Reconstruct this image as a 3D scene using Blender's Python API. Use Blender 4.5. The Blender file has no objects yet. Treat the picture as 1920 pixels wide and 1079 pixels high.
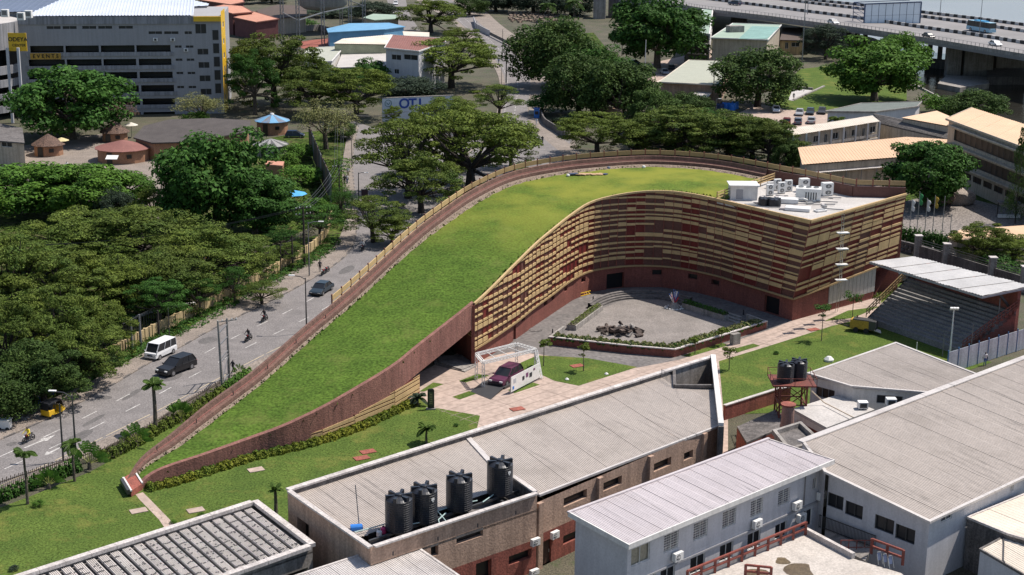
import bpy, bmesh, math, random
import numpy as np
from mathutils import Vector, Matrix, Euler
R = math.radians
rnd = random.Random(7)
sc = bpy.context.scene
# ------------------------------------------------------------------ camera, sky, sun, exposure
CH, CF, CT, CR = 57.0, 2900.0, R(15.5), 0.012
cam_data = bpy.data.cameras.new('camera'); cam = bpy.data.objects.new('camera', cam_data)
sc.collection.objects.link(cam); sc.camera = cam
cam_data.sensor_width = 36; cam_data.lens = CF / 1920 * 36
cam_data.clip_start = 1; cam_data.clip_end = 30000
_f = Vector((0, math.cos(CT), -math.sin(CT))); _u = Vector((0, math.sin(CT), math.cos(CT))); _r = Vector((1, 0, 0))
_rx = math.cos(CR) * _r + math.sin(CR) * _u; _uy = -math.sin(CR) * _r + math.cos(CR) * _u
CAM = Vector((0, 0, CH))
cam.matrix_world = Matrix(((_rx.x, _uy.x, -_f.x, 0), (_rx.y, _uy.y, -_f.y, 0), (_rx.z, _uy.z, -_f.z, CH), (0, 0, 0, 1)))
SUN = Vector((.53, .235, 1.0)).normalized()
world = bpy.data.worlds.new('World'); sc.world = world; world.use_nodes = True
nt = world.node_tree; bg = nt.nodes['Background']
sky = nt.nodes.new('ShaderNodeTexSky'); sky.sky_type = 'NISHITA'; sky.sun_disc = False
sky.sun_elevation = math.asin(SUN.z); sky.sun_rotation = math.atan2(SUN.x, SUN.y)
nt.links.new(sky.outputs[0], bg.inputs[0]); bg.inputs[1].default_value = 0.1
sl = bpy.data.lights.new('sun', 'SUN'); sl.energy = 4.4; sl.angle = R(.5); sl.color = (1, .93, .85)
so = bpy.data.objects.new('sun', sl); sc.collection.objects.link(so)
so.rotation_euler = SUN.to_track_quat('Z', 'Y').to_euler()
sc.view_settings.view_transform = 'Standard'; sc.view_settings.look = 'None'
sc.view_settings.gamma = 1; sc.view_settings.use_curve_mapping = False; sc.view_settings.exposure = 0.42

# ------------------------------------------------------------------ measuring the place from the photograph
def ray(px, py):
    return (_f + _rx * ((px - 960) / CF) - _uy * ((py - 539.5) / CF))
def G(px, py, z=0.0):
    d = ray(px, py); t = (z - CH) / d.z
    return CAM + d * t
def proj(p):
    v = Vector(p) - CAM; D = v.dot(_f)
    return 960 + CF * v.dot(_rx) / D, 539.5 - CF * v.dot(_uy) / D
def Zat(b, py):
    lo, hi = -6, 56
    for _ in range(45):
        m = (lo + hi) / 2
        if proj((b[0], b[1], m))[1] > py: lo = m
        else: hi = m
    return lo
def pxm(p):                       # pixels (of the 1920 px photograph) per metre at a point
    return CF / (Vector(p) - CAM).dot(_f)

# ------------------------------------------------------------------ materials
MATS = {}
def mat(name, c1, c2=None, scale=.5, rough=.85, fine=.12, bump=.0, streak=0., metal=0., island=0., spec=None, detail=5, bscale=6., trans=0., stain=None, stain_amt=.0, zdry=None, runs=None):
    if name in MATS: return MATS[name]
    m = bpy.data.materials.new(name); m.use_nodes = True; MATS[name] = m
    n = m.node_tree.nodes; L = m.node_tree.links
    b = n['Principled BSDF']; b.inputs['Roughness'].default_value = rough; b.inputs['Metallic'].default_value = metal
    if spec is not None: b.inputs['Specular IOR Level'].default_value = spec
    c2 = c2 or tuple(x * .75 for x in c1)
    geo = n.new('ShaderNodeNewGeometry')
    t1 = n.new('ShaderNodeTexNoise'); t1.inputs['Scale'].default_value = scale; t1.inputs['Detail'].default_value = detail; t1.inputs['Roughness'].default_value = .62
    L.new(geo.outputs['Position'], t1.inputs['Vector'])
    rp = n.new('ShaderNodeValToRGB'); rp.color_ramp.elements[0].position = .33; rp.color_ramp.elements[1].position = .67
    rp.color_ramp.elements[0].color = (*c2, 1); rp.color_ramp.elements[1].color = (*c1, 1)
    L.new(t1.outputs['Fac'], rp.inputs[0]); col = rp.outputs[0]
    def mult(col, val, amt):
        mx = n.new('ShaderNodeMix'); mx.data_type = 'RGBA'; mx.blend_type = 'MULTIPLY'; mx.inputs[0].default_value = amt
        L.new(col, mx.inputs[6]); L.new(val, mx.inputs[7]); return mx.outputs[2]
    def ramp(src, a, bb, lo, hi):
        mr = n.new('ShaderNodeMapRange'); mr.inputs[1].default_value = a; mr.inputs[2].default_value = bb
        mr.inputs[3].default_value = lo; mr.inputs[4].default_value = hi; L.new(src, mr.inputs[0]); return mr.outputs[0]
    if fine:
        t2 = n.new('ShaderNodeTexNoise'); t2.inputs['Scale'].default_value = bscale; t2.inputs['Detail'].default_value = 4
        L.new(geo.outputs['Position'], t2.inputs['Vector'])
        col = mult(col, ramp(t2.outputs['Fac'], .3, .7, 1 - fine * 2.2, 1 + fine), 1)
    if streak:
        mp = n.new('ShaderNodeMapping'); mp.inputs['Scale'].default_value = (2.2, 2.2, .12)
        t3 = n.new('ShaderNodeTexNoise'); t3.inputs['Scale'].default_value = 1.; t3.inputs['Detail'].default_value = 6
        L.new(geo.outputs['Position'], mp.inputs[0]); L.new(mp.outputs[0], t3.inputs['Vector'])
        col = mult(col, ramp(t3.outputs['Fac'], .42, .62, 1., .35), streak)
    if stain:
        t5 = n.new('ShaderNodeTexNoise'); t5.inputs['Scale'].default_value = .23; t5.inputs['Detail'].default_value = 7; t5.inputs['Roughness'].default_value = .7
        L.new(geo.outputs['Position'], t5.inputs['Vector'])
        mx = n.new('ShaderNodeMix'); mx.data_type = 'RGBA'
        L.new(ramp(t5.outputs['Fac'], .52, .68, 0, stain_amt), mx.inputs[0]); L.new(col, mx.inputs[6]); mx.inputs[7].default_value = (*stain, 1); col = mx.outputs[2]
    if runs:                            # dark water runs along the slope of a roof
        mp = n.new('ShaderNodeMapping'); mp.vector_type = 'TEXTURE'; mp.inputs['Rotation'].default_value = (0, 0, runs); mp.inputs['Scale'].default_value = (9, .42, 9)
        t7 = n.new('ShaderNodeTexNoise'); t7.inputs['Scale'].default_value = 1.; t7.inputs['Detail'].default_value = 5; t7.inputs['Roughness'].default_value = .6
        L.new(geo.outputs['Position'], mp.inputs[0]); L.new(mp.outputs[0], t7.inputs['Vector'])
        t8 = n.new('ShaderNodeTexNoise'); t8.inputs['Scale'].default_value = .11; t8.inputs['Detail'].default_value = 3; L.new(geo.outputs['Position'], t8.inputs['Vector'])
        mm = n.new('ShaderNodeMath'); mm.operation = 'MULTIPLY'; L.new(ramp(t7.outputs['Fac'], .54, .70, 0, 1), mm.inputs[0]); L.new(ramp(t8.outputs['Fac'], .45, .62, .1, 1), mm.inputs[1])
        col = mult(col, ramp(mm.outputs[0], 0, 1, 1, .45), 1)
    if zdry:
        sx = n.new('ShaderNodeSeparateXYZ'); L.new(geo.outputs['Position'], sx.inputs[0])
        t6 = n.new('ShaderNodeTexNoise'); t6.inputs['Scale'].default_value = .16; t6.inputs['Detail'].default_value = 5; L.new(geo.outputs['Position'], t6.inputs['Vector'])
        ma = n.new('ShaderNodeMath'); ma.operation = 'MULTIPLY'; L.new(ramp(sx.outputs['Z'], zdry[0], zdry[1], 0, 1), ma.inputs[0]); L.new(ramp(t6.outputs['Fac'], .36, .6, .15, .95), ma.inputs[1])
        mx = n.new('ShaderNodeMix'); mx.data_type = 'RGBA'; L.new(ma.outputs[0], mx.inputs[0]); L.new(col, mx.inputs[6]); mx.inputs[7].default_value = (*zdry[2], 1); col = mx.outputs[2]
    if island:
        col = mult(col, ramp(geo.outputs['Random Per Island'], 0, 1, 1 - island, 1 + island), 1)
        oi = n.new('ShaderNodeObjectInfo'); col = mult(col, ramp(oi.outputs['Random'], 0, 1, .82, 1.18), 1)
    L.new(col, b.inputs['Base Color'])
    if bump:
        t4 = n.new('ShaderNodeTexNoise'); t4.inputs['Scale'].default_value = bscale; t4.inputs['Detail'].default_value = 5
        L.new(geo.outputs['Position'], t4.inputs['Vector'])
        bp = n.new('ShaderNodeBump'); bp.inputs['Strength'].default_value = bump; bp.inputs['Distance'].default_value = .15
        L.new(t4.outputs['Fac'], bp.inputs['Height']); L.new(bp.outputs[0], b.inputs['Normal'])
    if trans:
        tr = n.new('ShaderNodeBsdfTranslucent'); L.new(col, tr.inputs[0])
        ms = n.new('ShaderNodeMixShader'); ms.inputs[0].default_value = trans
        L.new(b.outputs[0], ms.inputs[1]); L.new(tr.outputs[0], ms.inputs[2]); L.new(ms.outputs[0], n['Material Output'].inputs[0])
    return m
def plain(name, c, rough=.5, metal=0.):
    return mat(name, c, tuple(x * .88 for x in c), scale=1.3, rough=rough, fine=.05, metal=metal)
# ------------------------------------------------------------------ mesh builder
def wl(o):
    v = Vector((0, 0, 0))
    while o is not None: v = v + o.location; o = o.parent
    return v
LOCALS = set()
class B:
    def __init__(s): s.v = []; s.f = []; s.mi = []; s.cur = 0
    def add(s, vs, fs):
        k = len(s.v); s.v += [tuple(v) for v in vs]; s.f += [tuple(i + k for i in f) for f in fs]; s.mi += [s.cur] * len(fs); return s
    def poly(s, pts): return s.add(pts, [tuple(range(len(pts)))])
    def prism(s, pts, z0, z1):
        n = len(pts); vs = [(p[0], p[1], z0) for p in pts] + [(p[0], p[1], z1) for p in pts]
        return s.add(vs, [tuple(range(n))[::-1], tuple(range(n, 2 * n))] + [(i, (i + 1) % n, n + (i + 1) % n, n + i) for i in range(n)])
    def slab(s, pts, t):              # polygon in space thickened downwards
        n = len(pts); vs = [tuple(p) for p in pts] + [(p[0], p[1], p[2] - t) for p in pts]
        return s.add(vs, [tuple(range(n)), tuple(range(n, 2 * n))[::-1]] + [(i, n + i, n + (i + 1) % n, (i + 1) % n) for i in range(n)])
    def box(s, c, d, rz=0., rx=0., ry=0.):
        m = Euler((rx, ry, rz)).to_matrix(); c = Vector(c)
        vs = [c + m @ Vector((x * d[0] / 2, y * d[1] / 2, z * d[2] / 2)) for x in (-1, 1) for y in (-1, 1) for z in (-1, 1)]
        return s.add(vs, [(0, 1, 3, 2), (4, 6, 7, 5), (0, 4, 5, 1), (2, 3, 7, 6), (0, 2, 6, 4), (1, 5, 7, 3)])
    def beam(s, a, b, w, h, up=(0, 0, 1)):
        a = Vector(a); b = Vector(b); d = (b - a); 
        if d.length < 1e-6: return s
        d.normalize(); up = Vector(up)
        if abs(d.dot(up)) > .98: up = Vector((1, 0, 0))
        sx = d.cross(up).normalized(); uz = sx.cross(d)
        vs = [p + sx * (i * w / 2) + uz * (j * h / 2) for p in (a, b) for i in (-1, 1) for j in (-1, 1)]
        return s.add(vs, [(0, 1, 3, 2), (4, 6, 7, 5), (0, 4, 5, 1), (2, 3, 7, 6), (0, 2, 6, 4), (1, 5, 7, 3)])
    def tube(s, pts, rs, n=6, cap=True):
        pts = [Vector(p) for p in pts]; k0 = len(s.v)
        if not isinstance(rs, (list, tuple)): rs = [rs] * len(pts)
        vs = []
        for i, p in enumerate(pts):
            d = (pts[min(i + 1, len(pts) - 1)] - pts[max(i - 1, 0)])
            d = d.normalized() if d.length > 1e-9 else Vector((0, 0, 1))
            ref = Vector((0, 0, 1)) if abs(d.z) < .9 else Vector((1, 0, 0))
            a = d.cross(ref).normalized(); b = d.cross(a)
            for j in range(n):
                t = 2 * math.pi * j / n; vs.append(p + (a * math.cos(t) + b * math.sin(t)) * rs[i])
        fs = [(i * n + j, i * n + (j + 1) % n, (i + 1) * n + (j + 1) % n, (i + 1) * n + j) for i in range(len(pts) - 1) for j in range(n)]
        if cap: fs += [tuple(range(n)), tuple(range((len(pts) - 1) * n, len(pts) * n))]
        return s.add(vs, fs)
    def lathe(s, c, prof, n=24):      # prof: list of (r, z)
        vs = []; c = Vector(c)
        for r, z in prof:
            for j in range(n):
                t = 2 * math.pi * j / n; vs.append((c.x + r * math.cos(t), c.y + r * math.sin(t), c.z + z))
        m = len(prof)
        fs = [(i * n + j, i * n + (j + 1) % n, (i + 1) * n + (j + 1) % n, (i + 1) * n + j) for i in range(m - 1) for j in range(n)]
        fs += [tuple(range(n))[::-1], tuple(range((m - 1) * n, m * n))]
        return s.add(vs, fs)
    def strip(s, a, b):               # ribbon of quads between two polylines
        n = len(a); return s.add(list(a) + list(b), [(i, i + 1, n + i + 1, n + i) for i in range(n - 1)])
    def ob(s, name, m, parent=None, label=None, cat=None, group=None, kind=None, origin=None, smooth=False, bevel=0.):
        me = bpy.data.meshes.new(name)
        if parent is not None:
            rt = parent
            while rt.parent: rt = rt.parent
            o0 = Vector((0, 0, 0)) if rt.name in LOCALS else wl(parent)
        elif origin is not None: o0 = Vector(origin)
        else:
            a = np.array(s.v); o0 = Vector((float(a[:, 0].mean()), float(a[:, 1].mean()), float(a[:, 2].min())))
        me.from_pydata([(v[0] - o0.x, v[1] - o0.y, v[2] - o0.z) for v in s.v], [], s.f)
        for x in (m if isinstance(m, (list, tuple)) else [m]): me.materials.append(x)
        if any(s.mi): me.polygons.foreach_set('material_index', s.mi)
        if smooth: me.polygons.foreach_set('use_smooth', [True] * len(s.f))
        me.update()
        o = bpy.data.objects.new(name, me); sc.collection.objects.link(o)
        if parent is not None: o.parent = parent
        else: o.location = o0
        if bevel:
            md = o.modifiers.new('bevel', 'BEVEL'); md.width = bevel; md.segments = 2; md.limit_method = 'ANGLE'
        tag(o, label, cat, group, kind); return o
def tag(o, label=None, cat=None, group=None, kind=None):
    if label: o['label'] = label
    if cat: o['category'] = cat
    if group: o['group'] = group
    if kind: o['kind'] = kind
def thing(name, label, cat, loc=(0, 0, 0), group=None, rz=0.):
    o = bpy.data.objects.new(name, None); sc.collection.objects.link(o); o.location = Vector(loc); o.rotation_euler.z = rz
    o.empty_display_size = .3; tag(o, label, cat, group); return o
def lthing(*a, **k):                 # a thing whose parts are given in its own coordinates
    o = thing(*a, **k); LOCALS.add(o.name); return o
def inst(name, me, parent, loc=(0, 0, 0), rz=0., scale=None, kind=None):
    o = bpy.data.objects.new(name, me); sc.collection.objects.link(o); o.parent = parent; o.location = loc; o.rotation_euler.z = rz
    if scale: o.scale = scale
    if kind: o['kind'] = kind
    return o
def copy_tree(src, loc=None, rz=None, label=None, group=None, parent=None):
    c = src.copy(); sc.collection.objects.link(c); c.parent = parent
    if loc is not None: c.location = loc
    if rz is not None: c.rotation_euler.z = rz
    if label: c['label'] = label
    if group: c['group'] = group
    for ch in list(src.children): copy_tree(ch, parent=c)
    return c
def V2(a): return Vector((a[0], a[1], 0))
def offs(pts, d):                     # offset an open polyline sideways (left positive) in plan
    out = []
    for i, p in enumerate(pts):
        a = pts[max(i - 1, 0)]; b = pts[min(i + 1, len(pts) - 1)]
        t = V2(b) - V2(a); t.normalize(); nrm = Vector((-t.y, t.x, 0)); out.append(Vector(p) + nrm * d)
    return out
def resample(pts, n):
    pts = [Vector(p) for p in pts]; L = [0]
    for a, b in zip(pts, pts[1:]): L.append(L[-1] + (b - a).length)
    out = []
    for k in range(n):
        t = L[-1] * k / (n - 1); i = 0
        while i < len(L) - 2 and L[i + 1] < t: i += 1
        out.append(pts[i].lerp(pts[i + 1], (t - L[i]) / max(L[i + 1] - L[i], 1e-9)))
    return out
def smooth(pts, it=2):
    for _ in range(it):
        q = [pts[0]]
        for a, b in zip(pts, pts[1:]): q += [a.lerp(b, .25), a.lerp(b, .75)]
        pts = q + [pts[-1]]
    return pts
# walls with real openings
class Wall:
    def __init__(s, A, Bp, z0, z1, flip=False):
        s.A = V2(A); s.B = V2(Bp); s.L = (s.B - s.A).length; s.d = (s.B - s.A).normalized(); s.z0 = z0; s.z1 = z1
        n = Vector((s.d.y, -s.d.x, 0))
        if n.dot(V2(CAM) - s.A) < 0: n = -n
        s.n = -n if flip else n; s.holes = []; s.zt = None
    def at(s, px, py):
        d = ray(px, py); t = (s.A - CAM).dot(s.n) / d.dot(s.n); p = CAM + d * t
        return (p - s.A).dot(s.d), p.z
    def pt(s, u, z, out=0.): return s.A + s.d * u + s.n * out + Vector((0, 0, z))
    def hole(s, px, py, w, h):
        u, z = s.at(px, py); s.holes.append([u - w / 2, u + w / 2, z - h / 2, z + h / 2]); return s
    def hrect(s, u0, u1, z0, z1): s.holes.append([u0, u1, z0, z1]); return s
    def hpx(s, x0, y0, x1, y1):
        u0 = s.at(x0, (y0 + y1) / 2)[0]; u1 = s.at(x1, (y0 + y1) / 2)[0]; z1 = s.at((x0 + x1) / 2, y0)[1]; z0 = s.at((x0 + x1) / 2, y1)[1]; s.holes.append([min(u0, u1), max(u0, u1), z0, z1]); return s
    def build(s, name, m, parent, depth=.22, reveal=None):
        H = []
        for h in s.holes:
            h = [max(.02, h[0]), min(s.L - .02, h[1]), max(s.z0 + .01, h[2]), min(s.z1 - .05, h[3])]
            if h[1] - h[0] > .05 and h[3] - h[2] > .05: H.append(h)
        s.holes = H
        us = sorted({0, s.L} | {x for h in H for x in h[:2]}); zs = sorted({s.z0, s.z1} | {x for h in H for x in h[2:]})
        b = B()
        for i in range(len(us) - 1):
            for j in range(len(zs) - 1):
                uc = (us[i] + us[i + 1]) / 2; zc = (zs[j] + zs[j + 1]) / 2
                if any(h[0] < uc < h[1] and h[2] < zc < h[3] for h in H): continue
                b.poly([s.pt(us[i], zs[j]), s.pt(us[i + 1], zs[j]), s.pt(us[i + 1], zs[j + 1]), s.pt(us[i], zs[j + 1])])
        for u0, u1, z0, z1 in H:
            f = [s.pt(u0, z0), s.pt(u1, z0), s.pt(u1, z1), s.pt(u0, z1)]; g = [p - s.n * depth for p in f]
            b.cur = 1 if reveal else 0
            for k in range(4): b.poly([f[k], f[(k + 1) % 4], g[(k + 1) % 4], g[k]])
            b.cur = 0
        return b.ob(name, [m, reveal] if reveal else m, parent)
    def windows(s, parent, frame, glass, depth=.2, name='window', mull=1, fw=.07, bars=0, idx=None, barmat=None):
        for k, (u0, u1, z0, z1) in enumerate(s.holes):
            if idx is not None and k not in idx: continue
            b = B(); dd = -depth * .5
            for (a, c) in (((u0, z0), (u1, z0)), ((u0, z1), (u1, z1)), ((u0, z0), (u0, z1)), ((u1, z0), (u1, z1))):
                b.beam(s.pt(*a, dd), s.pt(*c, dd), fw, fw * 2)
            for i in range(1, mull + 1):
                u = u0 + (u1 - u0) * i / (mull + 1); b.beam(s.pt(u, z0, dd), s.pt(u, z1, dd), fw, fw)
            f = b.ob(name, frame, parent)
            B().poly([s.pt(u0, z0, -depth), s.pt(u1, z0, -depth), s.pt(u1, z1, -depth), s.pt(u0, z1, -depth)]).ob('pane', glass, f)
            if bars:
                b = B()
                for i in range(1, bars + 1):
                    z = z0 + (z1 - z0) * i / (bars + 1); b.beam(s.pt(u0, z, -.03), s.pt(u1, z, -.03), .03, .03)
                for i in range(1, 6):
                    u = u0 + (u1 - u0) * i / 6; b.beam(s.pt(u, z0, -.03), s.pt(u, z1, -.03), .02, .02)
                b.ob('burglar_bars', barmat or frame, f)
# corrugated sheet roofs on a convex polygon
def sheet_roof(parent, poly, ribdir, sheet_w, pitch, h, m, name='roof_sheet', lap=.015, gap=0., merge=False, t=.0):
    poly = [Vector(p) for p in poly]
    n = (poly[1] - poly[0]).cross(poly[2] - poly[0]).normalized()
    if n.z < 0: n = -n
    v = Vector(ribdir); v = (v - n * v.dot(n)).normalized(); u = v.cross(n).normalized(); o = poly[0]
    P2 = [((p - o).dot(u), (p - o).dot(v)) for p in poly]
    u0 = min(p[0] for p in P2); u1 = max(p[0] for p in P2); v0 = min(p[1] for p in P2) - .1; v1 = max(p[1] for p in P2) + .1
    area = sum(P2[i][0] * P2[(i + 1) % len(P2)][1] - P2[(i + 1) % len(P2)][0] * P2[i][1] for i in range(len(P2)))
    ns = max(1, round((u1 - u0) / sheet_w)); sw = (u1 - u0) / ns; nr = max(1, round(sw / pitch)); pw = (sw - gap) / nr
    allb = B()
    for k in range(ns):
        a = u0 + k * sw; dz = lap * (k % 2) + rnd.uniform(0, .008)
        prof = []
        for i in range(nr):
            x = a + i * pw; prof += [(x, 0), (x + pw * .55, 0), (x + pw * .68, h), (x + pw * .87, h)]
        prof.append((a + nr * pw, 0))
        bm = bmesh.new()
        lo = [bm.verts.new(o + u * x + v * v0 + n * (z + dz)) for x, z in prof]; hi = [bm.verts.new(o + u * x + v * v1 + n * (z + dz)) for x, z in prof]
        for i in range(len(prof) - 1): bm.faces.new((lo[i], lo[i + 1], hi[i + 1], hi[i]))
        for i in range(len(poly)):
            p = poly[i]; q = poly[(i + 1) % len(poly)]; e = (q - p); pn = e.cross(n).normalized()
            if area < 0: pn = -pn
            # keep the inner side
            c = sum(poly, Vector((0, 0, 0))) / len(poly)
            if (c - p).dot(pn) > 0: pn = -pn
            bmesh.ops.bisect_plane(bm, geom=list(bm.verts) + list(bm.edges) + list(bm.faces), plane_co=p, plane_no=pn, clear_outer=True)
            if not bm.faces: break
        if bm.faces:
            bm.verts.index_update(); k0 = B(); k0.add([w.co[:] for w in bm.verts], [[w.index for w in f.verts] for f in bm.faces])
            if merge: allb.add(k0.v, k0.f)
            else: k0.ob(name, m, parent)
        bm.free()
    if merge and allb.v: allb.ob(name, m, parent, kind='stuff' if merge == 2 else None)
def fascia(parent, pts, w, h, m, name='fascia', closed=False, dz=0.):
    b = B(); n = len(pts)
    for i in range(n if closed else n - 1):
        a = Vector(pts[i]) + Vector((0, 0, dz)); c = Vector(pts[(i + 1) % n]) + Vector((0, 0, dz - .002 * (i % 2))); d = (c - a).normalized() * (w / 2)
        b.beam(a - d * .98, c + d * .98, w, h)
    return b.ob(name, m, parent)
# ------------------------------------------------------------------ palette
m_grass = mat('lawn_grass', (.108, .158, .032), (.070, .114, .024), scale=.26, detail=9, rough=.95, fine=.26, bump=.3, bscale=5., spec=.1, stain=(.20, .185, .05), stain_amt=.6)
m_roofgrass = mat('roof_grass', (.094, .158, .024), (.064, .116, .018), scale=.28, detail=9, rough=.95, fine=.26, bump=.35, bscale=3.5, spec=.1, stain=(.15, .17, .045), stain_amt=.45, zdry=(9.5, 13.2, (.205, .215, .035)))
m_rough = mat('rough_grass', (.085, .13, .022), (.035, .065, .012), scale=.25, rough=.95, fine=.5, bump=1., bscale=1.4, spec=.1, stain=(.16, .12, .07), stain_amt=.7)
m_earth = mat('earth', (.12, .105, .07), (.065, .065, .038), scale=.12, rough=.95, fine=.3, bump=.5, stain=(.045, .07, .02), stain_amt=.95)
m_asph = mat('asphalt', (.235, .215, .206), (.175, .16, .154), scale=.35, detail=8, rough=.9, fine=.2, bump=.15, stain=(.12, .11, .106), stain_amt=.6)
m_pave = mat('pavement', (.30, .25, .21), (.22, .185, .155), scale=.3, rough=.9, fine=.25, bump=.2, stain=(.15, .12, .10), stain_amt=.5)
m_plaza = mat('plaza_stone', (.46, .355, .295), (.37, .285, .235), scale=.14, rough=.9, fine=.12, bump=.1, bscale=1.6, stain=(.26, .20, .165), stain_amt=.5)
m_court = mat('courtyard_concrete', (.20, .18, .17), (.13, .12, .115), scale=.3, rough=.9, fine=.18, bump=.1, bscale=2., stain=(.09, .082, .078), stain_amt=.6)
m_conc = mat('concrete', (.40, .37, .34), (.27, .245, .22), scale=.5, rough=.9, fine=.15, streak=.45, bump=.1)
m_dconc = mat('dark_concrete', (.20, .18, .17), (.11, .10, .095), scale=.5, rough=.9, fine=.2, streak=.5, bump=.1)
m_white = mat('white_paint', (.72, .70, .67), (.6, .58, .55), scale=.4, rough=.7, fine=.05, streak=.2)
m_clean = plain('clean_white', (.78, .77, .74), .5)
m_maroon = mat('maroon_render', (.26, .085, .062), (.21, .068, .05), scale=.6, rough=.85, fine=.15, streak=.2, bump=.2)
m_beam = mat('ramp_beam_render', (.29, .135, .105), (.23, .10, .08), scale=.7, rough=.9, fine=.16, streak=.4, bump=.3)
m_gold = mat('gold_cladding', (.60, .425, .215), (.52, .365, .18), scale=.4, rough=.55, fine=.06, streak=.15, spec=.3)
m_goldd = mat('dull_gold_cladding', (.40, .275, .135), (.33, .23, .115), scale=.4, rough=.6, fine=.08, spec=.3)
m_wine = mat('wine_cladding', (.175, .028, .024), (.14, .023, .02), scale=.5, rough=.6, fine=.12, spec=.3)
m_brown = mat('brown_cladding', (.15, .068, .053), (.115, .05, .04), scale=.5, rough=.6, fine=.12, spec=.3)
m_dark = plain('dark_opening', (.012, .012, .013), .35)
m_glass = plain('dark_glass', (.022, .024, .028), .3)
m_black = plain('black_plastic', (.018, .019, .024), .42)
m_tank = mat('black_tank_plastic', (.020, .022, .030), (.015, .017, .022), scale=1., rough=.38, fine=.05)
m_frame = plain('white_frame', (.6, .6, .58), .5)
m_greyr = mat('grey_roof_metal', (.43, .375, .33), (.385, .335, .295), scale=.15, rough=.6, fine=.06, bscale=3., stain=(.29, .25, .215), stain_amt=.6, runs=-.94)
m_pinkr = mat('pale_pink_roof_metal', (.55, .495, .50), (.49, .44, .445), scale=.2, rough=.55, fine=.05, stain=(.40, .35, .34), stain_amt=.4, runs=-.94)
m_lightr = mat('light_roof_metal', (.56, .52, .49), (.48, .445, .42), scale=.25, rough=.55, fine=.08, stain=(.3, .26, .24), stain_amt=.6, runs=-.94)
m_fibre = mat('fibre_cement_sheet', (.62, .57, .53), (.50, .46, .42), scale=.5, rough=.8, fine=.1, stain=(.38, .34, .31), stain_amt=.5)
m_cream = mat('cream_roof', (.68, .60, .50), (.58, .51, .42), scale=.2, rough=.7, fine=.06, stain=(.42, .36, .29), stain_amt=.5)
m_tan = mat('tan_roof_metal', (.66, .44, .27), (.58, .385, .235), scale=.2, rough=.6, fine=.06)
m_creamw = mat('cream_wall', (.52, .44, .34), (.42, .36, .28), scale=.4, rough=.85, fine=.1, streak=.4)
m_yelw = mat('yellow_wall', (.58, .44, .23), (.48, .365, .2), scale=.5, rough=.85, fine=.1, streak=.4)
m_greyw = mat('grey_wall', (.34, .335, .345), (.31, .305, .315), scale=.1, rough=.85, fine=.04, streak=.12)
m_bluegrey = mat('blue_grey_wall', (.57, .56, .575), (.51, .50, .515), scale=.4, rough=.85, fine=.05, streak=.14)
m_brownw = mat('brown_render', (.50, .34, .25), (.42, .28, .205), scale=.35, rough=.9, fine=.14, streak=.35, bump=.2)
m_redw = mat('red_render', (.33, .10, .07), (.25, .075, .055), scale=.5, rough=.9, fine=.16, streak=.4, bump=.2)
m_terra = mat('terracotta_roof', (.56, .27, .18), (.47, .22, .15), scale=.5, rough=.8, fine=.1)
m_redroof = mat('red_brown_roof', (.25, .105, .085), (.2, .08, .065), scale=.5, rough=.8, fine=.12)
m_blue = mat('blue_roof', (.17, .38, .58), (.13, .31, .49), scale=.4, rough=.5, fine=.08)
m_green = mat('green_roof', (.33, .42, .33), (.26, .34, .27), scale=.3, rough=.7, fine=.1)
m_steel = plain('grey_steel', (.22, .22, .225), .5, .3)
m_dsteel = plain('dark_steel', (.05, .05, .052), .5)
m_rust = mat('rust_red_steel', (.20, .045, .03), (.12, .035, .025), scale=2, rough=.75, fine=.2)
m_wood = mat('weathered_wood', (.14, .11, .085), (.09, .07, .055), scale=1.5, rough=.9, fine=.2)
m_yellow = plain('yellow_paint', (.80, .48, .02), .45)
m_sblue = plain('bright_blue', (.03, .20, .62), .4)
m_silver = plain('silver_panel', (.42, .42, .41), .4, .4)
m_line = mat('road_paint', (.60, .58, .55), (.34, .32, .30), scale=1.5, rough=.8, fine=.2)
m_redbrick = mat('red_paving', (.34, .10, .07), (.26, .08, .055), scale=.8, rough=.9, fine=.2)
m_gravel = mat('pale_gravel', (.30, .225, .17), (.20, .15, .115), scale=1.2, rough=.95, fine=.3, bump=.4)
m_skin = plain('skin', (.09, .045, .03), .6)
m_red = plain('red_cloth', (.5, .03, .03), .7)
m_water = mat('water_surface', (.20, .20, .215), (.17, .17, .185), scale=.02, rough=.22, fine=.0, bump=.5, bscale=.35)
m_creek = mat('creek_water', (.035, .033, .025), (.025, .024, .02), scale=.05, rough=.15, fine=.0, bump=.35, bscale=.5)

# ------------------------------------------------------------------ the setting: water, ground, roads
def sheet(name, pxs, z, m, sm=0, kind='structure', **k):
    pts = [G(x, y, 0) if not isinstance(x, Vector) else x for x, y in pxs] if not isinstance(pxs[0], Vector) else pxs
    pts = [Vector((p.x, p.y, z)) for p in pts]
    b = B(); n = len(pts)
    b.poly(pts)
    o = b.ob(name, m, kind=kind, **k)
    bm = bmesh.new(); bm.from_mesh(o.data); bmesh.ops.triangulate(bm, faces=bm.faces[:]); 
    for f in bm.faces:
        if f.normal.z < 0: f.normal_flip()
    bm.to_mesh(o.data); bm.free(); return o
B().poly([(-15000, -500, -2.4), (15000, -500, -2.4), (15000, 25000, -2.4), (-15000, 25000, -2.4)]).ob('water', m_water, kind='structure')
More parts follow.
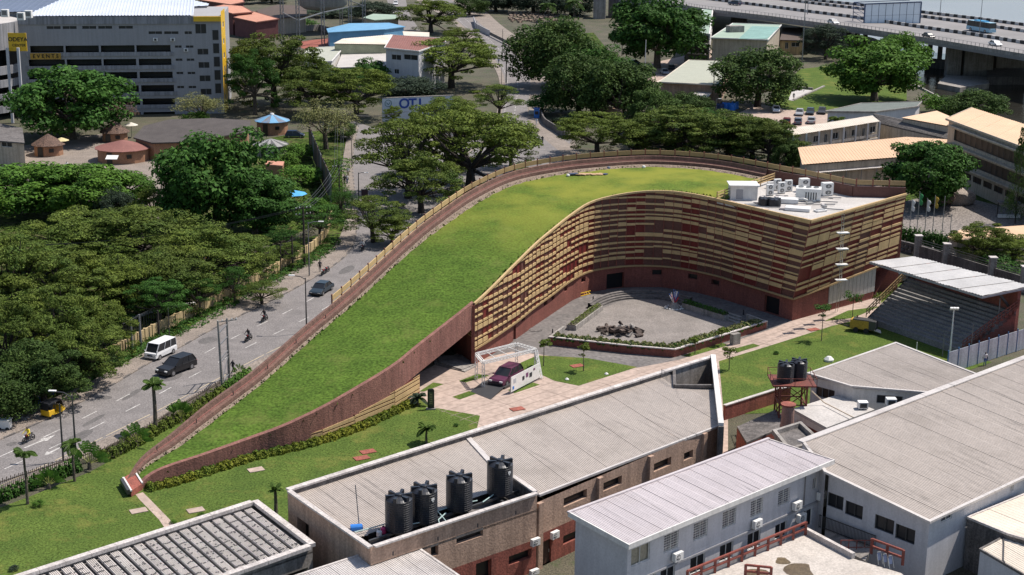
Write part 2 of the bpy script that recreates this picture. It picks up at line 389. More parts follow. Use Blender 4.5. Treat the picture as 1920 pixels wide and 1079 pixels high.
# land: one sheet with a shoreline
shore = [G(x, y, 0) for x, y in [(2300, 330), (1920, 236), (1850, 214), (1790, 196), (1745, 178), (1722, 152), (1712, 120), (1690, 96), (1640, 72), (1560, 52), (1470, 36), (1400, 26), (1340, 10), (1300, -8), (1270, -40)]]
shore.append(Vector((150, 1500, 0)))
land = [Vector((-2500, -100, 0)), Vector((160, -100, 0))] + shore + [Vector((-100, 2600, 0)), Vector((-2500, 2600, 0))]
o = B(); o.prism([(p.x, p.y) for p in land], -4, 0); o = o.ob('ground', m_earth, kind='structure')
creek = [G(x, y, -2.39) for x, y in [(2500, 420), (1920, 250), (1850, 230), (1740, 200), (1700, 160), (1700, 118), (1800, 95), (2500, 210)]]
B().poly([Vector((p.x, p.y, -2.39)) for p in creek]).ob('creek_water', m_creek, kind='structure')

def strip_area(name, a, b, z, m, kerb=0.):
    A_ = smooth([G(*p) for p in a], 2); B_ = smooth([G(*p) for p in b], 2)
    n = 60; A_ = resample(A_, n); B_ = resample(B_, n)
    q = B(); q.strip([Vector((p.x, p.y, z)) for p in A_], [Vector((p.x, p.y, z)) for p in B_])
    if kerb:
        for e in (A_, B_): q.strip([Vector((p.x, p.y, z)) for p in e], [Vector((p.x, p.y, z - kerb)) for p in e])
    return q.ob(name, m, kind='structure'), A_, B_
# rough green verges and gardens
sheet('verge', [(430, 480), (520, 455), (640, 400), (664, 300), (640, 240), (560, 250), (440, 270), (330, 300), (300, 420)], .012, m_rough)
sheet('verge', [(0, 760), (228, 660), (440, 550), (600, 460), (640, 390), (664, 420), (660, 470), (600, 500), (520, 535), (440, 575), (330, 640), (200, 715), (0, 800)], .008, m_rough)
sheet('park_ground', [(0, 330), (300, 420), (330, 300), (430, 480), (600, 440), (440, 545), (228, 655), (0, 760)], .004, m_rough)
sheet('garden', [(955, 60), (1100, 45), (1140, 95), (1200, 130), (1000, 130)], .004, m_rough)
sheet('garden', [(905, 30), (1130, 10), (1130, 60), (930, 75)], .008, m_earth)
sheet('park_lawn', [(1475, 215), (1440, 190), (1500, 130), (1590, 120), (1700, 150), (1700, 195), (1560, 205)], .006, m_grass)
sheet('lawn_right', [(1640, 400), (1730, 350), (1920, 345), (1990, 380), (1920, 400), (1760, 380)], .006, m_rough)
# roads
road_far = [(-420, 990), (-150, 892), (0, 826), (110, 778), (225, 716), (277, 682), (340, 652), (390, 622), (452, 592), (520, 560), (575, 530), (630, 497), (660, 470), (672, 420), (668, 380), (660, 320), (664, 270), (672, 240)]
road_near = [(-420, 1090), (-150, 985), (0, 916), (120, 862), (220, 812), (295, 777), (370, 737), (430, 705), (500, 668), (600, 622), (690, 570), (760, 500), (830, 430), (900, 380), (985, 335), (1040, 300), (1060, 280), (1075, 262)]
# pavement beyond the far kerb
pav_far = [(-420, 960), (-150, 860), (0, 796), (110, 745), (200, 702), (260, 668), (330, 632), (380, 600), (440, 566), (510, 530), (570, 500), (610, 480), (636, 452), (650, 410), (644, 370), (640, 320), (648, 270), (655, 235)]
strip_area('pavement', pav_far, road_far, .13, m_pave, .13)
road, rf, rn = strip_area('road', road_far, road_near, .03, m_asph)
strip_area('road_sidewalk', road_near, [(x + 8, y + 14) for x, y in road_near], .11, m_pave, .11)
# the street climbing to the upper edge
r2l = [(868, 295), (920, 262), (938, 225), (948, 180), (946, 140), (925, 108), (900, 80), (872, 52), (846, 30), (800, 8), (770, -20)]
r2r = [(1068, 300), (1030, 270), (993, 240), (988, 205), (995, 170), (994, 135), (975, 108), (940, 75), (905, 50), (880, 25), (845, 0), (820, -20)]
strip_area('pavement', [(x - 10, y + 2) for x, y in r2l], [(x + 30, y - 5) for x, y in r2r], .10, m_pave, .10)
st2, s2l, s2r = strip_area('street', r2l, r2r, .112, m_asph)
strip_area('street', [(610, 212), (690, 236), (760, 262), (860, 280), (950, 285)], [(600, 245), (672, 268), (700, 300), (800, 350), (940, 350)], .034, m_asph)
strip_area('street', [(722, -30), (724, 0), (737, 30), (752, 60)], [(762, -30), (760, 0), (768, 30), (790, 60)], .038, m_asph)
sheet('car_park', [(1215, 120), (1330, 95), (1380, 88), (1370, 125), (1300, 130), (1240, 165), (1200, 150)], .01, m_plaza)
sheet('car_park', [(1420, 195), (1470, 205), (1560, 215), (1545, 250), (1400, 245), (1380, 215)], .012, m_plaza)
sheet('car_park', [(1500, 290), (1760, 270), (1790, 340), (1650, 370), (1520, 340)], .016, m_pave)
sheet('car_park', [(0, 280), (200, 250), (330, 300), (320, 400), (0, 360)], .02, m_pave)
sheet('forecourt', [(1650, 470), (1690, 380), (1770, 360), (1925, 400), (1990, 430), (1900, 465), (1800, 450), (1680, 440)], .014, mat('cobbled_forecourt', (.27, .235, .21), (.20, .175, .155), scale=.8, rough=.9, fine=.35, bump=.4, bscale=3.))
# lane markings, single dashes
def dashes(A_, B_, frac, z, per=6.5, ln=2.6, w=.14, s0=0, s1=1e9):
    mid = [a.lerp(b, frac) for a, b in zip(A_, B_)]
    pts = mid; L = 0; q = B(); on = []
    tot = sum((b - a).length for a, b in zip(pts, pts[1:]))
    fine = resample(pts, int(tot / .5)); step = tot / (len(fine) - 1)
    k = 0
    while k < len(fine) - int(ln / step) - 1:
        s = k * step
        if s0 <= s <= s1:
            a = fine[k]; b = fine[k + int(ln / step)]; d = (b - a).normalized(); nn = Vector((-d.y, d.x, 0)) * w / 2
            q.poly([Vector((*(a - nn).xy, z)), Vector((*(b - nn).xy, z)), Vector((*(b + nn).xy, z)), Vector((*(a + nn).xy, z))])
        k += int(per / step)
    return q
for fr in (.36, .66): dashes(rf, rn, fr, .036, s1=95).ob('lane_marking', m_line, kind='structure')
q = dashes(rf, rn, .95, .036, per=8, ln=7.2, w=.12, s1=95); q.ob('edge_line', mat('faded_yellow_paint', (.55, .45, .28), (.4, .33, .24), rough=.9), kind='structure')
for fr in (.5,): dashes(s2l, s2r, fr, .118, per=5).ob('lane_marking', m_line, kind='structure')
dashes(s2l, s2r, .1, .118, per=3.0, ln=1.5, w=.2).ob('edge_line', m_line, kind='structure')
# arrow painted on the road near the corner of the photograph
def arrow(px, py, px2, py2, z=.040):
    a = G(px, py); b = G(px2, py2); d = (b - a).normalized(); n = Vector((-d.y, d.x, 0)); L = (b - a).length; Zv = Vector((0, 0, z))
    q = B(); q.poly([a - n * .14 + Zv, a + d * L * .6 - n * .14 + Zv, a + d * L * .6 + n * .14 + Zv, a + n * .14 + Zv])
    q.poly([a + d * L * .6 - n * .5 + Zv, b + Zv, a + d * L * .6 + n * .5 + Zv]); q.ob('road_arrow', m_line, kind='structure')
arrow(46, 841, 103, 817); arrow(113, 840, 83, 855)
# kerb stones painted black and white along the far kerb
kb = B(); kw = B(); fine_ = resample(rf, 260)
for i in range(0, 258):
    a = fine_[i]; c = fine_[i + 1]
    if (i // 2) % 2: kb.beam(a + Vector((0, 0, .075)), c + Vector((0, 0, .075)), .2, .16)
    else: kw.beam(a + Vector((0, 0, .077)), c + Vector((0, 0, .077)), .2, .16)
kb.ob('kerb', m_dconc, kind='structure'); kw.ob('kerb', m_pave, kind='structure')

# lawns and plaza of the centre
sheet('lawn', [(-400, 1115), (-60, 975), (60, 930), (170, 885), (232, 850), (262, 830), (330, 790), (440, 725), (500, 700), (480, 850), (640, 800), (786, 742), (815, 765), (900, 780), (894, 806), (1010, 860), (600, 1200), (-400, 1400)], .02, m_grass)
sheet('plaza', [(600, 800), (786, 700), (900, 640), (985, 620), (1065, 560), (1480, 560), (1660, 528), (1700, 510), (1730, 530), (1640, 600), (1500, 690), (1365, 740), (1365, 860), (1100, 900), (890, 830)], .016, m_plaza)
sheet('courtyard', [(870, 690), (985, 620), (1065, 560), (1102, 545), (1250, 535), (1490, 590), (1480, 604), (1445, 618), (1270, 676), (1195, 690), (1010, 665), (960, 660), (905, 672)], .024, m_court)
sheet('lawn', [(1008, 667), (1100, 672), (1195, 689), (1085, 724), (1040, 715), (1008, 700), (955, 690)], .030, m_grass)
sheet('lawn', [(1348, 678), (1440, 650), (1560, 612), (1600, 602), (1660, 615), (1860, 680), (1600, 770), (1357, 778), (1352, 720)], .030, m_grass)
sheet('lawn', [(1660, 545), (1688, 530), (1720, 520), (1690, 545), (1650, 570)], .030, m_grass)
for k, s in enumerate([[(860, 715), (895, 702), (918, 705), (873, 718)], [(848, 745), (880, 734), (893, 739), (862, 750)], [(786, 735), (812, 718), (832, 721), (795, 735)],
          [(1372, 656), (1412, 645), (1425, 649), (1385, 661)], [(1280, 668), (1350, 642), (1366, 648), (1292, 670)], [(952, 732), (1000, 718), (1012, 722), (965, 738)], [(1545, 603), (1590, 583), (1650, 575), (1600, 597)]]):
    sheet('lawn', s, .034, m_grass)
sheet('path', [(254, 928), (268, 924), (286, 942), (328, 985), (345, 1010), (322, 1010), (298, 975), (262, 938)], .034, m_plaza)
for x, y in [(260, 959), (367, 958), (480, 882), (678, 860), (690, 848), (1082, 687), (970, 768), (1525, 619)]:
    c = G(x, y); B().box((c.x, c.y, .06), (1.5, 1.0, .06), rz=.5).ob('inspection_cover', m_redbrick if x > 600 else m_plaza, origin=c, kind='structure')
# paving stone joints on the walkway: long stone courses
jo = B()
def joints(poly_px, ang, pitch, z, w=.05):
    P = [G(*p) for p in poly_px]; xs = [p.x for p in P]; ys = [p.y for p in P]
    d = Vector((math.cos(ang), math.sin(ang), 0)); n = Vector((-d.y, d.x, 0)); c = sum(P, Vector()) / len(P)
    k = -60
    while k < 60:
        o_ = c + n * (k * pitch); ts = []
        for i in range(len(P)):
            a = P[i]; b = P[(i + 1) % len(P)]; e = b - a; den = d.x * e.y - d.y * e.x
            if abs(den) < 1e-9: continue
            t = ((a.x - o_.x) * e.y - (a.y - o_.y) * e.x) / den; s = ((a.x - o_.x) * d.y - (a.y - o_.y) * d.x) / den
            if 0 <= s <= 1: ts.append(t)
        ts.sort()
        for t0, t1 in zip(ts[::2], ts[1::2]):
            jo.poly([Vector((*(o_ + d * t0 - n * w).xy, z)), Vector((*(o_ + d * t1 - n * w).xy, z)), Vector((*(o_ + d * t1 + n * w).xy, z)), Vector((*(o_ + d * t0 + n * w).xy, z))])
        k += 1
PZ = [(786, 742), (900, 690), (1000, 705), (1085, 728), (1200, 692), (1440, 622), (1480, 610), (1640, 590), (1500, 640), (1350, 690), (1100, 780), (900, 806), (815, 768)]
joints(PZ, .80, 1.6, .0285, .035); joints(PZ, .80 + math.pi / 2, 6.4, .0285, .03)
jo.ob('paving_joints', mat('joint', (.31, .235, .195), (.27, .205, .17), rough=.95), kind='structure')
# ------------------------------------------------------------------ the culture centre with the ramped grass roof
museum = thing('green_roof_building', 'long curving maroon building whose grass roof ramps up from the lawn, with gold slatted facade', 'building', G(960, 642))
inner = [(256, 922, .15, 1), (297, 905, 1.05, 1), (390, 878, 1.35, 1), (480, 851, 1.65, 1), (537, 840, 2.25, 1), (605, 820, 3.0, 1), (665, 797, 3.7, 1), (740, 765, 4.65, 1), (786, 737, 5.35, 1), (890, 684, 7.6, 1), (960, 642, 9.75, 1), (1000, 613, 10.8, 1), (1032, 592, 11.5, 1), (1065, 569, 12.05, 1), (1102, 550, 12.7, 1), (1150, 541, 13.2, 1), (1200, 538, 13.6, 1), (1250, 540, 13.8, 1), (1300, 548, 13.85, 1), (1350, 560, 13.85, 1), (1440, 586, 13.95, 1)]
IN = [Vector((*G(x, y).xy, z)) for x, y, z, _ in inner]
outerpx = [(231, 896, .15), (262, 850, .9), (317, 810, 1.35), (400, 748, 2.3), (480, 690, 3.3), (570, 612, 4.9), (655, 542, 6.8), (768, 440, 10.0), (830, 392, 11.6), (890, 353, 12.7), (960, 322, 13.4), (1045, 305, 13.8), (1120, 297, 14), (1210, 292, 14), (1291, 295, 14), (1365, 303, 14), (1440, 317, 14), (1520, 331, 14), (1600, 348, 14), (1692, 369, 14)]
PH = 1.0
OUT = [Vector((*G(x, y, z + PH).xy, z)) for x, y, z in outerpx]
corner = Vector((*G(1520, 414, 13.95).xy, 13.95)); rend = Vector((*G(1697, 364, 14).xy, 14))
OUT[-1] = rend.copy()
NS = 120
def crm(P, n):                        # Catmull-Rom through the measured points
    out = []; m = len(P) - 1
    for k in range(n):
        t = k / (n - 1) * m; i = min(int(t), m - 1); t -= i
        p0 = P[max(i - 1, 0)]; p1 = P[i]; p2 = P[i + 1]; p3 = P[min(i + 2, m)]
        out.append(.5 * ((2 * p1) + (p2 - p0) * t + (2 * p0 - 5 * p1 + 4 * p2 - p3) * t * t + (3 * p1 - p0 - 3 * p2 + p3) * t ** 3))
    return resample(out, n)
inn = crm(IN[:-1], NS * 3); out = crm(OUT[:-3], NS * 3)
# pair the two edges by height and direction: arc-length fractions with equal ends
ia = resample(inn, NS); oa = resample(out, NS)
# grass roof surface between gravel strip and inner beam, ends at the tower deck fence
d_in = Vector((*G(1341, 371 + 2, 13.85).xy, 13.85)); d_out = Vector((*G(1452, 326, 14).xy, 14))
NX = 14
grid = []
for a, b in zip(ia, oa):
    a2 = a.lerp(b, .35 / (a - b).length); gwid = min(1, (a - b).length / 5.5) * 1.27 if a.z < 7 else 1.27 + .6 * min(1, (a.z - 7) / 2); b2 = b.lerp(a, min(gwid / (a - b).length, .75))
    row = []
    for j in range(NX):
        t = j / (NX - 1); p = a2.lerp(b2, t); z = a2.z * (1 - t) + b2.z * t + .25 * math.sin(math.pi * t) * min(1, (a - b).length / 12)
        row.append(Vector((p.x, p.y, z - .25 + .04 * math.sin(p.x * 1.3) * math.cos(p.y * .9))))
    grid.append(row)
g = B(); vs = [p for r in grid for p in r]
g.add(vs, [(i * NX + j, i * NX + j + 1, (i + 1) * NX + j + 1, (i + 1) * NX + j) for i in range(NS - 1) for j in range(NX - 1)])
g.ob('grass_roof', m_roofgrass, museum, smooth=True)
# ragged tufts where turf meets gravel
tf = B()
for k in range(2600):
    i = rnd.randrange(NS - 1); r = grid[i]; p = r[-1].lerp(grid[i + 1][-1], rnd.random()) if rnd.random() < .75 else r[0].lerp(grid[i + 1][0], rnd.random())
    p = p + Vector((rnd.gauss(0, .18), rnd.gauss(0, .18), .0)); a = rnd.uniform(0, 6.3); s = rnd.uniform(.08, .22)
    tf.add([p + Vector((math.cos(a) * s, math.sin(a) * s, -.02)), p - Vector((math.cos(a) * s, math.sin(a) * s, .02)), p + Vector((rnd.uniform(-.1, .1), rnd.uniform(-.1, .1), s * 1.3))], [(0, 1, 2)])
tf.ob('grass_tufts', m_roofgrass, museum, kind='stuff')
def edge_off(i, d):
    a, b = ia[i], oa[i]; L = (a - b).length; d = d * min(1, (L / 5.5)) if d > 0 else d; return b.lerp(a, min(d / L, .8))
# outer parapet (outer face to the ground), sloping coping, gutter and gravel strip
pr = B(); rg = range(NS); m_par = mat('parapet_render', (.205, .112, .085), (.15, .08, .062), scale=.9, rough=.9, fine=.2, streak=.35, bump=.3)
def ln(d, dz, src=None):
    return [edge_off(i, d) + Vector((0, 0, dz * min(1, .25 + .055 * i))) for i in rg]
o0 = ln(0, PH); o1 = ln(.35, PH)
gl = [Vector((p.x, p.y, 0)) for p in ln(0, 0)]
pr.strip(gl, o0); pr.strip(o0, o1); pr.strip(o1, ln(.5, .42)); pr.ob('outer_parapet', m_par, museum)
q = B(); q.strip(ln(.5, .42), ln(1.05, .36)); q.strip(ln(1.05, .36), ln(1.12, .0)); q.ob('parapet_ledge', m_par, museum)
q = B(); q.strip(ln(.46, .50), ln(.60, .50)); q.strip(ln(.60, .50), ln(.62, .38)); q.ob('coping_rail', m_redroof, museum)
wv = [min(1, max(0, (ia[i].z - 6.5) / 3)) for i in rg]
gA = [edge_off(i, 1.1) + Vector((0, 0, -.05)) for i in rg]; gB = [edge_off(i, 1.32 + .6 * wv[i] + .12 * math.sin(i * 1.9) * wv[i]) + Vector((0, 0, -.08)) for i in rg]; gC = [edge_off(i, 1.75 + .95 * wv[i] + .2 * math.sin(i * 2.7) * wv[i]) + Vector((0, 0, -.36)) for i in rg]
q = B(); q.strip(gA, gB); q.strip(gB, gC); q.ob('gravel_strip', m_gravel, museum)
# inner beam: the broad maroon edge, wall down to the ground up to the arch
beam = B(); bot = B()
def beam_depth(p): return min(p.z - .0, 2.95)
x_stop = next(i for i, p in enumerate(ia) if proj(p)[0] > 884)
i_arch = next(i for i, p in enumerate(ia) if proj(p)[0] > 787)
ins = ia[:x_stop + 1]
up_i = [p + Vector((0, 0, .12)) for p in ins]; lo_i = [Vector((p.x, p.y, max(p.z - beam_depth(p), -.1))) for p in ins]
in2 = [p.lerp(oa[i], .5 / (p - oa[i]).length) for i, p in enumerate(ins)]
up2 = [p + Vector((0, 0, .12)) for p in in2]; lo2 = [Vector((p.x, p.y, l.z)) for p, l in zip(in2, lo_i)]
beam.strip(up_i, lo_i); beam.strip(up_i, up2); beam.strip(lo_i, lo2); beam.strip(up2, lo2)
beam.ob('edge_beam', m_beam, museum)
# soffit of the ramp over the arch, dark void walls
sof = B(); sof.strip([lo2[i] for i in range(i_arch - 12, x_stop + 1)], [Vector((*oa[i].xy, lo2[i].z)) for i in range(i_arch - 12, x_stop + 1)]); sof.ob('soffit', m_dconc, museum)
# red step and white kerb at the tip of the ramp
tp = [G(231, 896, .62), G(252, 884, .62), G(267, 907, .62), G(246, 921, .62)]
B().slab(tp, .6).ob('entry_tread', m_redbrick, museum)
b = B(); b.beam(tp[0], tp[3], .2, .14); b.beam(tp[1], tp[2], .16, .2); b.ob('tread_kerb', m_white, museum)
b = B(); b.box(tp[0].lerp(tp[3], .5) - (tp[1] - tp[0]).normalized() * .3 + Vector((0, 0, -.1)), (3.0, .3, .45), rz=math.atan2((tp[3] - tp[0]).y, (tp[3] - tp[0]).x)); b.ob('channel_box', m_dsteel, museum)
# rope posts along the ledge
for i in range(6, 40, 6):
    p = edge_off(i, .8) + Vector((0, 0, .36)); B().tube([p, p + Vector((0, 0, .45))], .05, 6).ob('ledge_post', m_dsteel, museum)
# gold fence beyond the outer parapet of the upper half
i0 = next(i for i, p in enumerate(oa) if proj(p)[0] > 618)
full = [edge_off(i, -.25) for i in range(i0, NS)] + [p.copy() for p in OUT[-3:]]
full = resample(full, 52)
for i in range(len(full) - 1):
    a, c = full[i], full[i + 1]; Zu = Vector((0, 0, 1)); d = (c - a).normalized() * .06
    B().beam(a + Zu * 1.45 + d, c + Zu * 1.45 - d, .12, .62).ob('fence_board', m_gold if i < 16 else m_goldd, museum)  # duller gold past the sunlit stretch: shade put into the board colour
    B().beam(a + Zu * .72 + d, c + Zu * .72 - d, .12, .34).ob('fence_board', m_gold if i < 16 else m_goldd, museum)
    B().beam(a, a + Zu * 1.95, .16, .16).ob('fence_post', m_maroon, museum)

# facade stations: (bottom on ground, bottom of slats, top)
class St: pass
st = []
def station(g, zb, top, lean=None):
    s = St(); s.g = V2(g); s.b = Vector((lean[0], lean[1], zb)) if lean is not None else Vector((g[0], g[1], zb)); s.t = Vector(top); st.append(s)
iF = [i for i, p in enumerate(ia) if i >= x_stop]
cur = resample([ia[x_stop]] + [p for p in inn if proj(p)[0] > 884 and proj(p)[0] < 1340] + [IN[-2]], 44)
for k, p in enumerate(cur):
    t = k / 43; s_lean = max(0, (t - .55) / .45)
    zb = 2.1 + 1.1 * min(1, t * 1.8)
    c = cam_dir = (V2(CAM) - V2(p)).normalized()
    station(p, zb, Vector((p.x, p.y, p.z)) + c * (1.6 * s_lean ** 1.5), p + c * .15)
cb = V2(G(1485, 602)); lastg = st[-1].g; lastt = st[-1].t
for k in range(1, 7):
    t = k / 6; gnd = lastg.lerp(cb, t); tt = lastt.lerp(corner, t)
    bb = gnd + (V2(CAM) - gnd).normalized() * (.3 + .2 * t)
    station(gnd, 3.2, tt, bb)
rb = V2(G(1637, 560)); rbs = V2(rend) + Vector((-.6, -.2, 0)); zr = Zat(rend, 484)
n_right = 9; cbs = st[-1].b.copy()
for k in range(1, n_right + 1):
    t = k / n_right; gnd = cb.lerp(rb, t); tt = corner.lerp(rend, t); bb = cbs.lerp(Vector((rbs.x, rbs.y, zr)), t)
    station(gnd, bb.z, tt, bb)
NSt = len(st); ic = NSt - n_right - 1
def S(k, z, outw=0.):
    s = st[k]; t = (z - s.b.z) / (s.t.z - s.b.z); p = s.b.lerp(s.t, t); 
    a = st[max(k - 1, 0)].g; c = st[min(k + 1, NSt - 1)].g; d = (c - a).normalized(); n = Vector((d.y, -d.x, 0))
    if n.dot(V2(CAM) - s.g) < 0: n = -n
    return Vector((p.x, p.y, z)) + n * outw
# backing cladding, one panel per bay between mullions
for k in range(NSt - 1):
    b = B(); b.poly([S(k, st[k].b.z - .1), S(k + 1, st[k + 1].b.z - .1), S(k + 1, st[k + 1].t.z), S(k, st[k].t.z)])
    b.ob('cladding_panel', m_wine if (k // 2) % 3 == 1 or k > ic - 3 and k % 2 or 17 < k < 27 else m_brown, museum)
mu = B()
for k in range(NSt):
    mu.beam(S(k, st[k].b.z - .12, .12), S(k, st[k].t.z, .12), .055, .14)
mu.ob('mullions', m_maroon, museum)
# gold slats: rows with random lengths and depths
slats = []
z = 2.3; row = 0; rr = random.Random(11)
while z < 13.95:
    rh = rr.choice([.66, .74, .82, .9]); k = -rr.randrange(3)
    while k < NSt - 1:
        ln_ = rr.choice([1, 2, 2, 3, 3, 4]); 
        if k < ic < k + ln_: ln_ = ic - k
        h = rr.choice([.16, .19, .22, .26, .3, .34, .42, .52]) ; dz = rr.uniform(-.10, .10)
        a, c = max(k, 0), min(k + ln_, NSt - 1)
        if c > a and rr.random() < .88:
            zz = z + dz
            if k >= ic: zz = z + dz; h *= 1.25
            slats.append((a, c, zz, h))
        k += ln_
    z += rh
kept = []
for a, c, z, h in slats:
    b = B(); ok = 0
    for k in range(a, c):
        zl = lambda i: z + (0 if k < ic else max(0, st[i].b.z - 3.2) * (1 - (z - 3.2) / 10.8))
        za, zc = zl(k), zl(k + 1); tA = min(za + h, st[k].t.z - .02); tC = min(zc + h, st[k + 1].t.z - .02)
        if za < st[k].b.z + .05 or zc < st[k + 1].b.z + .05 or tA - za < .05 and tC - zc < .05: continue
        tA = max(tA, za + .01); tC = max(tC, zc + .01)
        if za > st[k].t.z - .05 or zc > st[k + 1].t.z - .05: continue
        e = .03
        q = [S(k, za, .02), S(k + 1, zc, .02), S(k + 1, tC, .02), S(k, tA, .02)]; q2 = [S(k, za, .15), S(k + 1, zc, .15), S(k + 1, tC, .15), S(k, tA, .15)]
        b.add(q + q2, [(4, 5, 6, 7), (3, 2, 6, 7), (0, 1, 5, 4), (0, 3, 7, 4), (1, 2, 6, 5)]); ok = 1
    if ok: kept.append((b, (c - a) * h, a))
kept.sort(key=lambda t: -t[1])
rest = B()
for i, (b, _, a) in enumerate(kept):
    if i < 300: b.ob('slat', m_gold, museum)
    else: rest.add(b.v, b.f)
rest.ob('thin_slats', m_gold, museum, kind='stuff')
# bottom and top gold trims
for nm, zf, hh in (('base_trim', lambda s: s.b.z - .1, .22), ('top_trim', lambda s: s.t.z + .0, .25)):
    b = B()
    for k in range(NSt - 1): b.beam(S(k, zf(st[k]), .14), S(k + 1, zf(st[k + 1]), .14), .26, hh)
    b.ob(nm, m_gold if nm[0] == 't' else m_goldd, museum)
# soffit between slats and ground wall, then the plinth wall with its openings
b = B()
for k in range(NSt - 1): b.poly([S(k, st[k].b.z - .12, 0), S(k + 1, st[k + 1].b.z - .12, 0), Vector((*st[k + 1].g.xy, st[k + 1].b.z - .12)), Vector((*st[k].g.xy, st[k].b.z - .12))])
b.ob('facade_soffit', m_maroon, museum)
def plinth_part(k0, k1, holes, m, nm='plinth_wall', right=False):
    A_ = st[k0].g; C_ = st[k1].g; w = Wall(A_, C_, -.1, min(st[k0].b.z, st[k1].b.z) - .1)
    for h in holes: w.hole(*h)
    w.build(nm, m, museum, .45)
    for u0, u1, z0, z1 in w.holes:
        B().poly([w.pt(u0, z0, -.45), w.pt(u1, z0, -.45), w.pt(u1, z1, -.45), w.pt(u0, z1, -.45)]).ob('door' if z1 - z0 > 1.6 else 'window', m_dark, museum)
    if not right and st[k1].b.z > w.z1 + .05:
        B().poly([w.pt(0, w.z1), w.pt(w.L, w.z1), Vector((*C_.xy, st[k1].b.z)), Vector((*A_.xy, st[k0].b.z))]).ob('plinth_band', m, museum)
ops = [(965, 626, .8, 2.0), (981, 597, 1.1, .7), (1023, 567, 1.1, .8), (1037, 558, 1.1, .7), (1061, 542, 1.0, .7), (1094, 525, 1.2, .7), (1154, 527, 2.9, 2.2), (1233, 511, 1.5, .7), (1299, 519, 1.4, .7), (1341, 530, 1.3, .7)]
done = set()
for k in range(0, ic - 6):
    k1 = k + 1
    m0 = proj(Vector((*st[k].g.xy, 1)))[0]; m1 = proj(Vector((*st[k1].g.xy, 1)))[0]
    pass
# larger plinth facets so that the openings fit whole
segs = []; k = 0
while k < ic - 6:
    k1 = min(k + 4, ic - 6); segs.append((k, k1)); k = k1
for k0, k1 in segs:
    m0 = proj(Vector((*st[k0].g.xy, 1)))[0]; m1 = proj(Vector((*st[k1].g.xy, 1)))[0]
    hs = [o_ for o_ in ops if m0 < o_[0] <= m1]
    # follow the curve with small facets when there is no opening
    if hs: plinth_part(k0, k1, hs, m_maroon)
    else:
        for k in range(k0, k1): plinth_part(k, k + 1, [], m_maroon)
plinth_part(ic - 6, ic, [(1447, 573, 2.6, 2.3)], m_maroon)
plinth_part(ic, NSt - 1, [], m_maroon, right=True)
# silver corrugated shutters on the right flank above a maroon base
w = Wall(cb.lerp(rb, .42), cb.lerp(rb, 1.0), .9, 5.6)
for k in range(12):
    u0 = w.L * k / 12; b = B()
    b.box(w.pt(u0 + w.L / 24, 3.2, .08), (w.L / 12 - .06, .12, 4.5 - .02 * k), rz=math.atan2(w.d.y, w.d.x)); b.ob('shutter_panel', m_silver, museum)
b = B(); b.poly([Vector((*cb.xy, 3)), Vector((*rb.xy, 3)), Vector((*rb.xy, zr)), Vector((*cb.xy, 3.2))]); b.ob('flank_wall', m_maroon, museum)
# flat tower deck with its parapets
dk = [st[ic - 7].t + Vector((0, 0, -.45)), corner + Vector((.2, .6, -.45)), rend + Vector((-.5, .1, -.45)), OUT[-3] + Vector((-.1, -.5, -.45)), Vector((*oa[-1].xy, 13.5))]
dk = [Vector((p.x, p.y, 13.45)) for p in dk]
m_deck = mat('white_deck', (.52, .49, .46), (.42, .395, .37), scale=.3, rough=.8, fine=.1, stain=(.36, .33, .30), stain_amt=.5)
B().slab(dk, .2).ob('roof_deck', m_deck, museum)
pb = B(); ppts = [oa[-1], OUT[-3], OUT[-2], rend]
for a, c in zip(ppts, ppts[1:]): pb.beam(Vector((*a.xy, 14.1)), Vector((*c.xy, 14.1)), .3, 1.6)
pb.ob('deck_parapet', m_brown, museum)
ow = B()
for a, c in zip(ppts, ppts[1:]): ow.poly([Vector((*a.xy, 0)), Vector((*c.xy, 0)), Vector((*c.xy, 14)), Vector((*a.xy, 14))])
ow.poly([Vector((*rend.xy, 14)), Vector((*rbs.xy, zr)), Vector((*rb.xy, 0)), Vector((*OUT[-2].xy, 0)), Vector((*OUT[-2].xy, 14))]); ow.ob('rear_wall', m_maroon, museum)
# gold railing between grass and deck
ra = [Vector((*st[ic - 7].t.xy, 13.9)), Vector((*G(1452, 336, 13.9).xy, 13.9))]
rl = resample(ra, 9)
for i, p in enumerate(rl):
    B().beam(p - Vector((0, 0, .4)), p + Vector((0, 0, .95)), .12, .12).ob('deck_rail_post', m_goldd, museum)
    if i < 8:
        for z in (.1, .45, .8): B().beam(p + Vector((0, 0, z)), rl[i + 1] + Vector((0, 0, z)), .06, .16).ob('deck_rail', m_gold, museum)
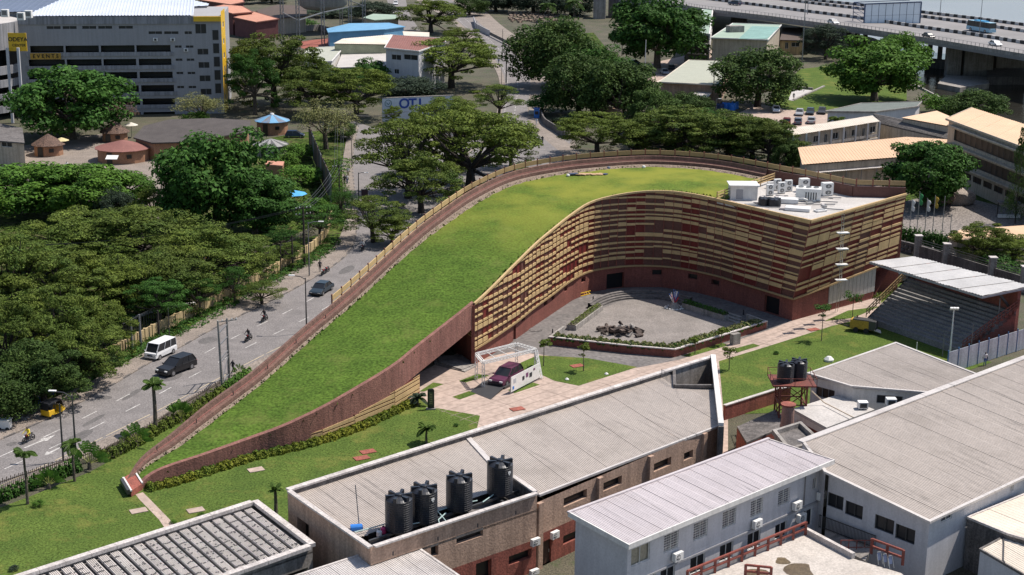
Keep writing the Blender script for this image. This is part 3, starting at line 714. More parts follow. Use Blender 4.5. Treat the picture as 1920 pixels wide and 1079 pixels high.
# yellow slatted screen under the ramp beam
fa = [G(520, 842), G(605, 820), G(665, 797), G(740, 765), G(787, 737)]; fz = [Zat(G(x, y), t) for x, y, t in ((520, 842, 835), (605, 820, 805), (665, 797, 778), (740, 765, 733), (787, 737, 702))]
for i in range(4):
    a, c = fa[i], fa[i + 1]; off_ = (V2(CAM) - a).normalized() * .1; z = .25; k = 0
    B().beam(a + off_, a + off_ + Vector((0, 0, max(fz[i] + .1, .4))), .12, .12).ob('screen_post', m_maroon, museum)
    while z < fz[i + 1] + .2:
        h = [.34, .2, .42, .26, .5][(k + i) % 5]
        za = min(z, fz[i]); zc = min(z, fz[i + 1]); ta = min(z + h, fz[i]); tc = min(z + h, fz[i + 1])
        if tc > zc:
            t0 = 0. if fz[i] >= z else (z - fz[i]) / (fz[i + 1] - fz[i]); s = a.lerp(c, t0)
            b = B(); o_ = off_ * (1.9 + .02 * (k % 2)); t0v = Vector((0, 0, min(z, fz[i] + (fz[i + 1] - fz[i]) * t0)))
            q = [s + off_ + t0v, c + off_ + Vector((0, 0, z)), c + off_ + Vector((0, 0, tc)), s + off_ + Vector((0, 0, max(ta, t0v.z + .01)))]
            b.add(q + [p + off_ for p in q], [(4, 5, 6, 7), (0, 1, 5, 4), (3, 2, 6, 7), (0, 3, 7, 4), (1, 2, 6, 5)]); b.ob('screen_slat', m_gold, museum)
        z += h + .14; k += 1
    B().poly([a, c, c + Vector((0, 0, fz[i + 1])), a + Vector((0, 0, fz[i]))]).ob('screen_backing', m_wine, museum)
# dark void behind the arch: rear wall and glazed entrance, entrance platform
pa = G(893, 668); pb_ = G(800, 705)
dv = (V2(oa[x_stop]) - V2(ia[x_stop])).normalized()
B().poly([ia[x_stop].xy.to_3d(), (ia[x_stop] + dv * 9).xy.to_3d(), (ia[x_stop] + dv * 9).xy.to_3d() + Vector((0, 0, 7)), ia[x_stop].xy.to_3d() + Vector((0, 0, 7))]).ob('arch_wall', m_maroon, museum)
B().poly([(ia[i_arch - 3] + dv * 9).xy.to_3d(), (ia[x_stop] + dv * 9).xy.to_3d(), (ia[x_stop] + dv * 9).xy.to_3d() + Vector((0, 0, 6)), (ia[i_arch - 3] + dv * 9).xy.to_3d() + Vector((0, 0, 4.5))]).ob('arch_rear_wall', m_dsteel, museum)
B().poly([V2(ia[i_arch - 3]), V2(ia[i_arch - 3] + dv * 9), V2(ia[i_arch - 3] + dv * 9) + Vector((0, 0, 4.5)), V2(ia[i_arch - 3]) + Vector((0, 0, 4.5))]).ob('arch_wall', m_maroon, museum)
for k, zz in ((0, .14), (1, .28)):
    pl = [G(872 - 6 * k, 699 - 2 * k), G(893, 688 - 2 * k), G(886, 668), G(812 + 8 * k, 672), G(815 + 8 * k, 684)]; B().prism([(p.x, p.y) for p in pl], .02, zz).ob('entrance_step', m_conc, museum)
# slatted cap above the arch end
for k in range(4):
    p = ia[x_stop] + Vector((0, 0, -3.1 - k * .32)); B().beam(p + dv * .05, p + dv * 3.2, .16, .16).ob('end_slat', m_gold, museum)
B().beam(ia[x_stop] + Vector((0, 0, -7.4)), ia[x_stop] + Vector((0, 0, -.2)), .5, .4).ob('end_post', m_maroon, museum)
# security light on the plinth wall
w = Wall(st[2].g, st[6].g, 0, 2)

# ------------------------------------------------------------------ plant on the tower deck
def ac_unit(base, rz, w=.95, d=.38, h=1.3, fans=2):
    t = lthing('outdoor_unit', None, 'air conditioner', base, None, rz)
    B().box((0, 0, h / 2), (w, d, h)).ob('casing', m_clean, t, bevel=.02)
    for i in range(fans):
        z = h * (i + .5) / fans; b = B(); n = 16
        pts = [(.28 * w / .95 * math.cos(2 * math.pi * j / n), -d / 2 - .012, z + .28 * math.sin(2 * math.pi * j / n) * min(1, h / fans / .65)) for j in range(n)]
        b.poly(pts); f = b.ob('fan_grille', m_dsteel, t)
        b = B()
        for j in range(4): b.box((0, -d / 2 - .03, z), (.5 * w / .95, .02, .03), ry=j * math.pi / 4)
        b.ob('grille_bar', m_clean, f)
    B().box((0, 0, -.04), (w * .9, d * .8, .08)).ob('foot', m_dsteel, t)
    return t
units = [(1507, 358, 1.3, 2, 1.5, 'tall twin-fan white air conditioner at the middle of the tower parapet'), (1550, 366, 1.5, 2, 1.5, 'tall white air conditioner standing furthest right on the tower deck'),
         (1443, 366, 1.0, 2, 1.3, 'white twin-fan unit at the left front of the unit row'), (1457, 356, 1.0, 2, 1.3, 'white twin-fan unit leaning on the fence behind the row'), (1465, 362, 1.0, 2, 1.3, 'white twin-fan unit third from the left in the row'), (1478, 358, 1.0, 2, 1.3, 'white twin-fan unit at the right end of the row'), (1445, 352, 1.0, 1, .7, 'low single-fan unit by the golden railing')]
for x, y, w_, f_, h_, lb in units:
    t = ac_unit(G(x, y, 13.53), .25, w_, .45 if w_ < 1.2 else .9, h_ * 1.15, f_); tag(t, lb, group='air conditioners on the tower deck')
t = lthing('plant_room', 'white box plant room with flat roof at the left edge of the tower deck', 'plant room', G(1392, 372, 13.45))
b = B(); b.box((0, 0, .95), (3.6, 2.6, 1.9)); b.ob('wall', m_white, t); B().box((0, 0, 1.98), (4.0, 3.0, .14)).ob('roof', m_clean, t); B().box((-.6, -1.33, .8), (.9, .06, 1.3)).ob('door', m_greyw, t)
t = lthing('chiller', 'large white box chiller with dark vents in the middle of the tower deck', 'chiller', G(1515, 376, 13.45), rz=-.2)
B().box((0, 0, .9), (3.3, 2.0, 1.7)).ob('casing', m_clean, t, bevel=.03)
for k in range(5): B().box((.2 + .33 * k - .5, -1.01, .8), (.14, .03, 1.0)).ob('vent', m_dsteel, t)
for k in (-1, 0, 1): B().lathe((k * 1.0, 0, 1.75), [(.38, 0), (.38, .14), (.3, .14), (.3, .05)], 14).ob('fan_ring', m_silver, t)
t = lthing('duct_unit', 'long low white duct unit behind the chiller', 'duct', G(1478, 381, 13.45), rz=-.2)
B().box((0, 0, .35), (2.6, 1.4, .6)).ob('casing', m_clean, t, bevel=.03); B().tube([(1.2, 0, .5), (1.9, .1, .6), (2.4, .4, .4)], .22, 10).ob('pipe', m_silver, t)
t = lthing('duct_unit', 'flat white panel unit near the front corner of the tower deck', 'duct', G(1496, 395, 13.45), rz=-.3)
B().box((0, 0, .25), (3.2, 1.6, .4)).ob('casing', m_clean, t, bevel=.03); B().box((-1.9, .1, .15), (.8, 1.3, .25)).ob('cover', m_lightr, t)
t = thing('roof_ductwork', 'scattered grey ducts and pipes lying between the units on the tower deck', 'ductwork', G(1480, 385, 13.45)); DT = t
t = lthing('duct_unit', 'small flat white hatch at the very corner of the tower deck', 'hatch', G(1538, 397, 13.45), rz=.5)
B().box((0, 0, .14), (1.6, .9, .22)).ob('casing', m_clean, t, bevel=.03); B().box((0, 0, .28), (1.2, .5, .06)).ob('lid', m_silver, t)
m_torn = mat('roofing_debris', (.62, .58, .54), (.42, .24, .15), scale=1.2, rough=.9, fine=.2)
b = B()
for k in range(26):
    p = dk[0].lerp(dk[1], k / 25.) + Vector((rnd.uniform(0, .5), rnd.uniform(.5, 1.8), .08)); b.box(p, (rnd.uniform(.4, 1.5), rnd.uniform(.2, .8), .06), rz=rnd.uniform(0, 3), rx=rnd.uniform(-.15, .15))
b.ob('loose_sheets', m_torn, kind='stuff', label='scraps of white and orange roofing along the deck edge', cat='debris')
b = B()
def water_tank(base, r, h, label, group, logo=0, m=m_tank, name='water_tank'):
    t = lthing(name, label, 'water tank', base, group)
    prof = [(r * .98, 0)]
    nr = 13
    for i in range(nr):
        z0 = h * .02 + i * h * .80 / nr; z1 = z0 + h * .80 / nr; prof += [(r, z0), (r, z0 + (z1 - z0) * .62), (r * .98, z0 + (z1 - z0) * .72), (r * .98, z0 + (z1 - z0) * .92)]
    prof += [(r, h * .83), (r * .99, h * .86), (r * .8, h * .9), (r * .45, h * .945), (r * .3, h * .95)]
    B().lathe((0, 0, 0), prof, 28).ob('tank_body', m, t, smooth=False)
    l = B().lathe((0, 0, h * .945), [(r * .26, 0), (r * .26, h * .04), (r * .22, h * .055), (r * .02, h * .06)], 16).ob('lid', m, t)
    for k in range(6):
        a = k * math.pi / 3 + .3; b = B(); c = Vector((math.cos(a), math.sin(a), 0)); n = Vector((-c.y, c.x, 0))
        q = [c * r * .98 + n * r * .13, c * r * .98 - n * r * .13, c * r * .3 - n * r * .06, c * r * .3 + n * r * .06]
        lo = [v + Vector((0, 0, h * (.84 if i < 2 else .93))) for i, v in enumerate(q)]; hi = [v + Vector((0, 0, h * (.985 if i < 2 else .965))) for i, v in enumerate(q)]
        b.add(lo + hi, [(0, 1, 2, 3), (4, 5, 6, 7), (0, 1, 5, 4), (1, 2, 6, 5), (2, 3, 7, 6), (3, 0, 4, 7)]); b.ob('lid_rib', m, t)
    if logo:
        b = B(); a = R(-62) + logo; 
        for dx, dz, ww, hh in ((0, 0, .10, .34), (0, 0, .3, .08), (-.1, .1, .08, .12), (.1, .1, .08, .12)):
            c = Vector((math.cos(a) * (r + .012), math.sin(a) * (r + .012), h * .68 + dz)) + Vector((-math.sin(a), math.cos(a), 0)) * dx
            b.box(c, (.015, ww, hh), rz=a)
        b.ob('printed_mark', m_clean, t)
    return t
for k in range(26):
    p = G(rnd.uniform(1400, 1560), rnd.uniform(366, 396), 13.5); 
    if k % 2: B().box(p + Vector((0, 0, .1)), (rnd.uniform(.5, 1.6), rnd.uniform(.3, .8), rnd.uniform(.1, .35)), rz=rnd.choice([-.2, .3, 1.3])).ob('duct_piece', m_lightr if k % 4 == 1 else m_silver, DT)
    else: d = Vector((rnd.uniform(1, 3), rnd.uniform(-.8, .3), 0)); B().tube([p + Vector((0, 0, .15)), p + d + Vector((0, 0, .15))], .07, 6).ob('pipe', m_steel, DT)
water_tank(G(1432, 384, 13.5), .75, 1.0, 'squat black tank beside the white plant room on the tower deck', 'small tanks on the tower deck')
water_tank(G(1452, 386, 13.5), .85, 1.05, 'larger squat black tank in front of the air conditioner row', 'small tanks on the tower deck')
# hoist mast on the tower flank
mt = thing('access_mast', 'silver ladder mast with small white platforms fixed to the tower flank', 'access ladder', G(1568, 585))
mb = G(1568, 585); tpz = Vector((*G(1580, 401, 15.).xy, 15.)); 
b = B()
for dx in (-.14, .14): b.tube([mb + Vector((dx, 0, 0)), Vector((mb.x + dx, mb.y - 1.4, 3.)), tpz + Vector((dx, -.3, 0))], .035, 5)
m1 = Vector((mb.x, mb.y - 1.4, 3.)); m2 = tpz + Vector((0, -.3, 0))
for k in range(30):
    p = m1.lerp(m2, k / 29); b.beam(p - Vector((.14, 0, 0)), p + Vector((.14, 0, 0)), .03, .03)
b.ob('mast', m_silver, mt)
for t_ in (.18, .38, .58, .78):
    p = m1.lerp(m2, t_); B().box(p + Vector((0, -.35, 0)), (1.5, .7, .12), rz=.2).ob('platform', m_clean, mt)
    b = B(); b.beam(p + Vector((-.6, -.3, 0)), p + Vector((0, 0, -.9)), .04, .04); b.beam(p + Vector((.6, -.3, 0)), p + Vector((0, 0, -.9)), .04, .04); b.ob('bracket', m_silver, mt)
# things lying on the grass roof
def on_roof(px, py):
    z = 13.6
    for _ in range(20):
        p = G(px, py, z); i = min(range(NS), key=lambda i: min((V2(grid[i][j]) - V2(p)).length for j in range(NX))); j = min(range(NX), key=lambda j: (V2(grid[i][j]) - V2(p)).length); z = grid[i][j].z
    return Vector((p.x, p.y, z))
p = on_roof(1106, 328)
b = B()
for k in range(9): b.box(p + Vector((-1.6 + k * .4, rnd.uniform(-.2, .2), .08)), (.7, .75 + .2 * (k % 3), .12), rz=rnd.uniform(-.5, .5), ry=rnd.uniform(-.1, .1))
b.ob('tarpaulin', mat('orange_tarp', (.55, .36, .2), (.4, .26, .15), rough=.8, fine=.2), label='orange and blue tarpaulin lying on the grass roof near its far edge', cat='tarpaulin')
b = B(); b.box(p + Vector((-2.3, .0, .1)), (1.3, .7, .16), rz=.3); b.box(p + Vector((2.2, .1, .1)), (.7, .5, .14), rz=.9); b.ob('folded_sheet', plain('dark_blue_sheet', (.05, .07, .13), .7), label='dark blue folded sheet beside the orange tarpaulin', cat='sheet')
for x, y, lb in ((1065, 331, 'small white sack left of the tarpaulin on the grass roof'), (1207, 315, 'white crumpled bag at the far gravel edge of the grass roof'), (1141, 317, 'blue-grey bundle right of the tarpaulin at the gravel edge')):
    p = on_roof(x, y); b = B(); b.lathe(p, [(.2, 0), (.28, .12), (.2, .3), (.05, .36)], 7); b.ob('sack', m_clean if 'white' in lb else plain('grey_blue_cloth', (.12, .15, .22), .8), label=lb, cat='sack')
# ------------------------------------------------------------------ foreground: long brown building with the four tanks
hall = thing('brown_hall_building', 'long brown rendered building with grey ribbed roof and four black tanks in a well', 'building', G(1012, 1066))
zp = 7.0; zr0 = 6.45
A_, Bc, C_ = G(539, 919, zp), G(1337, 668, zp), G(1352, 797, 6.2)
D_, E_ = G(1007, 925, zp), G(695, 1027, zp)
W1 = G(960, 894, zp); W2 = G(690, 985, zp)        # inner line of the tank well
# roof sheets
ribd = (E_ - A_)
roofpoly = [A_ + Vector((.25, -.1, -.6)), Bc.lerp(A_, .1) + Vector((0, -.3, -.6)), Vector((*G(1338, 762, 6.4).xy, 6.35)), Vector((*C_.xy, 6.02)), Vector((*G(1012, 928, 6.0).xy, 6.0)), Vector((*W1.xy, 6.1)), Vector((*W2.xy, 6.1)), Vector((*E_.lerp(A_, .35).xy, 6.15))]
n0 = len(roofpoly)
def planar(pts, a, b, c, dz=0):      # drop points on the plane through three of them
    n = (b - a).cross(c - a).normalized(); return [Vector((p.x, p.y, a.z - ((p.x - a.x) * n.x + (p.y - a.y) * n.y) / n.z + dz)) for p in pts]
pa_, pb2, pc_ = Vector((*A_.xy, 6.5)), Vector((*Bc.xy, 6.5)), Vector((*G(1012, 928, 6.0).xy, 6.0))
far0 = A_ + (Bc - A_) * .004; far1 = A_ + (Bc - A_) * .865
near0 = G(1012, 929, 6.0); near1 = G(1352, 798, 6.0)
left_poly = planar([A_, A_ + (Bc - A_) * .47, W1, W2, E_.lerp(A_, .28)], pa_, pb2, pc_)
# region left of the seam bar, region right of it and the piece beside the open court
S1 = A_ + (Bc - A_) * .365; S1b = W1
sheet_roof(hall, planar([A_, S1, S1b, W2, E_.lerp(A_, .30)], pa_, pb2, pc_), ribd, 2.4, .2, .03, m_greyr)
ribn = near0 - Vector((*S1.xy, 6))
tq = .862
for _ in range(40):
    if proj(A_ + (Bc - A_) * tq)[0] < 1262: tq += .004
Pa = A_ + (Bc - A_) * tq
ct1 = G(1265, 727, 6.35); ct2 = G(1340, 729, 6.35); nm = near0.lerp(near1, .80)
sheet_roof(hall, planar([S1, Pa, nm, near0, S1b], pa_, pb2, pc_), ribn, 2.4, .2, .03, m_greyr)
sheet_roof(hall, planar([ct1, ct2, near1, nm], pa_, pb2, pc_), ribn, 2.4, .2, .03, m_greyr)
m_cop = mat('weathered_coping', (.62, .57, .54), (.45, .41, .385), scale=1., rough=.8, fine=.15, stain=(.25, .22, .2), stain_amt=.5)
b = B(); a1 = planar([S1], pa_, pb2, pc_, .1)[0]; a2 = planar([S1b], pa_, pb2, pc_, .1)[0]; b.beam(a1, a2, .5, .08); b.ob('roof_seam', m_lightr, hall)
# parapets and copings, stone by stone on the long side
cn = resample([A_, Bc], 15)
for a, c in zip(cn, cn[1:]):
    d = (c - a).normalized(); B().beam(a + d * .02, c - d * .02 + Vector((0, 0, rnd.uniform(-.02, .02))), .55, .16).ob('coping_stone', m_cop, hall)
for a, c, k in ((A_, E_, 5), (E_, D_, 7), (D_, G(961, 893, zp), 2)):
    cn = resample([a, c], k)
    for p, q in zip(cn, cn[1:]):
        d = (q - p).normalized(); B().beam(p + d * .3 * (p is cn[0]), q - d * .02, .42, .15).ob('coping_stone', m_cop, hall)
# right end: tall white edged fin and the little open court
Rb = [Bc, G(1352, 797, zp)]
B().beam(Rb[0] + Vector((0, 0, .02)), Rb[1] + Vector((0, 0, .02)), .5, .35).ob('end_coping', m_white, hall)
B().beam(Rb[1] + Vector((0, 0, -.1)), Vector((*Rb[1].xy, 0)), .5, .5).ob('end_fin', m_dconc, hall)
def wallq(a, c, z0, z1a, z1c, m, name='wall'):
    return B().poly([Vector((*a.xy, z0)), Vector((*c.xy, z0)), Vector((*c.xy, z1c)), Vector((*a.xy, z1a))]).ob(name, m, hall)
wallq(Rb[0], Rb[1], 0, zp, zp, m_brownw)
wallq(A_, Bc, 0, zp, zp, m_brownw)
Vi = (near1 - Vector((*Bc.xy, 6))).normalized()
ip = [p + Vi * .45 for p in (A_, A_ + (Bc - A_) * .862)]
ip = [A_ + Vi * .3 + (Bc - A_) * .004, Pa + Vi * .3]
wallq(ip[0], ip[1], 6.2, zp, zp, m_dconc, 'parapet_face')
oc0 = Pa; oc1 = G(1265, 726, 6.5)
wallq(oc0, oc1, 2, 6.6, 6.6, m_dconc, 'court_wall'); wallq(oc1, ct2, 2, 6.5, 6.5, m_dconc, 'court_wall')
wallq(oc0 + Vi * .25, Bc + Vi * .25, 3.2, zp, zp, m_conc, 'court_screen')
B().beam(Vector((*oc0.xy, 6.75)), Vector((*oc1.xy, 6.6)), .3, .3).ob('court_edge', m_dconc, hall); B().beam(Vector((*oc1.xy, 6.62)), Vector((*ct2.xy, 6.62)), .3, .28).ob('court_edge', m_dconc, hall)
b = B()
for k in range(9):
    p = G(1240 + k * 2.4, 708 + k * 1.6, 6.6) ; b.beam(p, p + Vector((0, 0, .9)), .05, .05)
b.ob('court_grille', m_steel, hall)
# front walls: upper render brown, lower band red, real slots
wF = Wall(E_, D_, -.1, zp); 
for h in ((881, 1005, 2.7, .75), (815, 1032, .75, 1.0)): wF.hole(*h)
wF.z0 = 2.9; wF.build('wall', m_brownw, hall, .4)
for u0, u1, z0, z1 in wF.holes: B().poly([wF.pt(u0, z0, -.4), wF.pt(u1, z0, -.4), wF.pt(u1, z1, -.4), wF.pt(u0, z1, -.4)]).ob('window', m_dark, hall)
wF2 = Wall(E_, D_, -.1, 2.9); wF2.hole(975, 1045, 2.4, .8).hole(907, 1070, 1.6, 1.6); wF2.build('lower_wall', m_redw, hall, .4)
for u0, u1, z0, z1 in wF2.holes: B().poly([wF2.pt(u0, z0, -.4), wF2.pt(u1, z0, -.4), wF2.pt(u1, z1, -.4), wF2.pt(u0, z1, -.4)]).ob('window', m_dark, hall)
setb = (V2(A_) - V2(E_)).normalized() * .9
near0w = V2(D_) + setb * .3; near1w = V2(near1) + setb * .12
wE = Wall(near0w, near1w, 3.0, 6.0)
for h in ((1079, 934, 3.0, .8), (1146, 908, 2.9, .8), (1240, 872, 2.9, .8), (1291, 854, 1.4, .75)): wE.hole(*h)
wE.build('wall', m_brownw, hall, .4)
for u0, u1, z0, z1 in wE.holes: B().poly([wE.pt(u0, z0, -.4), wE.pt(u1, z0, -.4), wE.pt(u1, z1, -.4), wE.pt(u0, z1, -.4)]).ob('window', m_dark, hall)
wE2 = Wall(near0w, near1w, -.1, 3.0); wE2.hole(1072, 1007, 2.2, .8); u, z = wE2.at(1025, 1045); wE2.hrect(u - .55, u + .55, 0.0, 2.2); wE2.build('lower_wall', m_redw, hall, .3)
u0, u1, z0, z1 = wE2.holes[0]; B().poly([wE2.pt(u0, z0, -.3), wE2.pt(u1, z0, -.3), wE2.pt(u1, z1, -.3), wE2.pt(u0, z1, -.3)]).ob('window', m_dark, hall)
u0, u1, z0, z1 = wE2.holes[1]; dd = B(); dd.box(wE2.pt((u0 + u1) / 2, (z0 + z1) / 2, -.2), (u1 - u0 - .04, .06, z1 - z0 - .04), rz=math.atan2(wE2.d.y, wE2.d.x)); dd = dd.ob('door', mat('dark_brown_door', (.09, .045, .035), rough=.6), hall)
B().box(wE2.pt(u1 - .15, 1.1, -.13), (.06, .08, .25)).ob('handle', m_silver, dd)
for px, py in ((1010, 932), (1122, 895), (1217, 858), (1317, 826)):
    u, z = wE.at(px, py + 25); B().box(wE.pt(u, 2.95, .14), (.55, .36, 6.0), rz=math.atan2(wE.d.y, wE.d.x)).ob('pilaster', m_brownw, hall)
for u_ in (-.0,): B().poly([Vector((*D_.xy, 0)), Vector((*near0w.xy, 0)), Vector((*near0w.xy, zp)), Vector((*D_.xy, zp))]).ob('return_wall', m_brownw, hall)
fascia(hall, [near0 + Vector((0, 0, .02)), near1 + Vector((0, 0, .02))], .22, .2, m_lightr, 'eaves_gutter')
wL = Wall(A_, E_, -.1, zp); u, z = wL.at(568, 985); wL.hrect(u - 1.0, u + 1.0, 2.6, 5.2); wL.build('side_wall', m_brownw, hall, .8)
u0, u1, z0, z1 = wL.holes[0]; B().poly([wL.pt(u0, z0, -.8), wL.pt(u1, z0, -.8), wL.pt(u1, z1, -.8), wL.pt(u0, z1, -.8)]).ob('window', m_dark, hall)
# the sunken tank well
fz_ = 5.55
well = [Vector((*p.xy, fz_)) for p in (W2, W1, D_, E_)]
B().slab(well, .2).ob('well_floor', m_dconc, hall)
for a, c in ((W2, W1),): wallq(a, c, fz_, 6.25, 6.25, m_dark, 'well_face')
wallq(D_ + Vector((-.2, 0, 0)), G(961, 895, zp), fz_, zp, zp, m_dconc, 'well_face')
wi = [p + (V2(A_) - V2(E_)).normalized() * .22 for p in (E_, D_)]; wallq(wi[0], wi[1], fz_, zp - .08, zp - .08, m_conc, 'well_face')
for t_ in (.12, .38, .62, .86):
    a = well[0].lerp(well[1], t_) + Vector((0, 0, .35)); c = well[3].lerp(well[2], t_) + Vector((0, 0, .35)); B().beam(a, c, .22, .32).ob('tank_beam', m_dsteel, hall)
for off__ in (.3, .72): B().beam(well[0].lerp(well[3], off__) + Vector((0, 0, .62)), well[1].lerp(well[2], off__) + Vector((0, 0, .62)), .18, .2).ob('tank_beam', m_dsteel, hall)
fourt = [(748, 1001, 'black ribbed tank at the left end of the four, nearest the blue drum', 0), (795, 984, 'black ribbed tank second from the left of the four, close against the first', .28), (861, 962, 'black ribbed tank third from the left, standing apart in the roof well', 0), (937, 933, 'black ribbed tank at the right end of the four, by the well corner', .32)]
for x, y, lb, lg in fourt:
    c = G(x, y - 9, 6.25); water_tank(c, 1.08, 3.0, lb, 'black water tanks in the roof well', lg)
m_pvc = plain('pale_green_pipe', (.42, .55, .52), .5)
for i, pts in enumerate([[(665, 998), (690, 992), (728, 981)], [(760, 985), (800, 978)], [(822, 958), (860, 946), (895, 939)], [(815, 952), (838, 980)], [(836, 962), (822, 975), (826, 990)], [(905, 942), (925, 928)]]):
    B().tube([G(x, y, 6.45) for x, y in pts], .05, 6).ob('water_pipe', m_pvc, origin=G(*pts[0], 6.3), label=['pale pipe running from the blue drum to the leftmost tank', 'pale pipe between the first and second tanks', 'long pale pipe between the third and rightmost tanks', 'slanting pipe crossing the beams left of the third tank', 'bent pipe hanging by the second tank', 'short pipe at the foot of the rightmost tank'][i], cat='pipe', group='pipes in the roof well')
t = lthing('blue_drum', 'bright blue drum lying in the left corner of the roof well', 'drum', G(668, 997, 6.1)); B().tube([(-.45, 0, .28), (.45, .15, .28)], .3, 12).ob('drum_body', m_sblue, t); B().tube([(.45, .15, .28), (.5, .16, .28)], .2, 12).ob('cap', plain('dark_blue', (.02, .08, .25)), t)
for x, y, m, lb in ((711, 1006, m_clean, 'small white canister standing by the leftmost tank'), (719, 1000, plain('pink_plastic', (.75, .07, .2)), 'small pink canister behind the white one')):
    t = lthing('canister', lb, 'canister', G(x, y, 6.0)); B().lathe((0, 0, 0), [(.2, 0), (.22, .1), (.22, .42), (.12, .5), (.12, .56)], 12).ob('body', m, t); B().lathe((0, 0, .56), [(.08, 0), (.08, .06)], 8).ob('cap', m_black, t)
# aerial mast on the roof
b = B(); q = G(674, 992, 6.1); b.beam(q, Vector((q.x - .3, q.y + .3, 9.7)), .07, .07); b.ob('aerial_mast', m_steel, label='thin tilted grey mast rising at the left end of the hall roof', cat='mast')
def wall_ac(w, px, py, lb, grp, s=1.):
    u, z = w.at(px, py); p = w.pt(u, z, .32); t = lthing('wall_air_conditioner', lb, 'air conditioner', p, grp, rz=math.atan2(w.d.y, w.d.x))
    B().box((0, 0, 0), (.85 * s, .34 * s, .62 * s)).ob('casing', m_clean, t, bevel=.02)
    pts = [(-.1 + .22 * s * math.cos(2 * math.pi * j / 14), -.17 * s - .012, .22 * s * math.sin(2 * math.pi * j / 14)) for j in range(14)]
    f = B().poly(pts).ob('fan_grille', m_steel, t); b = B()
    for j in range(3): b.box((-.1, -.17 * s - .03, 0), (.42 * s, .02, .03), ry=j * math.pi / 3)
    b.ob('grille_bar', m_clean, f)
    b = B(); b.box((-.3 * s, .05, -.36 * s), (.05, .4, .06)); b.box((.3 * s, .05, -.36 * s), (.05, .4, .06)); b.ob('bracket', m_steel, t)
g_ = 'air conditioners on the brown hall walls'
wall_ac(wE2, 1035, 1001, 'white wall unit over the dark brown door of the brown hall', g_); wall_ac(wF, 999, 1014, 'white wall unit left of the corner pilaster of the brown hall', g_); wall_ac(wF2, 997, 1072, 'lowest white wall unit on the red band near the bottom edge', g_)

# ------------------------------------------------------------------ roof with raised sheets, bottom left
shed = thing('fibre_roof_building', 'low building at the bottom left with a striped sheet roof inside white copings', 'building', G(560, 1070))
z5 = 5.4
P1, P2_, P3 = G(478, 941, z5), G(586, 1023, z5), G(20, 1087, z5)
dv1 = (P3 - P1); P3 = P1 + dv1 * 1.5; P4 = P2_ + (P3 - P1)
ins_ = lambda p, k: p
edge = (P2_ - P1).normalized(); el = (P3 - P1).normalized()
ra_, rb_, rc_, rd_ = [p + Vector((0, 0, -.35)) for p in (P1 + edge * .45 + el * .45, P2_ - edge * .45 + el * .45, P4 - edge * .45, P3 + edge * .45)]
B().slab([p - Vector((0, 0, .5)) for p in (P1, P2_, P4, P3)], .15).ob('roof_base', m_dconc, shed)
L_ = (rd_ - ra_).length; w_s = 1.02; k = 0
spots = []
mesh_cache = None
while k * w_s < L_ - 1:
    a = ra_ + el * (k * w_s + .12); d_ = ra_ + el * (k * w_s + w_s - .17); v_ = rb_ - ra_
    b = B(); n = 5; prof = []
    for i in range(n):
        x = i / n; prof += [(x, .10), (x + .45 / n, .10), (x + .6 / n, .16), (x + .85 / n, .16)]
    prof += [(1, .10)]; prof = [(0, -.05)] + prof + [(1, -.05)]
    lo = [a.lerp(d_, x) + Vector((0, 0, z)) for x, z in prof]; hi = [p + v_ for p in lo]
    b.strip(lo, hi); b.add(lo, [tuple(range(len(lo)))]); b.add(hi, [tuple(range(len(hi)))])
    o = b.ob('roof_sheet', m_fibre, shed)
    nb = B()
    for row in range(1, 9):
        for i in range(n):
            if rnd.random() < .62:
                p = a.lerp(d_, (i + .72) / n) + v_ * ((row + rnd.uniform(-.06, .06) + (k % 3) * .18) / 9) + Vector((0, 0, .17)); nb.box(p, (.10, .10, .05), rz=.7)
    for _ in range(6):
        p = a.lerp(d_, (rnd.randrange(n) + .72) / n) + v_ * rnd.uniform(.03, .97) + Vector((0, 0, .17)); nb.box(p, (.12, .1, .05), rz=.7)
    nb.ob('fixing_bolts', m_dsteel, shed, kind='stuff'); k += 1
for a, c, nn in ((P1, P3, 16), (P1, P2_, 4), (P2_, P4, 16)):
    cn = resample([a, c], nn)
    for p, q in zip(cn, cn[1:]):
        d = (q - p).normalized(); B().beam(p + d * (.31 if p is cn[0] and c is not P2_ else .015), q - d * .015, .55, .3).ob('coping_stone', m_cop, shed)
w = Wall(P2_ - edge * .0, P4, 0, z5 - .15); w.hole(548, 1085, 3, .9); w.build('wall', m_conc, shed, .3)
w = Wall(P1, P2_, 0, z5 - .15); w.build('wall', m_conc, shed)
B().poly([V2(P1), V2(P3), V2(P3) + Vector((0, 0, z5 - .15)), V2(P1) + Vector((0, 0, z5 - .15))]).ob('wall', m_conc, shed)
# ------------------------------------------------------------------ light roof, bottom centre
lr = thing('pale_roof_building', 'low building with pale sheet roof at the bottom centre below the brown hall', 'building', G(800, 1079, 0))
q1, q2, q3 = G(762, 1013, 5.6), G(862, 1082, 5.0), G(560, 1079, 5.6); q2 = q1 + (q2 - q1) * 1.5; q3 = q1 + (q3 - q1) * 1.3; q4 = q3 + (q2 - q1)
sheet_roof(lr, [q1, q2, q4, q3], q2 - q1, .95, .19, .035, m_lightr)
fascia(lr, [q3, q1, q2], .2, .16, m_cop, dz=.0)
B().prism([(p.x, p.y) for p in (q1 + (q4 - q1).normalized() * .4, q2, q4, q3)], 0, 4.8).ob('wall', m_conc, lr)
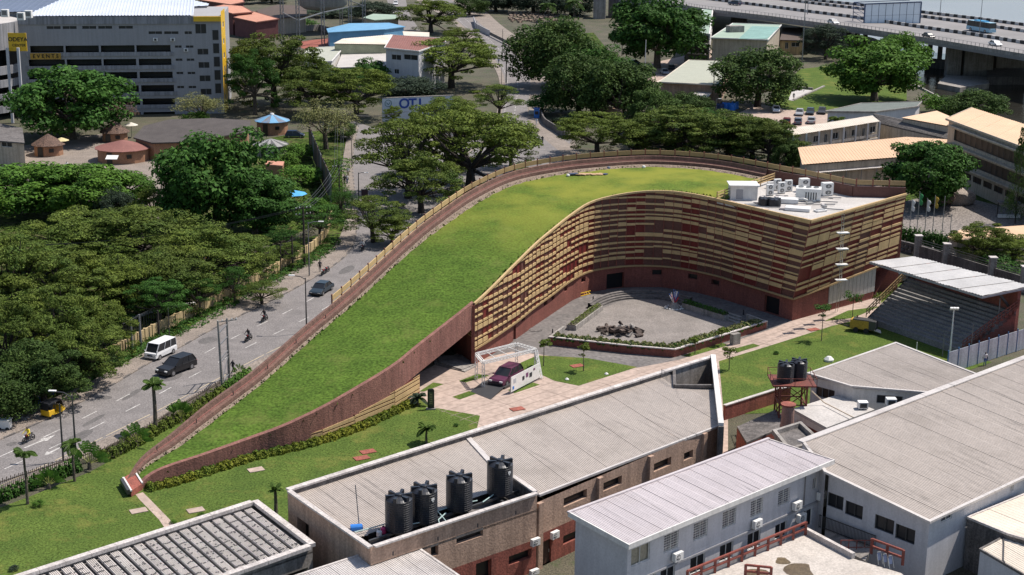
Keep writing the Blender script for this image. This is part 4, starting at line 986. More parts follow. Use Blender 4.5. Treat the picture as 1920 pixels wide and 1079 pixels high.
# ------------------------------------------------------------------ two storey pale building
wb = thing('two_storey_annexe', 'pale grey two-storey annexe with pinkish ribbed roof and barred windows', 'building', G(1190, 1100, 0))
r1, r2, r3, r4 = G(1067, 962, 7.9), G(1179, 1023, 7.3), G(1564, 864, 7.3), G(1440, 824, 7.9)
sheet_roof(wb, [r1, r2, r3, r4], r2 - r1, 1.0, .2, .03, m_pinkr, lap=.02)
fascia(wb, [r1, r4], .25, .12, m_pinkr, 'ridge_cap', dz=.07)
for i, (a, c) in enumerate(((r1, r2), (r2, r3), (r3, r4))): fascia(wb, [a, c], .12, .42, m_white if i != 2 else m_cop, 'fascia_board', dz=-.12)
ed = (V2(r3) - V2(r2)).normalized(); pd = (V2(r1) - V2(r2)).normalized()
c1 = V2(r2) + ed * .55 + pd * .6; c2 = V2(r3) - ed * .3 + pd * .6; c0 = V2(r1) + ed * .55 - pd * .2; c3 = V2(r4) - ed * .3 - pd * .2
wf = Wall(c1, c2, 3.75, 7.1)
ups = [(1201, 1040, 2.1, 1.5), (1258.6, 1016, 1.7, 1.5), (1313.6, 994, 1.7, 1.5), (1367.5, 972, 1.7, 1.5), (1419, 952, 1.6, 1.5), (1470, 932, 1.6, 1.4), (1528, 907, .6, 1.1)]
for h in ups: wf.hole(*h)
wf.build('upper_wall', m_bluegrey, wb, .22)
m_curt = mat('beige_curtain', (.36, .33, .25), (.3, .27, .2), rough=.6); m_pan = plain('grey_reflecting_glass', (.16, .16, .175), .15)
wf.windows(wb, m_white, m_curt, idx=[0]); wf.windows(wb, m_white, m_pan, idx=[1, 2, 3, 4, 5], bars=6); wf.windows(wb, m_white, m_pan, idx=[6])
wg = Wall(c1, c2, -.1, 3.6)
for h in ((1215, 1092, 1.7, 1.5), (1252, 1076, 1.7, 1.5), (1308, 1058, 1.8, 1.5), (1362, 1035, 1.7, 1.5), (1413.5, 1013, 1.7, 1.5), (1464, 995, 1.6, 1.4), (1512, 973, 1.6, 1.6)): wg.hole(*h)
wg.build('lower_wall', m_bluegrey, wb, .22); wg.windows(wb, m_white, m_glass)
b = B(); b.beam(wf.pt(0, 3.68, .04), wf.pt(wf.L, 3.68, .04), .16, .16); b.ob('string_course', m_greyw, wb)
ws = Wall(c0, c1, -.1, 7.4); ws.build('gable_wall', m_bluegrey, wb)
b = B(); b.poly([c3, c2, c2 + Vector((0, 0, 7.3)), c3 + Vector((0, 0, 7.5))]); b.poly([c0, c3, c3 + Vector((0, 0, 7.5)), c0 + Vector((0, 0, 7.5))]); b.ob('rear_wall', m_bluegrey, wb)
u, z = wf.at(1508, 915)
B().tube([wf.pt(u, 7.0, .08), wf.pt(u, 3.9, .08)], .05, 6).ob('downpipe', m_steel, wb)
g_ = 'air conditioners on the pale annexe'
for x, y, lb in ((1265, 1041, 'white wall unit between the first and second barred windows, leftmost on the annexe'), (1414, 980, 'white wall unit under the fifth upper window of the annexe'), (1489, 946, 'white wall unit right of the last barred window'), (1535, 927, 'white wall unit below the small window, furthest right on the annexe'), (1497, 969, 'lower white wall unit above the last ground window')): wall_ac(wf, x, y, lb, g_, 1.15)
# terrace with red rail
tr = thing('roof_terrace', 'sun-bleached concrete terrace with brown puddle stains at the bottom right', 'terrace', G(1480, 1060, 2.6))
m_terr = mat('bleached_terrace', (.54, .49, .44), (.42, .38, .34), scale=.5, rough=.85, fine=.12, bump=.1, stain=(.42, .36, .30), stain_amt=.5)
tz = 2.6; T = [G(1290, 1092, tz), G(1510, 1000, tz), G(1600, 1048, tz), G(1690, 1075, tz), G(1740, 1120, tz), G(1300, 1200, tz)]
B().slab(T, .3).ob('terrace_slab', m_terr, tr)
b = B(); b.prism([(p.x, p.y) for p in T], -.1, tz - .3); b.ob('terrace_wall', m_greyw, tr)
m_pud = mat('brown_stain', (.16, .12, .07), (.11, .08, .05), rough=.35, fine=.2)
for x, y, s in ((1467, 1052, 1.0), (1500, 1070, 2.0), (1420, 1078, 1.6)):
    c = G(x, y, tz); n = 18; b = B(); b.poly([(c.x + s * .55 * math.cos(a) * (1 + .25 * math.sin(3 * a + x)), c.y + s * .8 * math.sin(a) * (1 + .2 * math.cos(2 * a)), tz + .006 + s * .001) for a in [2 * math.pi * j / n for j in range(n)]]); b.ob('puddle_stain', m_pud, tr)
B().beam(T[1] + Vector((0, 0, .25)), T[2] + Vector((0, 0, .25)), .35, .5).ob('terrace_kerb', m_cop, tr)
def railing(name, lb, a, c, n, h, m, rails=(.98, .5), w=.14, cat='railing'):
    t = thing(name, lb, cat, a); ps = resample([a, c], n + 1)
    for p in ps: B().beam(p, p + Vector((0, 0, h)), w, w).ob('post', m, t)
    for p, q in zip(ps, ps[1:]):
        for r_ in rails: B().beam(p + Vector((0, 0, h * r_)), q + Vector((0, 0, h * r_)), w * .8, w * .8).ob('rail', m, t)
    return t
m_rail = mat('red_rail_paint', (.27, .06, .04), (.18, .05, .04), scale=2., rough=.6, fine=.15)
railing('red_railing', 'long rust-red terrace railing running along the pale annexe', G(1288, 1096, tz), G(1510, 1003, tz), 9, 1.15, m_rail, w=.2)
railing('red_railing', 'short rust-red railing beside the leaning metal chairs', G(1633, 1038, tz), G(1692, 1060, tz), 2, 1.3, m_rail, w=.2)
railing('red_railing', 'rust-red stair railing between terrace and grey wall', G(1575, 1040, tz - 1), G(1635, 1040, tz - .9), 4, 1.3, m_rail, w=.07)
railing('red_railing', 'rust-red railing stub cut by the bottom edge of the photo', G(1397, 1083, tz), G(1445, 1088, tz), 2, 1.1, m_rail, w=.2)
for x, lb in ((1647, 'left leaning metal chair frame by the red railing'), (1658, 'middle leaning metal chair frame by the red railing'), (1668, 'right leaning metal chair frame by the red railing')):
    t = lthing('metal_chair', lb, 'chair', G(x, 1056 + (x - 1647) * .35, tz), 'metal chairs leaning by the railing', rz=.4)
    b = B(); b.tube([(-.2, -.3, 0), (-.2, 0, .75), (-.15, .05, .95), (.15, .05, .95), (.2, 0, .75), (.2, -.3, 0)], .03, 6); b.ob('frame', m_silver, t)
    B().box((0, -.05, .5), (.36, .06, .42), rx=-.3).ob('seat', plain('blue_grey_seat', (.12, .15, .25), .6), t); B().box((0, .02, .8), (.34, .04, .2), rx=-.2).ob('backrest', plain('blue_grey_seat', (.12, .15, .25), .6), t)
# iron railing, stair ramp and ledge along the grey wall
rl2 = thing('iron_fence', 'black iron railing along the foot of the grey shed wall', 'fence', G(1540, 985, 1.5))
fa_, fb_ = G(1535, 990, 1.6), G(1640, 1030, 1.6); ps = resample([fa_, fb_], 42); b = B()
for p in ps: b.beam(p, p + Vector((0, 0, 1.2)), .04, .04)
b.ob('bars', m_dsteel, rl2); b = B(); b.beam(fa_ + Vector((0, 0, 1.2)), fb_ + Vector((0, 0, 1.2)), .06, .06); b.beam(fa_ + Vector((0, 0, .15)), fb_ + Vector((0, 0, .15)), .06, .06); b.ob('top_rail', m_dsteel, rl2)
b = B(); s_ = [G(1548, 1012, 1.2), G(1570, 1002, 1.6), G(1632, 1032, 2.5), G(1622, 1052, 2.4)]; b.slab(s_, .5); b.ob('stair_ramp', m_conc, label='pale concrete ramp slab between the terrace and the iron railing', cat='ramp')

# ------------------------------------------------------------------ big grey shed at the right
bs = thing('big_shed', 'huge grey ribbed-roof shed filling the right foreground with four small dark windows', 'building', G(1743, 1060, 0))
s1, s2 = G(1548, 886, 6.9), G(1743, 979, 5.9)
s3 = G(1920, 896, 5.9); s3 = s2 + (s3 - s2) * 2.2
s0 = G(1503, 822, 7.6); 
dirr = (s2 - s1)
t1 = G(1505, 828, 7.4); t4 = G(1920, 672, 7.4); t4 = t1 + (t4 - t1) * 1.9
roofS = planar([s1, s2, s3, s2 + (s3 - s2) + (t1 - s2), t4, t1], s1, s2, s3)
roofS = planar([s1, s2, s3, t4, t1], s1, s2, s3)
sheet_roof(bs, roofS, dirr, 2.2, .24, .035, m_greyr, lap=.02)
fascia(bs, [roofS[4], roofS[0], roofS[1], roofS[2]], .3, .2, m_lightr, 'edge_trim', dz=.02); fascia(bs, [roofS[3], roofS[4]], .7, .12, m_lightr, 'ridge_flashing', dz=.08)
pdn = (V2(s3) - V2(s2)).normalized() * .5; wa = V2(s1) + pdn; wb_ = V2(s2) + pdn - (V2(s2) - V2(s1)).normalized() * .3
w = Wall(wa, wb_, -.1, 5.75)
for h in ((1565, 940, 1.8, 1.25), (1601, 957, 1.8, 1.25), (1658, 984, 1.9, 1.3), (1697, 1002, 1.9, 1.3)): w.hole(*h)
w.build('gable_wall', m_bluegrey, bs, .25); w.windows(bs, m_dsteel, m_glass, depth=.25)
B().poly([w.pt(0, 5.75), w.pt(w.L, 5.75), Vector((*wb_.xy, s2.z - .12)), Vector((*wa.xy, s1.z - .12))]).ob('gable_top', m_bluegrey, bs)
w2 = Wall(wb_, V2(s3) - pdn, -.1, 5.7); w2.hole(1775, 970, 1.6, .6).hole(1898, 914, .5, .8); w2.build('side_wall', m_bluegrey, bs, .2); w2.windows(bs, m_white, m_pan)
B().poly([V2(s1), V2(t1), Vector((*t1.xy, roofS[4].z - .1)), Vector((*s1.xy, roofS[0].z - .1))]).ob('side_wall', m_bluegrey, bs)
B().poly([V2(t1), V2(t4), Vector((*t4.xy, roofS[3].z - .1)), Vector((*t1.xy, roofS[4].z - .1))]).ob('rear_wall', m_bluegrey, bs)
# cream roofs at the right edge
cr = thing('cream_roof_building', 'building with stained cream flat roofs cut by the right edge of the photo', 'building', G(1900, 1010, 0))
rf1 = [G(1815, 971, 4.6), G(1925, 926, 4.6), G(2150, 1010, 4.6), G(2020, 1040, 4.6), G(1890, 1002, 4.6)]
sheet_roof(cr, rf1, rf1[4] - rf1[0], 3, .5, .02, m_cream, merge=True); fascia(cr, rf1, .16, .2, m_cop, closed=True)
B().prism([(p.x, p.y) for p in rf1], 0, 4.45).ob('wall', m_dconc, cr)
rf2 = [G(1838, 1031, 4.1), G(1890, 1003, 4.1), G(2060, 1060, 4.1), G(2060, 1160, 4.1)]
sheet_roof(cr, rf2, rf2[3] - rf2[0], 1.2, .3, .03, m_cream); fascia(cr, rf2, .16, .2, m_dconc, closed=True)
B().prism([(p.x, p.y) for p in rf2], 0, 3.95).ob('wall', m_bluegrey, cr)
B().tube([G(1880, 1000, 4.2), G(1882, 1020, 4.2), G(1881, 1050, 4.2), G(1884, 1056, 4.2)], .06, 6).ob('roof_pipe', m_dsteel, cr)
B().tube([G(1788, 980, 4.), G(1788, 1040, .5)], .09, 6).ob('downpipe', m_steel, cr)
# ------------------------------------------------------------------ polygonal grey roof, white walls
pg = thing('five_sided_pavilion', 'white building with five-sided grey ribbed roof beside the right lawn', 'building', G(1640, 800, 0))
PP = [(1516, 701, 5.5), (1680, 644, 6.0), (1843, 701, 5.8), (1744, 737, 5.2), (1596, 730, 5.0)]
pz = [G(*p) for p in PP]; pz = planar(pz, pz[0], pz[1], pz[3])
sheet_roof(pg, pz, pz[2] - pz[1], 1.9, .24, .035, m_greyr); fascia(pg, pz, .3, .2, m_lightr, 'edge_trim', closed=True)
cen = sum(pz, Vector()) / 5; pi_ = [V2(cen.lerp(p, .965)) for p in pz]
for i in range(5):
    a, c = pi_[i], pi_[(i + 1) % 5]; w = Wall(a, c, -.1, min(pz[i].z, pz[(i + 1) % 5].z) - .15)
    if i == 3: w.hole(1668, 750, 2.6, .9)
    if i == 4: w.hole(1547, 738, 2.2, 1.1)
    w.build('wall', m_white, pg, .25); w.windows(pg, m_steel, m_glass, mull=2) if w.holes else None
ft = thing('white_flat_roof_store', 'small white flat-roofed store with red-brown shutter beside the tank tower', 'building', G(1490, 850, 0))
fp = [G(1486, 767, 3.9), G(1568, 741, 3.9), G(1640, 768, 3.9), G(1550, 802, 3.9)]
B().slab(fp, .3).ob('roof', m_deck, ft); cc = sum(fp, Vector()) / 4
w = Wall(V2(cc.lerp(fp[0], .96)), V2(cc.lerp(fp[3], .96)), -.1, 3.6); w.hrect(.6, w.L - .8, 0, 2.9); w.build('wall', m_white, ft, .2)
B().poly([w.pt(.6, 0, -.2), w.pt(w.L - .8, 0, -.2), w.pt(w.L - .8, 2.9, -.2), w.pt(.6, 2.9, -.2)]).ob('shutter', m_rust, ft)
for a, c in ((0, 1), (1, 2), (3, 2)): B().poly([V2(cc.lerp(fp[a], .96)), V2(cc.lerp(fp[c], .96)), V2(cc.lerp(fp[c], .96)) + Vector((0, 0, 3.6)), V2(cc.lerp(fp[a], .96)) + Vector((0, 0, 3.6))]).ob('wall', m_white, ft)
for x, y in ((1617, 766), (1670, 760)):
    t = lthing('roof_vent', 'white box vent on the ' + ('small flat roof' if x < 1650 else 'edge beside the big grey roof'), 'vent', G(x, y, 3.95 if x < 1650 else 4.6), 'roof vent boxes'); B().box((0, 0, .4), (1.0, .8, .7)).ob('casing', m_clean, t, bevel=.03); B().box((0, -.41, .4), (.7, .03, .45)).ob('louvre', m_dsteel, t)
# low yards and walls behind the hall right end
yw = thing('red_yard_wall', 'low rust-red wall with dark yard behind it at the edge of the right lawn', 'wall', G(1400, 790))
ya = [G(1357, 788), G(1452, 757), G(1480, 752)]
for a, c in zip(ya, ya[1:]): B().beam(a + Vector((0, 0, .8)), c + Vector((0, 0, .8)), .3, 1.6).ob('wall', m_redw, yw); B().beam(a + Vector((0, 0, 1.65)), c + Vector((0, 0, 1.65)), .4, .1).ob('coping', m_cop, yw)
t = thing('yard_shed', 'dark low flat-roofed shed behind the red yard wall', 'shed', G(1420, 830)); q = [G(1382, 800, 2.6), G(1455, 768, 2.6), G(1480, 795, 2.6), G(1400, 830, 2.6)]; B().slab(q, .2).ob('roof', m_dconc, t); B().prism([(p.x, p.y) for p in q], 0, 2.35).ob('wall', m_redw, t)
t = lthing('clay_chimney', 'stout pinkish chimney cap behind the annexe roof', 'chimney', G(1472, 860, 0)); B().lathe((0, 0, 0), [(.75, 0), (.75, 3.2), (.65, 3.9), (.62, 5.6)], 16).ob('stack', mat('pink_clay', (.42, .25, .2)), t); B().lathe((0, 0, 5.6), [(.75, 0), (.75, .15)], 16).ob('cap', m_redw, t)
t = thing('dark_pit_roof', 'dark sunken roof with pale kerb behind the annexe roof corner', 'building', G(1500, 850)); q = [G(1452, 815, 4.2), G(1500, 800, 4.2), G(1535, 832, 4.2), G(1480, 850, 4.2)]; B().slab(q, .2).ob('roof', m_dconc, t); fascia(t, q, .35, .5, m_conc, 'kerb', closed=True, dz=.2); B().prism([(p.x, p.y) for p in q], 0, 3.95).ob('wall', m_conc, t)
# rust-red tower with two tanks
tw = thing('tank_tower', 'rust-red steel lattice tower carrying two black tanks', 'tower', G(1478, 826)); tb = G(1478, 820)
zt_ = Zat(tb, 716); s = 1.35; b = B()
legs = [Vector((tb.x + i * s, tb.y + j * s, 0)) for i, j in ((-1, -1), (1, -1), (1, 1), (-1, 1))]
for p in legs: B().beam(p, p + Vector((0, 0, zt_)), .16, .16).ob('leg', m_rust, tw)
for i in range(4):
    a, c = legs[i], legs[(i + 1) % 4]
    for k in range(3):
        z0 = zt_ * k / 3; z1 = zt_ * (k + 1) / 3; b = B(); b.beam(a + Vector((0, 0, z0)), c + Vector((0, 0, z1)), .08, .08); b.beam(c + Vector((0, 0, z0)), a + Vector((0, 0, z1)), .08, .08); b.beam(a + Vector((0, 0, z1 - .05)), c + Vector((0, 0, z1 - .05)), .1, .1); b.ob('brace', m_rust, tw)
B().box(tb + Vector((0, 0, zt_ + .08)), (4.4, 3.6, .14)).ob('platform', m_rust, tw)
b = B()
for i in range(4):
    cs = [Vector((tb.x + i_ * 2.2, tb.y + j_ * 1.8, zt_)) for i_, j_ in ((-1, -1), (1, -1), (1, 1), (-1, 1))]; a, c = cs[i], cs[(i + 1) % 4]; b.beam(a + Vector((0, 0, .9)), c + Vector((0, 0, .9)), .05, .05)
    for t_ in (0, .5): p = a.lerp(c, t_); b.beam(p, p + Vector((0, 0, .95)), .05, .05)
b.ob('guard_rail', m_rust, tw)
water_tank(tb + Vector((-.75, -.35, zt_ + .16)), .85, 2.1, 'black tank on the red tower, left and nearer of the two', 'tanks on the red tower'); water_tank(tb + Vector((.75, .6, zt_ + .16)), .85, 2.1, 'black tank on the red tower, right and further of the two', 'tanks on the red tower')
B().tube([tb + Vector((1.2, -1, zt_)), G(1545, 755, 4.2), G(1600, 783, 4.2)], .06, 6).ob('roof_hose', plain('sun_bleached_pipe', (.62, .5, .36)), label='pale pipe slanting from the red tower down across the white flat roof', cat='pipe')

# ------------------------------------------------------------------ open-air stand with its white roof
gs = thing('grandstand', 'dark stepped concrete grandstand under a white canopy roof', 'grandstand', G(1700, 640))
F0, F1 = G(1626, 606), G(1800, 668); K0z = 5.2
K0 = Vector((*G(1706, 517, K0z).xy, K0z)); K1 = K0 + (F1 - F0) * 1.12
m_step = mat('stand_concrete', (.26, .25, .245), (.19, .185, .18), scale=.6, rough=.9, fine=.2)
nst = 13
for k in range(nst):
    t0 = k / nst; t1_ = (k + 1) / nst; z = .8 + (K0z - .8) * t0
    a = F0.lerp(V2(K0), t0); c = F1.lerp(V2(K1), t0); e = F1.lerp(V2(K1), t1_); f = F0.lerp(V2(K0), t1_)
    B().prism([(p.x, p.y) for p in (a, c, e, f)], -.1 if k == 0 else z - .6, z).ob('step', m_step, gs)
B().prism([(p.x, p.y) for p in (V2(K0), V2(K1), V2(K1) + (V2(K0) - F0) * .08, V2(K0) + (V2(K0) - F0) * .08)], -.1, 7.4).ob('back_wall', m_maroon, gs)
B().poly([F0, V2(K0), V2(K0) + Vector((0, 0, K0z)), F0 + Vector((0, 0, .8))]).ob('side_wall', m_dconc, gs); B().poly([F1, V2(K1), V2(K1) + Vector((0, 0, K0z)), F1 + Vector((0, 0, .8))]).ob('side_wall', m_maroon, gs)
cv = [G(1631, 491, 7.8), G(1712, 481, 8.2), G(1935, 533, 8.2), G(1842, 556, 7.4)]
cv = planar(cv, cv[0], cv[1], cv[3]); sheet_roof(gs, cv, cv[1] - cv[0], 1.6, .4, .05, mat('white_canopy', (.54, .525, .51), (.42, .41, .40), scale=.25, rough=.6, fine=.05, stain=(.42, .40, .38), stain_amt=.4), name='canopy_sheet', lap=.05); fascia(gs, cv, .1, .25, m_greyw, 'canopy_edge', closed=True, dz=-.15)
for t_ in (.05, .35, .65, .95):
    p = V2(K0).lerp(V2(K1), t_); B().beam(Vector((*p.xy, 5)), Vector((*(p + (V2(F0) - V2(K0)) * .35).xy, 7.4)), .15, .3).ob('canopy_bracket', m_dsteel, gs)
for e, (p, q) in enumerate(((F0 + Vector((0, 0, .8)), K0), (F1 + Vector((0, 0, .8)), K1))):
    o_ = Vector((-.2, 0, 0)) if e == 0 else Vector((.2, 0, 0)); ps = resample([p + o_, q + o_], 14)
    for a in ps: B().beam(a, a + Vector((0, 0, 1.15)), .09, .09).ob('rail_post', m_goldd if e == 0 else m_maroon, gs)
    for h in (.35, .7, 1.1): B().beam(ps[0] + Vector((0, 0, h)), ps[-1] + Vector((0, 0, h)), .09, .09).ob('hand_rail', m_goldd if e == 0 else m_maroon, gs)
# roadside wall behind the stand
bw = thing('rear_boundary_wall', 'dark railed wall with tall square piers behind the grandstand canopy', 'wall', G(1800, 500))
pr_ = [G(1719, 487), G(1772, 503), G(1858, 530), G(1918, 548), G(1990, 568)]
for p in pr_: B().box(p + Vector((0, 0, 1.8)), (.9, .9, 3.6)).ob('pier', m_conc, bw); B().box(p + Vector((0, 0, 3.68)), (1.1, 1.1, .14)).ob('pier_cap', m_cop, bw)
for a, c in zip(pr_, pr_[1:]):
    B().beam(a + Vector((0, 0, 1.1)), c + Vector((0, 0, 1.1)), .25, 2.2).ob('wall_panel', m_dconc, bw); b = B()
    for h in (2.4, 2.75, 3.1): b.beam(a + Vector((0, 0, h)), c + Vector((0, 0, h)), .06, .08)
    b.ob('railing', m_dsteel, bw)
# blue-grey hoarding and red court at the right edge
hd = thing('hoarding', 'pale blue-grey panel hoarding with blue posts right of the grandstand', 'fence', G(1850, 690))
h0, h1 = G(1775, 702), G(1990, 632); ps = resample([h0, h1], 13)
for a, c in zip(ps, ps[1:]):
    d = (c - a).normalized(); B().beam(a + d * .06 + Vector((0, 0, 1.35)), c - d * .06 + Vector((0, 0, 1.35)), .06, 2.6).ob('panel', mat('hoarding_panel', (.42, .46, .52), (.33, .37, .43), scale=.7, rough=.7, fine=.1, streak=.3), hd)
    B().beam(a, a + Vector((0, 0, 2.9)), .12, .12).ob('post', plain('hoarding_blue', (.06, .2, .42)), hd)
sheet('red_court', [(1800, 735), (1862, 700), (2000, 640), (2050, 700), (1900, 760)], .035, m_redbrick)
# ------------------------------------------------------------------ text helper
def text(s, size, o, right, up, m, parent, name='lettering', ext=.03, align='CENTER', bold=0.):
    cu = bpy.data.curves.new(name, 'FONT'); cu.body = s; cu.size = size; cu.extrude = ext; cu.align_x = align; cu.align_y = 'CENTER'; cu.offset = bold; cu.resolution_u = 3
    t = bpy.data.objects.new(name, cu); me = bpy.data.meshes.new_from_object(t); bpy.data.objects.remove(t); bpy.data.curves.remove(cu)
    r = Vector(right).normalized(); u = Vector(up).normalized(); n = r.cross(u); M_ = Matrix(((r.x, u.x, n.x, 0), (r.y, u.y, n.y, 0), (r.z, u.z, n.z, 0), (0, 0, 0, 1)))
    me.transform(M_); me.materials.append(m); ob_ = bpy.data.objects.new(name, me); sc.collection.objects.link(ob_); ob_.parent = parent
    rt = parent
    while rt.parent: rt = rt.parent
    ob_.location = Vector(o) - (Vector((0, 0, 0)) if rt.name in LOCALS else wl(parent)); return ob_
def bld(name, label, pts, roof, wall, sheets=None, wins=(), over=.96, slabt=.25, trim=None, cat='building', pitch=.5, rib=None, frame=None, glass=None):
    P = [G(*p) for p in pts]; n = len(P)
    if n > 3: P = planar(P, P[0], P[1], P[n // 2 + (1 if n > 4 else 0)]) if sheets else P
    cen = sum(P, Vector()) / n; t = thing(name, label, cat, V2(cen))
    if sheets: sheet_roof(t, P, rib or (P[1] - P[0]), sheets, pitch, .05, roof, merge=(sheets > 90))
    else: B().slab(P, slabt).ob('roof', roof, t)
    if trim: fascia(t, P, .25, .3, trim, 'roof_edge', closed=True, dz=-.05)
    q = [V2(cen.lerp(p, over)) for p in P]
    for i in range(n):
        a, c = q[i], q[(i + 1) % n]; za, zc = P[i].z - .2, P[(i + 1) % n].z - .2
        w = Wall(a, c, -.1, min(za, zc))
        for (e, x) in wins:
            if e == i:
                for h in x: w.hpx(*h)
        w.build('wall', wall, t, .3)
        if abs(za - zc) > .1: B().poly([w.pt(0, w.z1), w.pt(w.L, w.z1), w.pt(w.L, zc), w.pt(0, za)]).ob('gable', wall, t)
        if w.holes: w.windows(t, frame or m_frame, glass or m_glass, depth=.3)
    return t
# ------------------------------------------------------------------ multi-storey car park
cp = thing('parking_block', 'grey multi-storey car park with yellow corner strip and black deck openings', 'building', G(230, 220))
a, c = G(46, 218), G(421, 213)
hz = Zat(G(350, 216), 32)
w = Wall(a, c, -.1, hz)
K = lambda x0, y0, x1, y1: w.hpx(x0 / 4, y0 / 4, x1 / 4, y1 / 4)
deck0 = 0
for (y0, y1, xs) in ((340, 390, (225, 475, 490, 740, 755, 1008, 1022, 1278)), (442, 490, (215, 485, 500, 760, 775, 1020, 1040, 1284)), (540, 588, (215, 490, 505, 768, 783, 1028, 1046, 1294)), (640, 688, (220, 500, 515, 775, 790, 1040, 1058, 1304)), (740, 786, (225, 505, 520, 785, 800, 1050, 1068, 1310)), (842, 880, (230, 510, 525, 790, 805, 1055, 1075, 1312))):
    zt1 = w.at(1150 / 4, y0 / 4)[1]; zt0_ = w.at(1150 / 4, y1 / 4)[1]
    for i in range(0, 8, 2): w.hrect(w.at(xs[i] / 4, y0 / 4)[0], w.at(xs[i + 1] / 4, y0 / 4)[0], zt0_, zt1)
n_deck = len(w.holes)
zs_ = (w.at(900 / 4, 196 / 4)[1], w.at(900 / 4, 218 / 4)[1])
for x in (350, 470, 617, 737, 892): w.hrect(w.at(x / 4, 52)[0], w.at((x + 104) / 4, 52)[0], zs_[1], zs_[0])
for x, ww in ((1115, 100), (1232, 106), (1385, 54)): K(x, 237, x + ww, 258)
for y in (352, 450, 550, 655): K(1312 + (y - 352) * .06, y - 9, 1362 + (y - 352) * .06, y + 9); K(1394 + (y - 352) * .07, y - 9, 1450 + (y - 352) * .07, y + 9)
for y, x in ((218, 1466), (390, 1482), (490, 1490), (590, 1498), (690, 1506)): K(x, y - (36 if y < 300 else 22), x + 80, y + (36 if y < 300 else 22))
n_small = len(w.holes)
w.build('wall', m_greyw, cp, 3.0, reveal=m_dark)  # deck floors, sides and backs coloured black to stand for the shade inside
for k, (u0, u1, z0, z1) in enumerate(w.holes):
    if k < n_deck: B().poly([w.pt(u0, z0, -2.9), w.pt(u1, z0, -2.9), w.pt(u1, z1, -2.9), w.pt(u0, z1, -2.9)]).ob('deck_shade_back', m_dark, cp)
    else:
        f = B(); f.beam(w.pt((u0 + u1) / 2, z0, -.12), w.pt((u0 + u1) / 2, z1, -.12), .06, .06); f.beam(w.pt(u0, z0, -.1), w.pt(u1, z0, -.1), .08, .08); f = f.ob('window', m_greyw, cp)
        B().poly([w.pt(u0, z0, -.2), w.pt(u1, z0, -.2), w.pt(u1, z1, -.2), w.pt(u0, z1, -.2)]).ob('pane', m_glass, f)
# slab edge bands stand proud
rows = sorted({round(h[3], 1) for h in w.holes[:n_deck]})
for k in range(0, n_deck, 4):
    z = w.holes[k][2]; u1 = w.holes[k + 3][1]; b = B(); b.box(w.pt(u1 / 2 + 1, z - .45, .1), (u1 - .5, .2, .9), rz=math.atan2(w.d.y, w.d.x)); b.ob('deck_band', mat('pale_grey_band', (.33, .33, .35), (.27, .27, .285), scale=.3, rough=.8, fine=.06, streak=.5), cp)
B().box(w.pt(w.L * .44, hz - .85, .12), (w.L * .88, .25, 1.7), rz=math.atan2(w.d.y, w.d.x)).ob('parapet_band', mat('pale_grey_band', (.33,) * 3), cp)
for x, y in ((1166, 297), (1296, 297), (1395, 375)):
    u, z = w.at(x / 4, y / 4); t = lthing('wall_air_conditioner', {1166: 'tiny white wall unit on the car park under the left pair of windows', 1296: 'tiny white wall unit on the car park under the right pair of windows', 1395: 'tiny white wall unit low on the car park near its stair windows'}[x], 'air conditioner', w.pt(u, z, .3), 'air conditioners on the car park', rz=math.atan2(w.d.y, w.d.x)); B().box((0, 0, 0), (1.0, .45, .7)).ob('casing', m_clean, t, bevel=.02); B().box((0, -.24, 0), (.5, .03, .5)).ob('fan_grille', m_dsteel, t)
# right flank with yellow strip and its windows
e1 = G(428, 203); e0 = V2(c); wy = Wall(e0, e1, -.1, hz + 1)
for y in (195, 320, 425, 525, 625, 730): wy.hpx(1655 / 4 + (y - 195) * .0125, (y - 22) / 4, 1672 / 4 + (y - 195) * .0125, (y + 22) / 4)
wy.holes = [[wy.L * .35, wy.L * .65, h[2], h[3]] for h in wy.holes]; wy.build('yellow_strip', m_yellow, cp, .3); wy.windows(cp, m_white, m_glass, depth=.3)
cy_ = w.at(363, 40)[0]
B().box(w.pt((cy_ + w.L) / 2, hz - .6, .3), (w.L - cy_, .6, 1.1), rz=math.atan2(w.d.y, w.d.x)).ob('yellow_band', m_yellow, cp)
for k in range(5):
    b = B(); u0 = w.at(399 + k * 1.3, 66 + k * 25)[0]; b.box(w.pt(u0 + .6, w.at(400, 66 + k * 25)[1], .03), (1.3, .1, 2.2), rz=math.atan2(w.d.y, w.d.x)); b.ob('glazed_panel', m_glass, cp)
back = V2(c) + Vector((-3, 26, 0)); B().prism([(p.x, p.y) for p in (V2(a) + Vector((0, 3.2, 0)), V2(c) + Vector((-.3, 3.2, 0)), back, V2(a) + Vector((-3, 28, 0)))], 0, hz - .3).ob('core', m_greyw, cp)
m_bwhite = mat('blue_white_roof_metal', (.60, .64, .72), (.52, .56, .64), scale=.15, rough=.4, fine=.05)
rp = [w.pt(1.5, hz + .2, .4), w.pt(cy_, hz + .2, .4), w.pt(cy_, hz + 2.6, -13), w.pt(9, hz + 2.6, -15)]
sheet_roof(cp, planar(rp, rp[0], rp[1], rp[2]), rp[2] - rp[1], 1.4, .7, .12, m_bwhite)
